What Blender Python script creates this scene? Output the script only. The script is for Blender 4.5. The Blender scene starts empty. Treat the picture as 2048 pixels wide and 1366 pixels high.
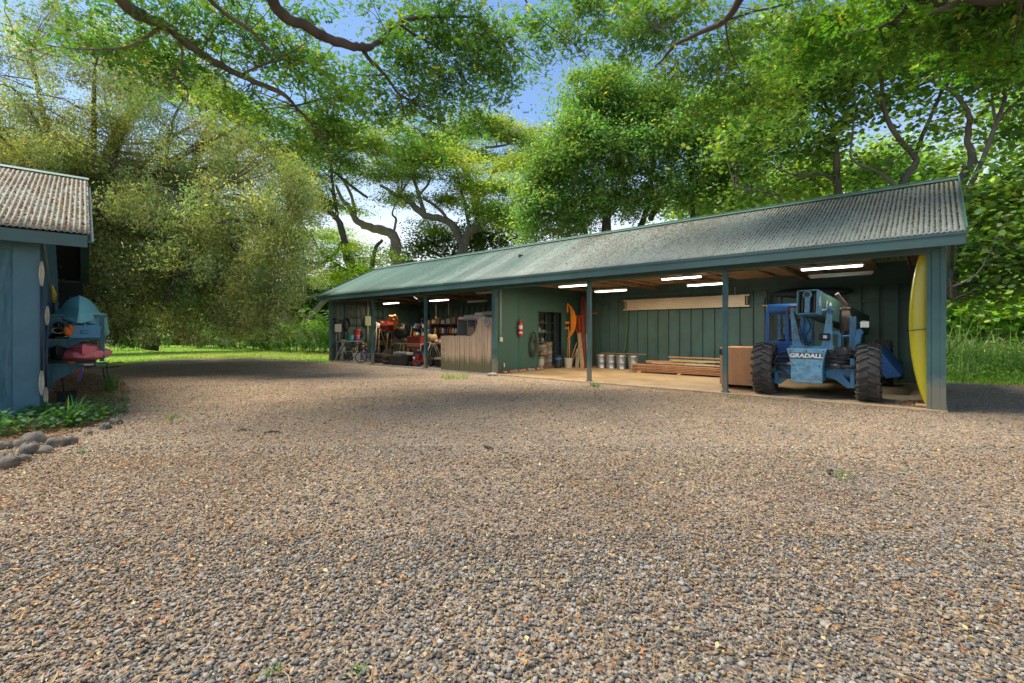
import bpy, math, random
import numpy as np
from mathutils import Vector, Matrix
R = math.radians
random.seed(7)
sc = bpy.context.scene
COL = sc.collection
F, HX, HY, CH = 950.0, 1024.0, 663.0, 1.45      # focal length and horizon of the photograph, eye height

def at(px, py, d):
    return Vector(((px-HX)/F*d, d, CH-(py-HY)/F*d))
def gd(px, py, z=0.0):
    d = (CH-z)*F/(py-HY)
    return Vector(((px-HX)/F*d, d, z))

# ------------------------------------------------------------------ objects
def tag(o, label=None, cat=None, group=None, kind=None):
    if label: o['label'] = label
    if cat: o['category'] = cat
    if group: o['group'] = group
    if kind: o['kind'] = kind
    return o
def thing(name, label, cat, loc=(0,0,0), rz=0.0, group=None, rot=None):
    o = bpy.data.objects.new(name, None); COL.objects.link(o)
    o.location = loc; o.rotation_euler = rot if rot else (0,0,rz)
    o.empty_display_size = .1
    return tag(o, label, cat, group)
def dup(root, loc=None, rz=None, label=None, scale=None):
    def cp(o, par):
        c = o.copy(); COL.objects.link(c); c.parent = par
        for ch in list(o.children): cp(ch, c)
        return c
    r = cp(root, None)
    if loc is not None: r.location = loc
    if rz is not None: r.rotation_euler = (root.rotation_euler[0], root.rotation_euler[1], rz)
    if label: r['label'] = label
    if scale is not None: r.scale = (scale,)*3 if not isinstance(scale, tuple) else scale
    return r

class MB:
    """collects boxes, bars, tubes, lathes and sheets into one mesh"""
    def __init__(s): s.v=[]; s.f=[]; s.sm=[]; s.mi=[]; s.m=0
    def add(s, vs, fs, smooth=False, M=None):
        b=len(s.v)
        if M is not None: vs=[M@Vector(v) for v in vs]
        s.v += [tuple(v) for v in vs]
        s.f += [tuple(i+b for i in f) for f in fs]
        s.sm += [smooth]*len(fs); s.mi += [s.m]*len(fs)
        return s
    def box(s, c, d, rot=(0,0,0), M=None):
        x,y,z=[q/2 for q in d]
        T=Matrix.Translation(c)@(Matrix.Rotation(rot[2],4,'Z')@Matrix.Rotation(rot[1],4,'Y')@Matrix.Rotation(rot[0],4,'X'))
        if M is not None: T=M@T
        vs=[(-x,-y,-z),(x,-y,-z),(x,y,-z),(-x,y,-z),(-x,-y,z),(x,-y,z),(x,y,z),(-x,y,z)]
        return s.add(vs,[(0,3,2,1),(4,5,6,7),(0,1,5,4),(1,2,6,5),(2,3,7,6),(3,0,4,7)],False,T)
    def bb(s, a, b): # box by two corners
        c=[(p+q)/2 for p,q in zip(a,b)]; d=[abs(p-q) for p,q in zip(a,b)]
        return s.box(c,d)
    def bar(s, p, q, w, h, up=(0,0,1)):
        p=Vector(p); q=Vector(q); z=(q-p); L=z.length
        if L<1e-6: return s
        z/=L; u=Vector(up)
        x=u.cross(z)
        if x.length<1e-4: x=Vector((1,0,0)).cross(z)
        x.normalize(); y=z.cross(x)
        T=Matrix((( x.x,y.x,z.x,(p.x+q.x)/2),(x.y,y.y,z.y,(p.y+q.y)/2),(x.z,y.z,z.z,(p.z+q.z)/2),(0,0,0,1)))
        return s.box((0,0,0),(w,h,L),M=T)
    def tube(s, pts, r, n=8, caps=True, closed=False):
        P=[Vector(p) for p in pts]; m=len(P)
        rr=r if isinstance(r,(list,tuple,np.ndarray)) else [r]*m
        vs=[]; prev=None
        for i in range(m):
            if closed: t=P[(i+1)%m]-P[i-1]
            else: t=P[min(i+1,m-1)]-P[max(i-1,0)]
            if t.length<1e-9: t=Vector((0,0,1))
            t.normalize()
            if prev is None:
                a=Vector((0,0,1)) if abs(t.z)<.9 else Vector((1,0,0))
                x=a.cross(t).normalized()
            else:
                x=prev-t*prev.dot(t)
                if x.length<1e-6: x=Vector((1,0,0)).cross(t)
                x.normalize()
            prev=x; y=t.cross(x)
            for k in range(n):
                a=2*math.pi*k/n
                vs.append(P[i]+(x*math.cos(a)+y*math.sin(a))*rr[i])
        fs=[]
        for i in range(m if closed else m-1):
            j=(i+1)%m
            for k in range(n):
                fs.append((i*n+k,i*n+(k+1)%n,j*n+(k+1)%n,j*n+k))
        if caps and not closed:
            fs.append(tuple(range(n))[::-1]); fs.append(tuple((m-1)*n+k for k in range(n)))
        return s.add(vs,fs,True)
    def cyl(s, p, q, r, r2=None, n=16): return s.tube([p,q],[r,r if r2 is None else r2],n)
    def lathe(s, prof, n=24, M=None, cap=True, smooth=True):
        vs=[];fs=[]
        for r,z in prof:
            for k in range(n):
                a=2*math.pi*k/n; vs.append((r*math.cos(a),r*math.sin(a),z))
        m=len(prof)
        for i in range(m-1):
            for k in range(n): fs.append((i*n+k,i*n+(k+1)%n,(i+1)*n+(k+1)%n,(i+1)*n+k))
        s.add(vs,fs,smooth,M)
        if cap:
            b=[]
            if prof[0][0]>1e-5: b.append(tuple(range(n))[::-1])
            if prof[-1][0]>1e-5: b.append(tuple((m-1)*n+k for k in range(n)))
            if b: s.add(vs,b,False,M)
        return s
    def prism(s, poly, z0, z1, M=None):
        n=len(poly)
        vs=[(x,y,z0) for x,y in poly]+[(x,y,z1) for x,y in poly]
        fs=[tuple(range(n))[::-1],tuple(range(n,2*n))]+[(i,(i+1)%n,n+(i+1)%n,n+i) for i in range(n)]
        return s.add(vs,fs,False,M)
    def grid(s, G, smooth=True, closed=False):
        a=len(G); b=len(G[0]); vs=[p for row in G for p in row]; fs=[]
        for i in range(a-1):
            for j in range(b if closed else b-1):
                k=(j+1)%b
                fs.append((i*b+j,i*b+k,(i+1)*b+k,(i+1)*b+j))
        return s.add(vs,fs,smooth)
    def ball(s, c, d, n=12, m=8, M=None, lump=0.0, seed=0):
        rd=random.Random(seed); vs=[];fs=[]
        for i in range(m+1):
            th=math.pi*i/m
            for k in range(n):
                a=2*math.pi*k/n
                l=1+lump*(math.sin(3*a+seed)*math.sin(2*th+seed*2)+.6*math.sin(5*a*0+4*th+seed*1.7+2*math.cos(a)))
                vs.append((c[0]+d[0]/2*math.sin(th)*math.cos(a)*l,c[1]+d[1]/2*math.sin(th)*math.sin(a)*l,c[2]+d[2]/2*math.cos(th)*l))
        for i in range(m):
            for k in range(n): fs.append((i*n+k,(i+1)*n+k,(i+1)*n+(k+1)%n,i*n+(k+1)%n))
        return s.add(vs,fs,True,M)
    def build(s, name, mat, parent=None, bevel=0.0, seg=2):
        me=bpy.data.meshes.new(name); me.from_pydata(s.v,[],s.f)
        mats=mat if isinstance(mat,(list,tuple)) else [mat]
        for m in mats: me.materials.append(m)
        me.polygons.foreach_set('use_smooth',s.sm); me.polygons.foreach_set('material_index',s.mi)
        me.update()
        o=bpy.data.objects.new(name,me); COL.objects.link(o)
        if parent is not None: o.parent=parent
        if bevel>0:
            b=o.modifiers.new('bevel','BEVEL'); b.width=bevel; b.segments=seg; b.limit_method='ANGLE'; b.angle_limit=R(40)
        return o

def smooth_path(pts, n=6):
    P=[Vector(p) for p in pts]; out=[]
    for i in range(len(P)-1):
        a=P[max(i-1,0)]; b=P[i]; c=P[i+1]; d=P[min(i+2,len(P)-1)]
        for k in range(n):
            t=k/n
            out.append(.5*((2*b)+(c-a)*t+(2*a-5*b+4*c-d)*t*t+(-a+3*b-3*c+d)*t**3))
    out.append(P[-1]); return out

def text_mesh(name, s, size, depth, mat, parent, M, bold=0.0, shear=0.0):
    cu=bpy.data.curves.new(name,'FONT'); cu.body=s; cu.size=size; cu.extrude=depth; cu.offset=bold; cu.shear=shear
    cu.align_x='CENTER'; cu.align_y='CENTER'
    t=bpy.data.objects.new(name+'_c',cu); COL.objects.link(t)
    me=bpy.data.meshes.new_from_object(t); bpy.data.objects.remove(t)
    me.materials.clear(); me.materials.append(mat)
    o=bpy.data.objects.new(name,me); COL.objects.link(o); o.parent=parent; o.matrix_local=M
    return o

# ------------------------------------------------------------------ materials
def nodes(name):
    m=bpy.data.materials.new(name); m.use_nodes=True; nt=m.node_tree; nt.nodes.clear()
    out=nt.nodes.new('ShaderNodeOutputMaterial')
    def N(t,**k):
        n=nt.nodes.new(t)
        for a,b in k.items():
            if a in n.inputs: n.inputs[a].default_value=b
            else: setattr(n,a,b)
        return n
    def L(a,b): nt.links.new(a,b)
    return m,nt,N,L,out
def rgb(c): return (c[0],c[1],c[2],1.0)
def mixc(N,L,fac,a,b,mode='MIX'):
    n=N('ShaderNodeMix',data_type='RGBA',blend_type=mode)
    def s(i,v):
        if hasattr(v,'is_linked') or hasattr(v,'node'): L(v,n.inputs[i])
        else: n.inputs[i].default_value=v
    if hasattr(fac,'node'): L(fac,n.inputs[0])
    else: n.inputs[0].default_value=fac
    s(6,a); s(7,b)
    return n.outputs[2]
def ramp(N,L,fac,stops):
    r=N('ShaderNodeValToRGB'); cr=r.color_ramp
    while len(cr.elements)>1: cr.elements.remove(cr.elements[-1])
    cr.elements[0].position=stops[0][0]; cr.elements[0].color=rgb(stops[0][1]) if isinstance(stops[0][1],tuple) else (stops[0][1],)*3+(1,)
    for p,c in stops[1:]:
        e=cr.elements.new(p); e.color=rgb(c) if isinstance(c,tuple) else (c,c,c,1)
    L(fac,r.inputs[0]); return r.outputs[0]
def pm(name, c, rough=.6, var=.25, scale=4.0, metal=0.0, dirt=None, damt=.45, dscale=2.5, bump=.15, bscale=60, stretch=(1,1,1), spec=.4, c2=None, emit=None, coord='Object'):
    """worn painted surface: base colour with broad variation, dirt patches and fine bump"""
    m,nt,N,L,out=nodes(name)
    tc=N('ShaderNodeTexCoord'); mp=N('ShaderNodeMapping'); mp.inputs['Scale'].default_value=stretch
    L(tc.outputs[coord],mp.inputs[0]); V=mp.outputs[0]
    n1=N('ShaderNodeTexNoise',Scale=scale,Detail=6.0,Roughness=.6); L(V,n1.inputs['Vector'])
    c2=c2 or tuple(max(0,q*(1-var)) for q in c); chi=tuple(min(1,q*(1+var*.6)) for q in c)
    f=ramp(N,L,n1.outputs[0],[(.25,c2),(.5,c),(.78,chi)])
    if dirt:
        n2=N('ShaderNodeTexNoise',Scale=dscale,Detail=8.0,Roughness=.72); L(V,n2.inputs['Vector'])
        k=ramp(N,L,n2.outputs[0],[(.45,0.0),(.72,damt)])
        f=mixc(N,L,k,f,rgb(dirt))
    b=N('ShaderNodeBsdfPrincipled'); L(f,b.inputs['Base Color'])
    b.inputs['Roughness'].default_value=rough; b.inputs['Metallic'].default_value=metal
    b.inputs['Specular IOR Level'].default_value=spec
    if emit: b.inputs['Emission Color'].default_value=rgb(c); b.inputs['Emission Strength'].default_value=emit
    n3=N('ShaderNodeTexNoise',Scale=bscale,Detail=4.0); L(V,n3.inputs['Vector'])
    bp=N('ShaderNodeBump',Strength=bump,Distance=.01); L(n3.outputs[0],bp.inputs['Height']); L(bp.outputs[0],b.inputs['Normal'])
    L(b.outputs[0],out.inputs[0]); return m
def leafmat(name, trans=.45, gloss=.12, rough=.45, tint=(1.25,1.25,.5)):
    m,nt,N,L,out=nodes(name)
    a=N('ShaderNodeVertexColor',layer_name='Col')
    d=N('ShaderNodeBsdfDiffuse'); L(a.outputs[0],d.inputs[0])
    t=N('ShaderNodeBsdfTranslucent')
    tc=mixc(N,L,1.0,a.outputs[0],rgb(tint),'MULTIPLY'); L(tc,t.inputs[0])
    x=N('ShaderNodeMixShader'); x.inputs[0].default_value=trans; L(d.outputs[0],x.inputs[1]); L(t.outputs[0],x.inputs[2])
    g=N('ShaderNodeBsdfGlossy',Roughness=rough); g.inputs[0].default_value=(.8,.85,.8,1)
    y=N('ShaderNodeMixShader'); y.inputs[0].default_value=gloss; L(x.outputs[0],y.inputs[1]); L(g.outputs[0],y.inputs[2])
    L(y.outputs[0],out.inputs[0]); return m
def vcolmat(name, rough=.8, spec=.3, trans=0.0):
    m,nt,N,L,out=nodes(name)
    a=N('ShaderNodeVertexColor',layer_name='Col')
    b=N('ShaderNodeBsdfPrincipled'); L(a.outputs[0],b.inputs['Base Color']); b.inputs['Roughness'].default_value=rough; b.inputs['Specular IOR Level'].default_value=spec
    L(b.outputs[0],out.inputs[0]); return m

# ------------------------------------------------------------------ many-leaf meshes (numpy)
def raw_mesh(name, V, nper, cols, mat, parent=None, smooth=False, faces=None):
    """V: (n, k, 3) polygons of k corners each, or with faces= template indices (k corners -> list of tris)"""
    n,k,_=V.shape
    me=bpy.data.meshes.new(name)
    me.vertices.add(n*k); me.vertices.foreach_set('co',V.reshape(-1).astype(np.float32))
    if faces is None:
        idx=np.arange(n*k,dtype=np.int32); nf=n; cnt=k
    else:
        fa=np.array(faces,dtype=np.int32); nf=n*len(fa); cnt=fa.shape[1]
        idx=(fa[None]+(np.arange(n,dtype=np.int32)*k)[:,None,None]).reshape(-1)
    me.loops.add(len(idx)); me.loops.foreach_set('vertex_index',idx)
    me.polygons.add(nf); me.polygons.foreach_set('loop_start',np.arange(nf,dtype=np.int32)*cnt)
    me.polygons.foreach_set('loop_total',np.full(nf,cnt,dtype=np.int32))
    if smooth: me.polygons.foreach_set('use_smooth',np.ones(nf,dtype=bool))
    me.materials.append(mat); me.update(calc_edges=True)
    ca=me.color_attributes.new('Col','FLOAT_COLOR','POINT')
    c=np.ones((n,k,4),dtype=np.float32); c[:,:,:3]=cols[:,None,:]
    ca.data.foreach_set('color',c.reshape(-1))
    o=bpy.data.objects.new(name,me); COL.objects.link(o)
    if parent is not None: o.parent=parent
    return o
LEAF={'diamond':[(-.5,0),(0,-.26),(.5,0),(0,.26)],
 'slim':[(-.5,0),(-.1,-.14),(.5,0),(-.1,.14)],
 'round':[(-.42,-.12),(-.2,-.42),(.22,-.4),(.5,0),(.22,.4),(-.2,.42),(-.42,.12)],
 'ivy':[(-.5,0),(-.38,-.42),(-.05,-.36),(.1,-.5),(.2,-.2),(.5,0),(.2,.2),(.1,.5),(-.05,.36),(-.38,.42)],
 'spray':[(-.5,0),(-.3,-.2),(-.15,-.03),(0,-.3),(.12,-.03),(.3,-.22),(.5,0),(.3,.22),(.12,.03),(0,.3),(-.15,.03),(-.3,.2)]}
def leaves(name, P, size, cols, mat, parent=None, shape='diamond', up=.6, droop=0.0, rg=None):
    rg=rg or np.random.default_rng(1); n=len(P)
    nrm=rg.normal(size=(n,3)); nrm/=np.linalg.norm(nrm,axis=1)[:,None]
    nrm[:,2]=np.abs(nrm[:,2]); nrm=nrm*(1-up)+np.array([0,0,up]); nrm/=np.linalg.norm(nrm,axis=1)[:,None]
    a=rg.normal(size=(n,3)); a[:,2]-=droop*1.5
    a-=nrm*(a*nrm).sum(1)[:,None]*(1-min(1,droop)*.7); a/=np.linalg.norm(a,axis=1)[:,None]
    b=np.cross(nrm,a); b/=np.linalg.norm(b,axis=1)[:,None]+1e-9
    T=np.array(LEAF[shape]); s=size[:,None,None]
    V=P[:,None,:]+s*(a[:,None,:]*T[None,:,0,None]+b[:,None,:]*T[None,:,1,None])
    return raw_mesh(name,V,len(T),cols,mat,parent)
def vary(rg, base, n, amt=.25, alt=None, altp=.1):
    c=np.array(base)[None]*np.ones((n,3)); c=c*(1+rg.normal(size=(n,1))*amt).clip(.35,1.9)
    c[:,0]*=1+rg.normal(size=n)*.12
    if alt is not None:
        k=rg.random(n)<altp; c[k]=np.array(alt)*(1+rg.normal(size=(k.sum(),1))*.2)
    return c.clip(0.004,.95)
SUN_E, SUN_ANGLE, SKY_E, EXPO = 2.3, 28.0, .08, 1.5
HAZE = (7.4,7.05,6.5,1)
TUBE_E, LAMP_W = 4.0, 20.0
# ------------------------------------------------------------------ camera, sky, sun
cam=bpy.data.objects.new('camera',bpy.data.cameras.new('camera')); COL.objects.link(cam)
cam.location=(0,0,CH); cam.rotation_euler=(R(90),0,0); cam.data.lens=36*F/2048; cam.data.sensor_width=36
cam.data.shift_y=(HY-683)/2048; cam.data.clip_end=2000; cam.data.clip_start=.05; sc.camera=cam
SUN_EL, SUN_AZ = 62.0, -78.0     # degrees above the horizon; azimuth measured from +Y towards +X
sx=math.sin(R(SUN_AZ))*math.cos(R(SUN_EL)); sy=math.cos(R(SUN_AZ))*math.cos(R(SUN_EL)); sz=math.sin(R(SUN_EL))
sun=bpy.data.objects.new('sun',bpy.data.lights.new('sun','SUN')); COL.objects.link(sun)
sun.data.energy=SUN_E; sun.data.angle=R(SUN_ANGLE); sun.data.color=(1,.92,.79)
sun.rotation_euler=Vector((-sx,-sy,-sz)).to_track_quat('-Z','Y').to_euler()
w=bpy.data.worlds.new('World'); sc.world=w; w.use_nodes=True
nt=w.node_tree; nt.nodes.clear()
o_=nt.nodes.new('ShaderNodeOutputWorld'); bg=nt.nodes.new('ShaderNodeBackground'); sk=nt.nodes.new('ShaderNodeTexSky')
sk.sky_type='NISHITA'; sk.sun_disc=False; sk.sun_elevation=R(SUN_EL); sk.sun_rotation=R(SUN_AZ); sk.altitude=0; sk.air_density=1.0; sk.dust_density=.3; sk.ozone_density=4.0
bg.inputs[1].default_value=SKY_E
# thin bright haze low in the sky, as the photograph shows between the far trees
tcw=nt.nodes.new('ShaderNodeTexCoord'); spw=nt.nodes.new('ShaderNodeSeparateXYZ'); nt.links.new(tcw.outputs['Generated'],spw.inputs[0])
mrw=nt.nodes.new('ShaderNodeMapRange'); mrw.interpolation_type='SMOOTHSTEP'; nt.links.new(spw.outputs[2],mrw.inputs[0])
mrw.inputs[1].default_value=.0; mrw.inputs[2].default_value=.40; mrw.inputs[3].default_value=.92; mrw.inputs[4].default_value=0.0
mxw=nt.nodes.new('ShaderNodeMix'); mxw.data_type='RGBA'; nt.links.new(mrw.outputs[0],mxw.inputs[0]); nt.links.new(sk.outputs[0],mxw.inputs[6]); mxw.inputs[7].default_value=HAZE
nt.links.new(mxw.outputs[2],bg.inputs[0]); nt.links.new(bg.outputs[0],o_.inputs[0])
sc.view_settings.view_transform='Standard'; sc.view_settings.look='None'; sc.view_settings.gamma=1; sc.view_settings.exposure=EXPO
sc.render.engine='CYCLES'; cy=sc.cycles; cy.use_denoising=True; cy.max_bounces=7; cy.diffuse_bounces=4; cy.glossy_bounces=2; cy.transmission_bounces=4; cy.transparent_max_bounces=4
cy.sample_clamp_indirect=6; cy.caustics_reflective=False; cy.caustics_refractive=False; cy.use_adaptive_sampling=True; cy.adaptive_threshold=.02
def bark(name,c,c2): return pm(name,c,.9,.45,2.2,dirt=c2,damt=.7,dscale=3,bump=.7,bscale=14,stretch=(1,1,.45))
M_bark=bark('grey_bark',(.155,.135,.105),(.05,.047,.038)); M_barkd=bark('dark_bark',(.085,.072,.055),(.035,.033,.026)); M_barkp=bark('pale_bark',(.26,.21,.165),(.11,.09,.07))
# ------------------------------------------------------------------ the ground
def ground_mat(name, kind):
    m,nt,N,L,out=nodes(name)
    tc=N('ShaderNodeTexCoord'); V=tc.outputs['Object']
    wob=N('ShaderNodeTexNoise',Scale=.35,Detail=5.0,Roughness=.65); L(V,wob.inputs['Vector'])
    b=N('ShaderNodeBsdfPrincipled'); b.inputs['Roughness'].default_value=.9; b.inputs['Specular IOR Level'].default_value=.25
    if kind=='gravel':
        # stones: one flat tone per cell, dark grey, with the odd brown, tan and orange cell for fallen leaves
        v1=N('ShaderNodeTexVoronoi',Scale=62.0,Randomness=1.0); L(V,v1.inputs['Vector'])
        sep=N('ShaderNodeSeparateColor'); L(v1.outputs['Color'],sep.inputs[0])
        st=ramp(N,L,sep.outputs[0],[(0,(.09,.085,.078)),(.35,(.21,.19,.16)),(.6,(.31,.27,.215)),(.8,(.42,.345,.25)),(1,(.55,.46,.34))])
        v2=N('ShaderNodeTexVoronoi',Scale=48.0,Randomness=1.0); L(V,v2.inputs['Vector'])
        s2=N('ShaderNodeSeparateColor'); L(v2.outputs['Color'],s2.inputs[0])
        lf=ramp(N,L,s2.outputs[1],[(0,(.38,.31,.20)),(.5,(.42,.23,.09)),(.8,(.48,.39,.26)),(1,(.32,.14,.05))])
        add=N('ShaderNodeMath',operation='MULTIPLY_ADD'); L(wob.outputs[0],add.inputs[0]); add.inputs[1].default_value=.9; add.inputs[2].default_value=-.24
        gt=N('ShaderNodeMath',operation='LESS_THAN'); L(s2.outputs[0],gt.inputs[0]); L(add.outputs[0],gt.inputs[1])
        col=mixc(N,L,gt.outputs[0],st,lf)
        fine=N('ShaderNodeTexNoise',Scale=90.0,Detail=6.0,Roughness=.7); L(V,fine.inputs['Vector'])
        fr=ramp(N,L,fine.outputs[0],[(.3,.45),(.7,1.6)])
        col=mixc(N,L,.75,col,fr,'MULTIPLY')
        big=N('ShaderNodeTexNoise',Scale=.8,Detail=4.0); L(V,big.inputs['Vector'])
        br=ramp(N,L,big.outputs[0],[(.3,(.80,.78,.78)),(.7,(1.15,1.08,1.0))]); col=mixc(N,L,1.0,col,br,'MULTIPLY')
        ht=N('ShaderNodeMath',operation='ADD'); L(v1.outputs['Distance'],ht.inputs[0]); L(fine.outputs[0],ht.inputs[1])
        bp=N('ShaderNodeBump',Strength=.8,Distance=.015,invert=True); L(ht.outputs[0],bp.inputs['Height']); L(bp.outputs[0],b.inputs['Normal'])
    elif kind=='lawn':
        n1=N('ShaderNodeTexNoise',Scale=.5,Detail=8.0,Roughness=.7); L(V,n1.inputs['Vector'])
        col=ramp(N,L,n1.outputs[0],[(.3,(.16,.28,.03)),(.5,(.24,.40,.05)),(.72,(.38,.44,.10))])
        n2=N('ShaderNodeTexNoise',Scale=22.0,Detail=4.0); L(V,n2.inputs['Vector'])
        col=mixc(N,L,.6,col,ramp(N,L,n2.outputs[0],[(.3,.6),(.7,1.4)]),'MULTIPLY')
        bp=N('ShaderNodeBump',Strength=.6,Distance=.04); L(n2.outputs[0],bp.inputs['Height']); L(bp.outputs[0],b.inputs['Normal'])
    else:
        n1=N('ShaderNodeTexNoise',Scale=3.0,Detail=8.0,Roughness=.7); L(V,n1.inputs['Vector'])
        col=ramp(N,L,n1.outputs[0],[(.3,(.10,.06,.035)),(.5,(.20,.115,.06)),(.72,(.30,.18,.10))])
        bp=N('ShaderNodeBump',Strength=.5,Distance=.03); L(n1.outputs[0],bp.inputs['Height']); L(bp.outputs[0],b.inputs['Normal'])
    L(col,b.inputs['Base Color']); L(b.outputs[0],out.inputs[0]); return m
def gz(x,y): return 0.0
M_gravel=ground_mat('gravel','gravel'); M_lawn=ground_mat('lawn','lawn'); M_soil=ground_mat('soil','soil')
g=MB(); g.add([(-900,-300,-.03),(900,-300,-.03),(900,1200,-.03),(-900,1200,-.03)],[(0,1,2,3)]); tag(g.build('ground',M_soil),kind='structure')
# gravel yard, from behind the camera to the lawn edge and round the right end of the shed
edge=[gd(*p) for p in [(-900,720),(-300,735),(215,733),(300,722),(420,716),(520,717),(600,721),(655,725)]]
yard=[(-40,-14,0),(45,-14,0),(45,13.2,0),(30,13.0,0),(13.9,12.9,0),(12,13.6,0),(9.5,16,0),(-8.0,26.6,0)]+[tuple(p) for p in reversed(edge)]
g=MB(); g.add(yard,[tuple(range(len(yard)))]); tag(g.build('gravel_drive',M_gravel),kind='structure')
def patch(pts,z,mat,name,parent=None):
    g=MB(); g.add([(p[0],p[1],z) for p in pts],[tuple(range(len(pts)))]); return g.build(name,mat)
lw=[gd(*p) for p in [(-600,745),(100,738),(215,734.5),(300,723.5),(420,717.5),(520,718.5),(600,722.5),(657,727)]]
lawn=[tuple(p) for p in lw]+[(-3,34,0),(-6,60,0),(-40,62,0),(-90,60,0),(-60,20,0)]
tag(patch(lawn,-.015,M_lawn,'lawn'),kind='structure')
tag(patch([(13.2,12.7),(60,12.7),(60,40),(9,40),(9,15)],-.016,M_lawn,'grass_verge'),kind='structure')
# ------------------------------------------------------------------ the long open shed
# local frame: x runs along the shed towards its right end (x=-s), y goes in from the open front, z up
P0=Vector((7.74,8.61,0)); UX=Vector((.749,-.6625,0)).normalized(); VY=Vector((.6625,.749,0)).normalized()
TH=math.atan2(UX.y,UX.x)
def S(s,t,z=0.0): return P0-UX*s+VY*t+Vector((0,0,z))
BAY=3.70; LEN=BAY*6; DEP=5.4
M_teal=pm('teal_paint',(.055,.125,.120),.55,.22,1.3,dirt=(.07,.085,.065),damt=.5,bump=.12,bscale=35)
M_tealin=pm('teal_wall_paint',(.055,.115,.105),.6,.25,1.2,dirt=(.05,.06,.045),damt=.5,bump=.15,bscale=30)
M_green=pm('green_plywood',(.045,.115,.095),.55,.18,.9,dirt=(.07,.09,.06),damt=.4,bump=.1,bscale=30,stretch=(1,1,.5))
M_rafter=pm('rafter_wood',(.34,.20,.10),.75,.4,3,dirt=(.08,.05,.03),damt=.6,bump=.3,bscale=30,stretch=(1,1,1))
M_slab=pm('concrete_slab',(.46,.33,.19),.7,.25,.8,dirt=(.16,.10,.06),damt=.7,dscale=1.1,bump=.2,bscale=25)
M_slab2=pm('old_concrete',(.26,.25,.22),.8,.3,2,dirt=(.10,.10,.06),damt=.6,bump=.3,bscale=25)
def slat_mat():
    m,nt,N,L,out=nodes('weathered_slats'); tc=N('ShaderNodeTexCoord'); mp=N('ShaderNodeMapping'); mp.inputs['Scale'].default_value=(16,1,.7); L(tc.outputs['Object'],mp.inputs[0])
    n=N('ShaderNodeTexNoise',Scale=1.0,Detail=6.0,Roughness=.7); L(mp.outputs[0],n.inputs['Vector'])
    c=ramp(N,L,n.outputs[0],[(.3,(.17,.11,.07)),(.45,(.42,.29,.185)),(.6,(.56,.42,.28)),(.75,(.48,.25,.10))])
    s=N('ShaderNodeSeparateXYZ'); L(tc.outputs['Object'],s.inputs[0]); n2=N('ShaderNodeTexNoise',Scale=1.6,Detail=5.0); L(mp.outputs[0],n2.inputs['Vector'])
    a=N('ShaderNodeMath',operation='MULTIPLY_ADD'); L(n2.outputs[0],a.inputs[0]); a.inputs[1].default_value=-.65; L(s.outputs[2],a.inputs[2])
    k=ramp(N,L,a.outputs[0],[(0.0,.85),(.28,0.0)])   # green algae climbing from the wet ground
    c=mixc(N,L,k,c,rgb((.085,.095,.035)))
    b=N('ShaderNodeBsdfPrincipled'); b.inputs['Roughness'].default_value=.85; L(c,b.inputs['Base Color']); L(b.outputs[0],out.inputs[0]); return m
M_bamboo=slat_mat()
def roof_mat(name,c,c2,coord='Object'):
    m,nt,N,L,out=nodes(name); tc=N('ShaderNodeTexCoord'); V=tc.outputs['Object']
    mp=N('ShaderNodeMapping'); mp.inputs['Scale'].default_value=(1.2,.35,.35); L(V,mp.inputs[0])
    n=N('ShaderNodeTexNoise',Scale=1.0,Detail=8.0,Roughness=.65); L(mp.outputs[0],n.inputs['Vector'])
    sx_=N('ShaderNodeSeparateXYZ'); L(V,sx_.inputs[0])
    mr=N('ShaderNodeMapRange'); L(sx_.outputs[0],mr.inputs[0]); mr.inputs[1].default_value=-16; mr.inputs[2].default_value=-1
    ad=N('ShaderNodeMath',operation='ADD'); L(mr.outputs[0],ad.inputs[0]); L(n.outputs[0],ad.inputs[1])
    k=ramp(N,L,ad.outputs[0],[(.55,0.0),(1.35,1.0)])
    f=mixc(N,L,k,rgb(c),rgb(c2))
    n2=N('ShaderNodeTexNoise',Scale=9.0,Detail=6.0,Roughness=.7); L(V,n2.inputs['Vector'])
    f=mixc(N,L,.6,f,ramp(N,L,n2.outputs[0],[(.3,.65),(.7,1.3)]),'MULTIPLY')
    dv=N('ShaderNodeMath',operation='DIVIDE'); L(sx_.outputs[0],dv.inputs[0]); dv.inputs[1].default_value=.765
    fl=N('ShaderNodeMath',operation='FLOOR'); L(dv.outputs[0],fl.inputs[0]); wn=N('ShaderNodeTexWhiteNoise',noise_dimensions='1D'); L(fl.outputs[0],wn.inputs['W'])
    f=mixc(N,L,.55,f,ramp(N,L,wn.outputs[0],[(0,.72),(1,1.25)]),'MULTIPLY')   # each sheet has weathered its own way
    fc=N('ShaderNodeMath',operation='FRACT'); L(dv.outputs[0],fc.inputs[0]); ed=ramp(N,L,fc.outputs[0],[(0,.55),(.03,1.0),(.97,1.0),(1,.7)]); f=mixc(N,L,.7,f,ed,'MULTIPLY')
    b=N('ShaderNodeBsdfPrincipled'); L(f,b.inputs['Base Color']); b.inputs['Roughness'].default_value=.62; b.inputs['Specular IOR Level'].default_value=.25
    L(b.outputs[0],out.inputs[0]); return m
M_roof=roof_mat('corrugated_green',(.095,.185,.14),(.29,.325,.275))
M_roof2=pm('corrugated_pale',(.215,.245,.195),.65,.2,2,dirt=(.22,.10,.04),damt=.9,dscale=5,bump=.1,bscale=60)
M_ridge=pm('ridge_green',(.10,.19,.145),.5,.25,3)
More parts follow.
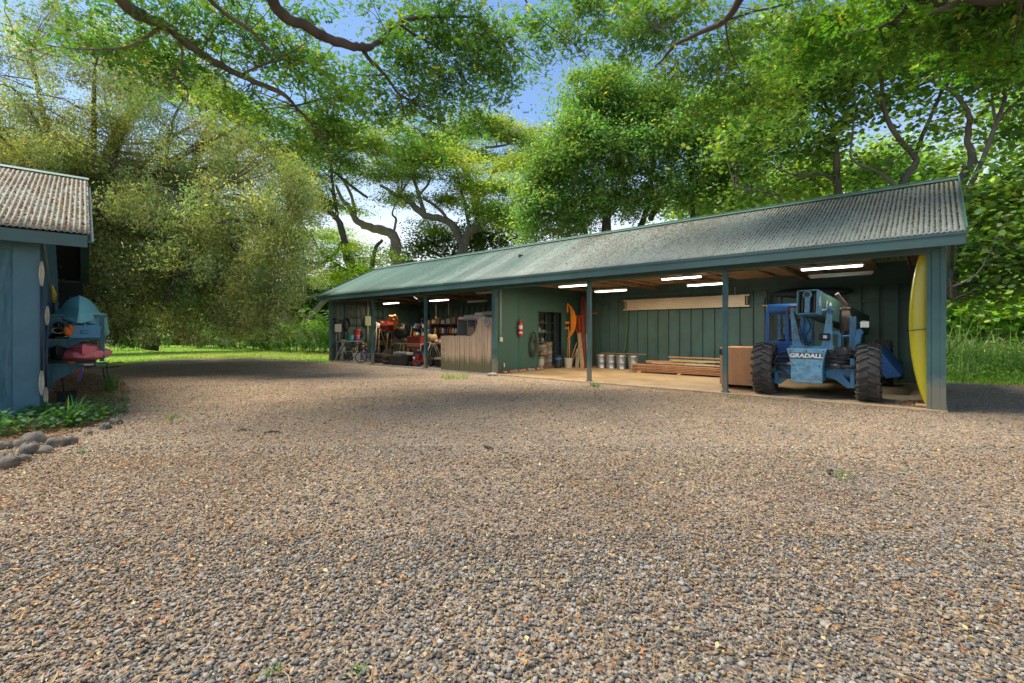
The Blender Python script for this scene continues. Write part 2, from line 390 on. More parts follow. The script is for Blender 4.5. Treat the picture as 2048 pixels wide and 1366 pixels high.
def corrugated(x0,x1,y0,z0,y1,z1,pitch=.0765,amp=.009,per=8,rows=6):
    n=int((x1-x0)/pitch*per); g=MB(); G=[]
    for j in range(rows+1):
        t=j/rows; row=[]
        for i in range(n+1):
            x=x0+(x1-x0)*i/n
            row.append((x,y0+(y1-y0)*t,z0+(z1-z0)*t+amp*math.sin(2*math.pi*(x-x0)/pitch)))
        G.append(row)
    g.grid(G,True); return g
shed=thing('storage_shed','long teal open-fronted timber shed with a corrugated green gable roof beside the gravel yard','shed',P0,TH)
OV,OR,ZE,ZR,RT=.57,.33,3.15,4.80,2.70
BOV=2*RT+OV
# roof sheets; the far slope mirrors the near one
r1=corrugated(-LEN-.25,OR,-OV-.04,ZE,RT,ZR).build('roof',M_roof,shed)
sm_=r1.modifiers.new('thick','SOLIDIFY'); sm_.thickness=.006
r2=corrugated(-LEN-.25,OR,BOV+.04,ZE,RT,ZR,per=5,rows=3).build('roof',M_roof,shed)
g=MB(); 
for sgn in (-1,1): g.bar((-LEN-.25,RT+sgn*.075,ZR+.0),(OR,RT+sgn*.075,ZR+.0),.17,.012,(0,sgn*.5,1))
g.tube([(-LEN-.26,RT,ZR+.045),(OR+.01,RT,ZR+.045)],.028,8); g.build('ridge_cap',M_ridge,r1)
# barge flashing down the right rake
for xx in (OR+.012,-LEN-.265):
    for y0 in (-OV-.05,BOV+.05):
        g=MB(); g.bar((xx,y0,ZE-.02),(xx,RT,ZR-.01),.03,.14,(0,0,1)); g.build('barge_flashing',M_ridge,shed,.004)
# fascia, eaves trim
g=MB(); g.box((-LEN/2+.04,-OV,ZE-.125),(LEN+OR+.25,.035,.21)); g.box((-LEN/2+.04,-OV-.024,ZE-.035),(LEN+OR+.25,.02,.05))
g.build('fascia',M_teal,shed,.003)
g=MB(); g.box((-LEN/2+.04,BOV,ZE-.125),(LEN+OR+.25,.035,.21)); g.build('fascia',M_teal,shed)
# front beam and its trim
g=MB(); g.box((-LEN/2,0,2.99),(LEN+.12,.10,.24)); g.box((-LEN/2,-.055,3.05),(LEN+.12,.02,.14)); g.build('front_beam',M_teal,shed,.004)
def post_mat():
    m,nt,N,L,out=nodes('teal_post'); tc=N('ShaderNodeTexCoord'); V=tc.outputs['Object']
    n=N('ShaderNodeTexNoise',Scale=2.0,Detail=7.0,Roughness=.65); L(V,n.inputs['Vector'])
    c=ramp(N,L,n.outputs[0],[(.3,(.040,.095,.095)),(.5,(.058,.130,.125)),(.75,(.085,.165,.155))])
    s=N('ShaderNodeSeparateXYZ'); L(V,s.inputs[0]); n2=N('ShaderNodeTexNoise',Scale=9.0,Detail=6.0,Roughness=.7); L(V,n2.inputs['Vector'])
    a=N('ShaderNodeMath',operation='MULTIPLY_ADD'); L(n2.outputs[0],a.inputs[0]); a.inputs[1].default_value=-.8; L(s.outputs[2],a.inputs[2])
    k=ramp(N,L,a.outputs[0],[(0.0,.85),(.22,0.0)]); c=mixc(N,L,k,c,rgb((.20,.18,.13)))   # mud splashed up from the gravel
    n3=N('ShaderNodeTexNoise',Scale=14.0,Detail=5.0,Roughness=.8); L(V,n3.inputs['Vector'])
    c=mixc(N,L,ramp(N,L,n3.outputs[0],[(.66,0.0),(.70,.6)]),c,rgb((.20,.24,.21)))        # chipped paint
    b=N('ShaderNodeBsdfPrincipled'); b.inputs['Roughness'].default_value=.6; b.inputs['Specular IOR Level'].default_value=.3; L(c,b.inputs['Base Color']); L(b.outputs[0],out.inputs[0]); return m
M_post=post_mat()
# posts
for i in range(7):
    w_=.105 if i not in(0,6,3) else .15
    if i==0:
        g=MB(); g.bb((-.10,-.06,-.02),(.08,.10,2.95)); g.bb((-.17,-.045,-.02),(-.103,.03,2.868)); g.bb((.02,-.075,-.01),(.095,-.062,3.1)); g.build('post',M_post,shed,.004)
    else:
        g=MB(); g.box((-BAY*i,0,1.43),(w_,w_,2.87)); 
        if i in(1,2,4,5): g.box((-BAY*i,-.0,.03),(w_+.05,w_+.05,.07))
        g.build('post',M_post,shed,.004)
# concrete floors
g=MB(); g.bb((-BAY*3-.05,-.12,-.05),(.12,DEP+.1,.035)); fl=g.build('floor_slab',M_slab,shed,.01)
g=MB(); g.bb((-LEN-.05,-.10,-.05),(-BAY*3-.052,DEP+.1,.03)); g.build('floor_slab',M_slab2,shed,.01)
# walls with battens: back, left end, right end, middle partition
def battens(g,x0,x1,step,y,z0,z1,w=.045,d=.055,axis='x',c=0):
    n=int(abs(x1-x0)/step)
    for i in range(n+1):
        q=x0+(x1-x0)*i/n
        if axis=='x': g.box((q,y,(z0+z1)/2),(w,d,z1-z0))
        else: g.box((y,q,(z0+z1)/2),(d,w,z1-z0))
g=MB(); g.bb((-LEN,DEP,0),(0,DEP+.03,3.05)); battens(g,-LEN,0,.411,DEP-.034,.05,2.78,.045,.066)
g.box((-LEN/2,DEP-.026,.09),(LEN,.045,.09)); g.box((-LEN/2,DEP-.034,2.84),(LEN,.06,.12))
g.box((-LEN/2,DEP-.0285,2.32),(LEN,.046,.045)); g.bb((-LEN,DEP+.002,3.05),(0,DEP+.03,3.40)); g.build('back_wall',M_tealin,shed)
gab=[(0,0),(DEP,0),(DEP,ZE+.02-.0),(RT,ZR-.03),(0,ZE+.02)]
def gable(x0,x1,name,mat,bx,dirn):
    g=MB(); MM=Matrix(((0,0,1,0),(1,0,0,0),(0,1,0,0),(0,0,0,1)))
    g.prism(gab,x0,x1,MM)
    for i in range(9):
        y=.1+i*.645; zt=ZE+(ZR-ZE)*(1-abs(y-RT)/(RT+.3))-.12
        g.box((bx,y,zt/2),(.05,.042,zt))
    g.box((bx+.004*dirn,DEP/2,2.87),(.058,DEP-.1,.11)); g.box((bx+.002*dirn,DEP/2,2.32),(.052,DEP-.1,.045))
    g.box((bx+.002*dirn,DEP/2,.09),(.052,DEP-.1,.09))
    return g.build(name,mat,shed)
gable(-LEN-.03,-LEN,'end_wall',M_tealin,-LEN+.027,1)
gable(.02,.05,'end_wall',M_tealin,-.009,-1)
# partition with a doorway, plywood faced towards the right bays
g=MB(); X=-BAY*3-.04
g.bb((X,.05,.13),(X+.04,2.32,2.95)); g.bb((X,3.92,.10),(X+.04,DEP-.002,2.95)); g.bb((X,2.32,2.20),(X+.04,3.92,2.95))
g.bb((X,.05,2.95),(X+.04,DEP-.002,3.3)); g.box((X+.02,RT,3.75),(.04,2.9,.9))
for q in (2.32,3.92): g.box((X+.02,q,1.1),(.07,.05,2.16))
g.box((X+.045,1.22,1.4),(.012,.008,2.6))
g.build('partition_wall',M_green,shed,.002)
g=MB(); g.bb((X-.02,.1,.03),(X+.09,DEP-.03,.12)); g.build('partition_footing',pm('old_red_block',(.18,.09,.055),.85,.3,4,dirt=(.05,.04,.03)),shed,.01)
# rafters, collar ties, purlins
for i in range(19):
    x=-.45-i*1.205
    g=MB()
    g.bar((x,-OV+.03,ZE-.13),(x,RT,ZR-.10),.045,.12,(1,0,0)); g.bar((x,BOV-.03,ZE-.13),(x,RT,ZR-.10),.045,.12,(1,0,0))
    g.build('rafter',M_rafter,shed)
for i in range(10):
    x=-.50-i*2.41
    g=MB(); g.box((x,RT,3.05),(.042,DEP,.10)); g.build('ceiling_joist',M_rafter,shed)
for k,yy in enumerate((.5,1.25,2.0)):
    zz=ZE+(ZR-ZE)*(yy+OV)/(RT+OV)-.045
    g=MB(); g.box((-LEN/2,yy,zz),(LEN,.075,.035)); g.box((-LEN/2,2*RT-yy,zz),(LEN,.075,.035)); g.build('purlin',M_rafter,shed)
# plywood laid loose on the joists of the right bays
g=MB()
for i in range(7):
    g.box((-1.7-i*1.25,3.2+.15*(i%3),3.115+.004*(i%2)),(1.1,2.2+.3*(i%2),.012))
g.build('loft_board',pm('loft_plywood',(.30,.20,.11),.8,.4,2,dirt=(.06,.04,.025),damt=.7),shed)
# slatted gate across the third bay
gate=None
g=MB(); n=62; x1=-BAY*3-.12; x0=-13.86*1.0+ .02
for i in range(n):
    f=i/(n-1); x=x0+(x1-x0)*f; 
    top=1.30
    if f>.60: 
        q=min(1,(f-.60)/.13); top=1.30+.62*(1-math.sqrt(max(0,1-q*q)))
    if f>.76: top=1.93
    top+=random.uniform(-.012,.012)
    g.box((x,-.015+random.uniform(-.006,.006),.02+top/2),((x1-x0)/n*.80,.018,top-.04),(0,0,random.uniform(-.05,.05)))
gate=g.build('slatted_gate',M_bamboo,shed)
g=MB(); g.box(((x0+x1)/2,.03,.35),(x1-x0,.045,.09)); g.box(((x0+x1)/2,.03,1.15),(x1-x0,.045,.09)); g.box((x0+.03,.075,.66),(.07,.045,1.25)); g.box((x0+.08,-.04,.82),(.14,.03,.03))
g.build('gate_frame',M_bamboo,gate)
# ------------------------------------------------------------------ the boat shed at the left with its kayak rack
LTH=math.atan2(.6707,.7418); LC_=Vector((-8.31,8.32,0))
M_blue=pm('blue_paint',(.033,.122,.155),.6,.45,4.5,dirt=(.10,.19,.20),damt=.85,dscale=6,bump=.35,bscale=30,stretch=(2.5,2.5,.35))
M_bluep=pm('pale_blue_trim',(.065,.165,.20),.55,.2,2,dirt=(.05,.10,.11),damt=.4,bump=.1,bscale=40)
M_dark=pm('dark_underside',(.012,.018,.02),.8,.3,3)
bs=thing('boat_shed','blue plywood shed with a leaf-strewn corrugated roof, cut off by the left edge','shed',LC_,LTH)
LW,LD=6.0,8.7; ze,zr,fo,ro=3.17,5.28,.50,.68; rt=LD/2
g=MB(); g.bb((-LW,0,.03),(0,.05,3.1)); 
g.build('front_wall',M_blue,bs)
g=MB(); g.bb((-.30,-.03,.0),(.03,0,3.1)); g.bb((-LW,-.028,.0),(-.302,-.0,.16)); g.bb((-LW,-.026,2.86),(-.302,-.0,3.1)); g.bb((-1.75,-.03,.162),(-1.55,-.0,2.858))
g.build('trim_board',M_bluep,bs,.004)
g=MB(); g.bb((-.03,.052,.05),(.0,LD,3.15)); g.add([(-.03,0,3.15),(-.03,LD,3.15),(-.03,rt,zr-.1),(0,0,3.15),(0,LD,3.15),(0,rt,zr-.1)],[(0,2,1),(3,4,5),(0,1,4,3),(1,2,5,4),(2,0,3,5)])
for i in range(22): 
    y=.09+i*.41; zt=3.1+(zr-3.2)*(1-abs(y-rt)/rt); g.box((.012,y,zt/2+.05),(.024,.05,zt-.1))
g.build('side_wall',M_bluep,bs)
g=MB(); g.bb((-LW,LD-.03,0),(-.035,LD,3.1)); g.build('rear_wall',M_blue,bs)
rf=corrugated(-LW-.2,ro,-fo-.05,ze,rt,zr,rows=6,amp=.0105).build('roof',M_roof2,bs); q=rf.modifiers.new('thick','SOLIDIFY'); q.thickness=.006
corrugated(-LW-.2,ro,LD+fo+.05,ze,rt,zr,per=5,rows=3).build('roof',M_roof2,bs)
g=MB(); 
for sg in (-1,1): g.bar((-LW,rt+sg*.08,zr+.005),(ro+.02,rt+sg*.08,zr+.005),.2,.014,(0,sg*.5,1))
g.build('ridge_cap',M_ridge,rf)
g=MB(); g.bb((-LW,-fo-.02,ze-.24),(ro-.03,-fo+.02,ze-.03)); g.build('fascia',M_teal,bs,.004)
g=MB(); g.bb((-LW,LD+fo-.02,ze-.24),(ro-.03,LD+fo+.02,ze-.03)); g.build('fascia',M_teal,bs,.004)
g=MB()
for y0 in (-fo,LD+fo): g.bar((ro-.045,y0,ze-.14),(ro-.045,rt,zr-.15),.03,.2,(1,0,0))
g.build('barge_board',M_teal,bs,.003)
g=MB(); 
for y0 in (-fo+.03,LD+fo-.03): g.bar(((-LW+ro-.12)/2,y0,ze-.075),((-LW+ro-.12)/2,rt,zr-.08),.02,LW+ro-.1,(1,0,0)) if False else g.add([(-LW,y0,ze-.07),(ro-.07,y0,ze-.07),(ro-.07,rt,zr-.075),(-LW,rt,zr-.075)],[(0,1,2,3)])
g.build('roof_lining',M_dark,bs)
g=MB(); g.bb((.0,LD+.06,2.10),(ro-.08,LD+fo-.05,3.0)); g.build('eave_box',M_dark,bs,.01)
def LP(x,y,z=0): return LC_+Vector((.7418,.6707,0))*x+Vector((-.6707,.7418,0))*y+Vector((0,0,z))
# rack: two braced brackets and a rail each, three shelves
rack=thing('kayak_rack','blue three-tier timber kayak rack bracketed to the side of the left shed','rack',LP(0,1.9),LTH)
def bracket(y,zs=(1.81,1.30,.78)):
    for z in zs:
        g=MB(); g.bb((.024,y-.045,z-.045),(.99,y+.045,z)); g.build('shelf_arm',M_blue,rack,.004)
        h_=.42 if z!=zs[1] else .34
        g=MB(); g.prism([(.03,0),(.62,0),(.03,-h_)],-.012,.012,Matrix.Translation((0,y,z-.047))@Matrix.Rotation(R(90),4,'X')); g.build('gusset',M_blue,rack)
bracket(0.05); bracket(2.6); bracket(4.9)
g=MB(); g.bb((.86,.0,.05 if False else .80),(.94,.09,1.77)); g.build('upright',M_blue,rack,.004)
M_white=pm('white_plastic',(.62,.62,.58),.5,.15,4)
for z in (1.775,.745):
    g=MB(); g.bb((.60,-.012,z-.02),(.76,-.002,z+.015)); g.build('shelf_tag',M_white,rack)
# kayaks: lofted hull stations
def kayak(name,label,L,W,H,mat,loc,rz,flip=False,roll=0.0,keel=.35,rim=None,nose=1.0,deck=None,group=None):
    t=thing(name,label,'kayak',loc,0,group,rot=(roll,0,rz))
    g=MB(); G=[]; ns=22
    for i in range(ns+1):
        u=i/ns*2-1; w=W/2*max(.03,(1-abs(u)**(3.2 if flip else 2.4)))**.8; rise=H*.55*abs(u)**3*nose; d=H*(1-.45*abs(u)**4)
        row=[]
        prof=[(0,1.0),(.25,.99),(.55,.92),(.8,.72),(.95,.42),(1.0,.1),(1.05,.0),(1.0,-.06),(.9,-.05),(.62,-.12),(.3,-.2-.12*(1-abs(u))),(0,-.24-.1*(abs(u)))] if not flip else [(0,1.12),(.10,1.06),(.30,.98),(.52,.80),(.70,.56),(.82,.32),(.95,.14),(1.12,.05),(1.16,-.03),(1.08,-.09),(.6,.0),(0,.02)]
        full=[(a,b) for a,b in prof]+[(-a,b) for a,b in prof[-2:0:-1]]
        for a,b in full:
            z=d*b
            if flip: z=z-rise*.9
            else: z=-z+H+rise
            row.append((a*w,u*L/2,z))
        G.append(row)
    g.grid(G,True,True); g.add(G[0],[tuple(range(len(G[0])))],True); g.add(G[-1],[tuple(range(len(G[0])))[::-1]],True)
    g.build('hull',mat,t)
    return t
M_kb=pm('sky_blue_plastic',(.17,.50,.57),.38,.12,2,bump=.05,spec=.5,dirt=(.16,.33,.36),damt=.4); M_kd=pm('deep_blue_plastic',(.03,.22,.38),.35,.2,2,bump=.05,spec=.5); M_kp=pm('pink_red_plastic',(.85,.17,.22),.4,.15,1.6,bump=.05,spec=.4,dirt=(.66,.36,.30),damt=.7,dscale=2.6)
M_black=pm('black_rubber',(.02,.02,.022),.6,.3,5); M_red=pm('red_paint',(.45,.03,.025),.5,.3,3,dirt=(.2,.03,.02)); M_orange=pm('orange_fabric',(.75,.17,.03),.7,.25,4)
k1=kayak('kayak','sky blue kayak upside down on the top shelf of the rack',3.3,.78,.40,M_kb,LP(.53,3.25,1.83),LTH,flip=True)
g=MB(); G=[]
for i in range(15):
    u=i/14*2-1; w=.40*(1-abs(u)**2.6)**.8+.02; zc=1.83-.30*abs(u)**3*0
    G.append([(w*1.10+.02,u*1.55,.03),(w*1.20+.03,u*1.55,-.06-.42*(1-u*u)*.9),(w*1.05,u*1.55,-.12-.50*(1-u*u)*.9),(w*.96,u*1.55,-.03)])
g.grid(G,True); g.build('side_flare',M_kb,k1)
k2=kayak('kayak','deep blue kayak with a moulded cockpit on the middle shelf below the sky blue one',3.0,.66,.30,M_kd,LP(.62,3.35,1.32),LTH,nose=.35)
g=MB(); 
for i,(w_,z_) in enumerate(((.26,.36),(.22,.28),(.17,.20))): g.tube([(math.cos(a)*w_,-1.45+i*.02,z_-.16+math.sin(a)*.13) for a in [math.pi*q/10 for q in range(11)]],.016,6)
g.build('moulded_rib',M_kb,k2)
g=MB(); g.box((0,-1.44,.13),(.52,.10,.30)); g.box((0,-1.50,.12),(.14,.04,.07)); g.build('stern_block',M_kd,k2,.05)
k3=kayak('kayak','pink and faded red kayak lying on the bottom shelf of the rack',3.3,.74,.30,M_kp,LP(.60,3.1,.80),LTH,nose=.25)
g=MB(); G=[]
for i in range(11):
    u=i/10; q=max(.12,1-(1-u)**2.2)**.5; w_=.50*q; yy_=-1.60+1.0*u; row=[]; n_=24
    for k in range(n_+1):
        a=-1+2*k/n_; row.append((a*w_,yy_+.22*abs(a)**1.6*(1-u),.15+.045*abs(a)+.15*q*(1-abs(a)**2.2)**.75-.03*math.exp(-((abs(a)-.28)/.15)**2)))
    for k in range(1,n_):
        a=1-2*k/n_; row.append((a*w_,yy_+.16*abs(a)**1.6*(1-u)+.03,.15-.145*q*(1-abs(a)**2.6)**.6))
    G.append(row)
g.grid(G,True,True); g.add(G[0],[tuple(range(len(G[0])))[::-1]],True); g.build('bow_lobes',M_kp,k3)
k4=kayak('kayak','dark brown kayak end with a pale rim on the middle shelf against the wall',3.0,.40,.24,M_black,LP(.22,3.2,1.33),LTH,nose=.4)
g=MB(); g.tube([(.10*math.cos(a),-1.42,.14+.055*math.sin(a)) for a in [6.283*q/16 for q in range(16)]],.012,6,closed=True); g.build('pale_rim',pm('tan_rope',(.45,.33,.2),.8),k4)
k5=kayak('kayak','black kayak end in the shade on the bottom shelf against the wall',3.0,.40,.26,M_black,LP(.20,3.0,.82),LTH,nose=.4)
for lab,x,y,z,d in (('orange life vest stuffed beside the brown kayak on the middle shelf',.36,1.72,1.47,(.14,.10,.2)),('small orange strap bundle above the pink kayak',.50,2.2,1.15,(.07,.06,.12)),('orange strap bundle under the nose of the pink kayak',.40,1.86,.80,(.12,.06,.04)),('orange bundle hanging below the bottom shelf',.52,2.3,.62,(.14,.10,.10))):
    t=thing('strap_bundle',lab,'strap',LP(x,y,z),LTH); g=MB(); 
    for i in range(5): g.ball((random.uniform(-1,1)*d[0]*.3,random.uniform(-1,1)*d[1]*.3,random.uniform(-1,1)*d[2]*.35),(d[0]*.7,d[1]*.7,d[2]*.6),8,6)
    g.tube([(0,0,d[2]*.4),(d[0]*.6,0,0),(0,0,-d[2]*.6)],.008,5); g.build('webbing',M_orange,t)
# stands under the rack
for lab,px,d,h in (('thin black stand leg leaning under the bottom shelf near the wall',122,11.2,.62),('thin black stand leg under the outer end of the bottom shelf',206,12.3,.5),('thin black stand leg beside the pink kayak nose, further back',213,13.2,.55)):
    p=at(px,663,d); p.z=0; t=thing('stand_leg',lab,'stand',p); g=MB(); g.tube([(.06,0,0),(0,0,h),(.0,.5,h+.02)],.014,6); g.cyl((.06,0,0),(.06,0,.02),.03); g.build('pole',M_black,t)
t=thing('hanging_strap','violet strap end dangling from the bottom shelf','strap',LP(.55,1.95,.74),LTH); g=MB(); g.bar((0,0,0),(.02,.0,-.28),.05,.006,(0,1,0)); g.bar((.02,0,-.28),(-.04,0,-.34),.04,.006,(0,1,0)); g.build('strap',pm('violet_web',(.10,.08,.25),.7),t)
# paddles standing against the corner
M_pad=pm('cream_blade',(.50,.46,.35),.5,.25,9,dirt=(.2,.17,.11),damt=.6); M_shaft=pm('navy_shaft',(.03,.035,.07),.4)
def paddle(label,x,y,z0,z1,b=.38,wd=.10,tilt=0):
    t=thing('paddle',label,'paddle',LP(x,y,0),LTH)
    g=MB(); g.cyl((0,0,z0+b),(tilt,0,z1-b),.016); g.build('shaft',M_shaft,t)
    for zz,sg in ((z0,1),(z1-b,1)):
        g=MB(); G=[]
        for i in range(11):
            u=i/10; w=wd*math.sin(math.pi*min(1,.04+u*.93))**1.1; cx=tilt*(zz+b*u-z0)/(z1-z0)
            G.append([(cx-w,-.012*math.sin(math.pi*u)+.0,zz+b*u),(cx-w*.4,.012,zz+b*u),(cx,.02,zz+b*u),(cx+w*.4,.012,zz+b*u),(cx+w,-.012*math.sin(math.pi*u),zz+b*u)])
        g.grid(G); q=g.build('blade',M_pad,t); m_=q.modifiers.new('s','SOLIDIFY'); m_.thickness=.012
    return t
paddle('cream-bladed paddle standing on end at the corner of the left shed',.055,-.10,.33,2.68,.44,.027)
paddle('second paddle with a navy shaft, standing lower behind the corner paddle',.10,.05,.12,1.9,.34,.022,.02)
t=thing('paddle','yellow and black paddle standing at the back of the side wall','paddle',LP(.10,3.2,0),LTH); g=MB(); g.cyl((0,0,1.2),(0,0,2.1),.03); g.build('shaft',M_shaft,t); g=MB(); g.tube([(0,0,2.1),(.0,0,2.3),(-.03,0,2.5)],[.035,.05,.02],8); g.build('grip',pm('yellow_grip',(.65,.4,.03),.5),t)
t=thing('diagonal_brace','pale thin timber leaning diagonally against the upper side wall','timber',LP(.06,.4,2.9),LTH); g=MB(); g.bar((0,0,.25),(.0,2.6,-.55),.03,.02,(1,0,0)); g.build('lath',pm('grey_lath',(.35,.33,.28),.8),t)
t=thing('debris_box','small dark crate on the ground under the rack','crate',LP(.35,1.6,0),LTH); g=MB(); g.bb((-.14,-.14,0),(.14,.14,.02)); 
for a in ((-.14,0),(.14,0)): g.bb((a[0]-.01,-.14,.02),(a[0]+.01,.14,.22))
for a in (-.14,.14): g.bb((-.13,a-.01,.02),(.13,a+.01,.22))
g.build('crate',M_dark,t,.004)
# ---------------- planted bed with its edging stones
bed=[gd(*p) for p in [(-60,905),(20,893),(110,873),(155,862),(215,838),(255,806),(258,775),(228,757),(190,748),(120,745),(90,800),(70,832),(-60,838)]]
g=MB(); g.add([(p.x,p.y,.012) for p in bed],[tuple(range(len(bed)))]); tag(g.build('garden_bed',M_soil),kind='structure')
M_rock=pm('edging_rock',(.15,.135,.11),.95,.6,13,dirt=(.28,.21,.13),damt=.9,dscale=9,bump=1.0,bscale=40)
words=['mossy grey boulder at the far left edge of the bed, cut by the picture edge','flat slate-grey stone in front, second along the near edge','wide brown stone behind the flat slate stone','tall rounded dark stone at the front of the bed','long pale brown stone right of the dark rounded one','low stone wedged behind the brown one','small upright grey stone right of the long pale one','small dark stone standing alone on the gravel edge','bluish rounded stone at the bend of the bed','grey rounded stone just past the bluish one','dark mossy stone on the right side of the bed','dark stone near the leaf tufts on the right side','flat dark stone towards the back corner of the bed','small pale stone at the back right corner of the bed','low dark stone at the back edge by the lawn','buried grey stone at the very left above the boulder','small grey stone left of the tall rounded one']
rk=[(10,935,.34,.20),(38,925,.26,.12),(60,908,.34,.20),(68,888,.34,.22),(112,893,.34,.17),(88,905,.28,.12),(145,888,.16,.15),(178,870,.13,.09),(212,858,.22,.14),(232,848,.22,.14),(246,825,.22,.18),(250,803,.24,.16),(252,785,.22,.13),(246,770,.2,.12),(205,765,.3,.12),(8,897,.26,.14),(38,893,.22,.12)]
for i,(px,py,wd,hh) in enumerate(rk):
    p=gd(px,py); t=thing('edging_stone',words[i],'stone',p,0,'stones edging the planted bed'); g=MB()
    g.ball((0,0,hh*.22),(wd*.78,wd*.60,hh*.95),22,14,lump=.11,seed=i*1.3+1); o=g.build('rock',M_rock,t); o.rotation_euler=(0,0,i*1.1)
# ------------------------------------------------------------------ gravel stones, fallen leaves, grass and plants
rg=np.random.default_rng(99)
M_stone=vcolmat('pebble',.9,.12); M_litter=leafmat('dry_leaf',.2,.05,.6,(1.3,1.0,.6)); ML_grass=leafmat('grass_blade',.45,.03,.6,(1.4,1.35,.35))
def fr_pts(n,d0,d1,margin=1.6,pw=1.0):
    d=np.sqrt(rg.random(n)*(d1*d1-d0*d0)+d0*d0) if pw==1.0 else d0+(d1-d0)*rg.random(n)**pw
    x=(rg.random(n)*2-1)*(1.14*d+margin); return x,d
def in_yard(x,y):
    s=-( (x-P0.x)*UX.x+(y-P0.y)*UX.y ); t=(x-P0.x)*VY.x+(y-P0.y)*VY.y
    inshed=(t>-.10)&(t<DEP+.2)&(s>-.15)&(s<LEN+.1)
    lx=(x-LC.x)*LA.x+(y-LC.y)*LA.y; ly=(x-LC.x)*LB.x+(y-LC.y)*LB.y
    inl=(lx<.02)&(ly>0)&(ly<8.9)
    return ~(inshed|inl)
LC=Vector((-8.31,8.32,0)); LA=Vector((.7418,.6707,0)).normalized(); LB=Vector((-.6707,.7418,0)).normalized()
def wob(x,y,f=.6,s=0):
    return np.sin(x*f*1.7+s+1.3*np.sin(y*f*1.1+s))*np.cos(y*f*1.3+s*2+np.sin(x*f*.9))*.5+.5
# stones
ph=(1+5**.5)/2
ico=np.array([(-1,ph,0),(1,ph,0),(-1,-ph,0),(1,-ph,0),(0,-1,ph),(0,1,ph),(0,-1,-ph),(0,1,-ph),(ph,0,-1),(ph,0,1),(-ph,0,-1),(-ph,0,1)])/math.sqrt(1+ph*ph)
icf=[(0,11,5),(0,5,1),(0,1,7),(0,7,10),(0,10,11),(1,5,9),(5,11,4),(11,10,2),(10,7,6),(7,1,8),(3,9,4),(3,4,2),(3,2,6),(3,6,8),(3,8,9),(4,9,5),(2,4,11),(6,2,10),(8,6,7),(9,8,1)]
def stones(name,x,y,rad,zc,cols,parent=None):
    n=len(x); V=ico[None]*(1+rg.normal(size=(n,12,1))*.13)
    sc_=rad[:,None,None]*np.stack([.8+.6*rg.random(n),.7+.4*rg.random(n),.45+.35*rg.random(n)],1)[:,None,:]
    V=V*sc_; a=rg.random(n)*6.283; ca,sa=np.cos(a)[:,None],np.sin(a)[:,None]
    X=V[:,:,0]*ca-V[:,:,1]*sa; Y=V[:,:,0]*sa+V[:,:,1]*ca
    W=np.stack([X+x[:,None],Y+y[:,None],V[:,:,2]+zc[:,None]],2)
    return raw_mesh(name,W,12,cols,M_stone,parent,True,icf)
def stone_cols(n):
    b=rg.random(n); c=np.zeros((n,3))
    g_=.10+.27*b**1.4; c[:]=g_[:,None]*np.array([1.06,.99,.84])
    k=rg.random(n)<.24; c[k]=np.array([.32,.23,.13])*(.5+rg.random((k.sum(),1)))
    k=rg.random(n)<.04; c[k]=np.array([.34,.31,.27])*(.7+.6*rg.random((k.sum(),1)))
    return c.clip(.01,.6)
x1,y1=fr_pts(56000,.9,3.4,2.2,.9); x2,y2=fr_pts(52000,2.8,13.0,2.4,2.0); x3,y3=fr_pts(24000,.9,6,2.4)
x=np.concatenate([x1,x2,x3]); y=np.concatenate([y1,y2,y3]); k=in_yard(x,y); x=x[k]; y=y[k]
rad=(.0080*np.exp(rg.normal(size=len(x))*.38)).clip(.003,.021)
o=stones('gravel',x,y,rad,rad*.25+rg.random(len(x))*.006,stone_cols(len(x))); tag(o,kind='stuff')
# fallen leaves: small cupped blades
def litter(name,x,y,z,size,cols,mat=None,tilt=.35,parent=None,slim=.5):
    n=len(x); T=np.array([(-.5,0,0),(-.1,-slim/2,.13),(.5,0,.03),(-.05,slim/2,.13)]); T=np.concatenate([T,np.array([(0.0,0,-.02)])])
    a=rg.random(n)*6.283; tx=rg.normal(size=n)*tilt; ty=rg.normal(size=n)*tilt
    V=T[None]*size[:,None,None]; V=V*np.array([1,1,1])[None,None]
    Y=V[:,:,1]*np.cos(tx)[:,None]-V[:,:,2]*np.sin(tx)[:,None]; Z=V[:,:,1]*np.sin(tx)[:,None]+V[:,:,2]*np.cos(tx)[:,None]; X=V[:,:,0]
    X,Z=X*np.cos(ty)[:,None]-Z*np.sin(ty)[:,None], X*np.sin(ty)[:,None]+Z*np.cos(ty)[:,None]
    ca,sa=np.cos(a)[:,None],np.sin(a)[:,None]; X,Y=X*ca-Y*sa,X*sa+Y*ca
    Z=Z-Z.min(1)[:,None]*.8
    W=np.stack([X+x[:,None],Y+y[:,None],Z+z[:,None]],2)
    return raw_mesh(name,W,5,cols,mat or M_litter,parent,False,[(0,1,4),(1,2,4),(2,3,4),(3,0,4)])
LCOL=np.array([(.38,.29,.17),(.50,.20,.045),(.30,.13,.05),(.55,.42,.22),(.60,.50,.20),(.33,.25,.16),(.48,.14,.03),(.25,.16,.09),(.52,.36,.20)])
LCOL=LCOL*.80+LCOL.mean(1,keepdims=True)*.20
def leaf_cols(n,red=0): 
    p=np.array([.25,.10,.12,.14,.05,.14,.05,.08,.07]); 
    if red: p=np.array([.14,.24,.20,.06,.02,.12,.14,.06,.02])
    return (LCOL[rg.choice(len(LCOL),n,p=p/p.sum())]*(.55+.75*rg.random((n,1)))).clip(.01,.85)
xs=[];ys=[];zs=[]
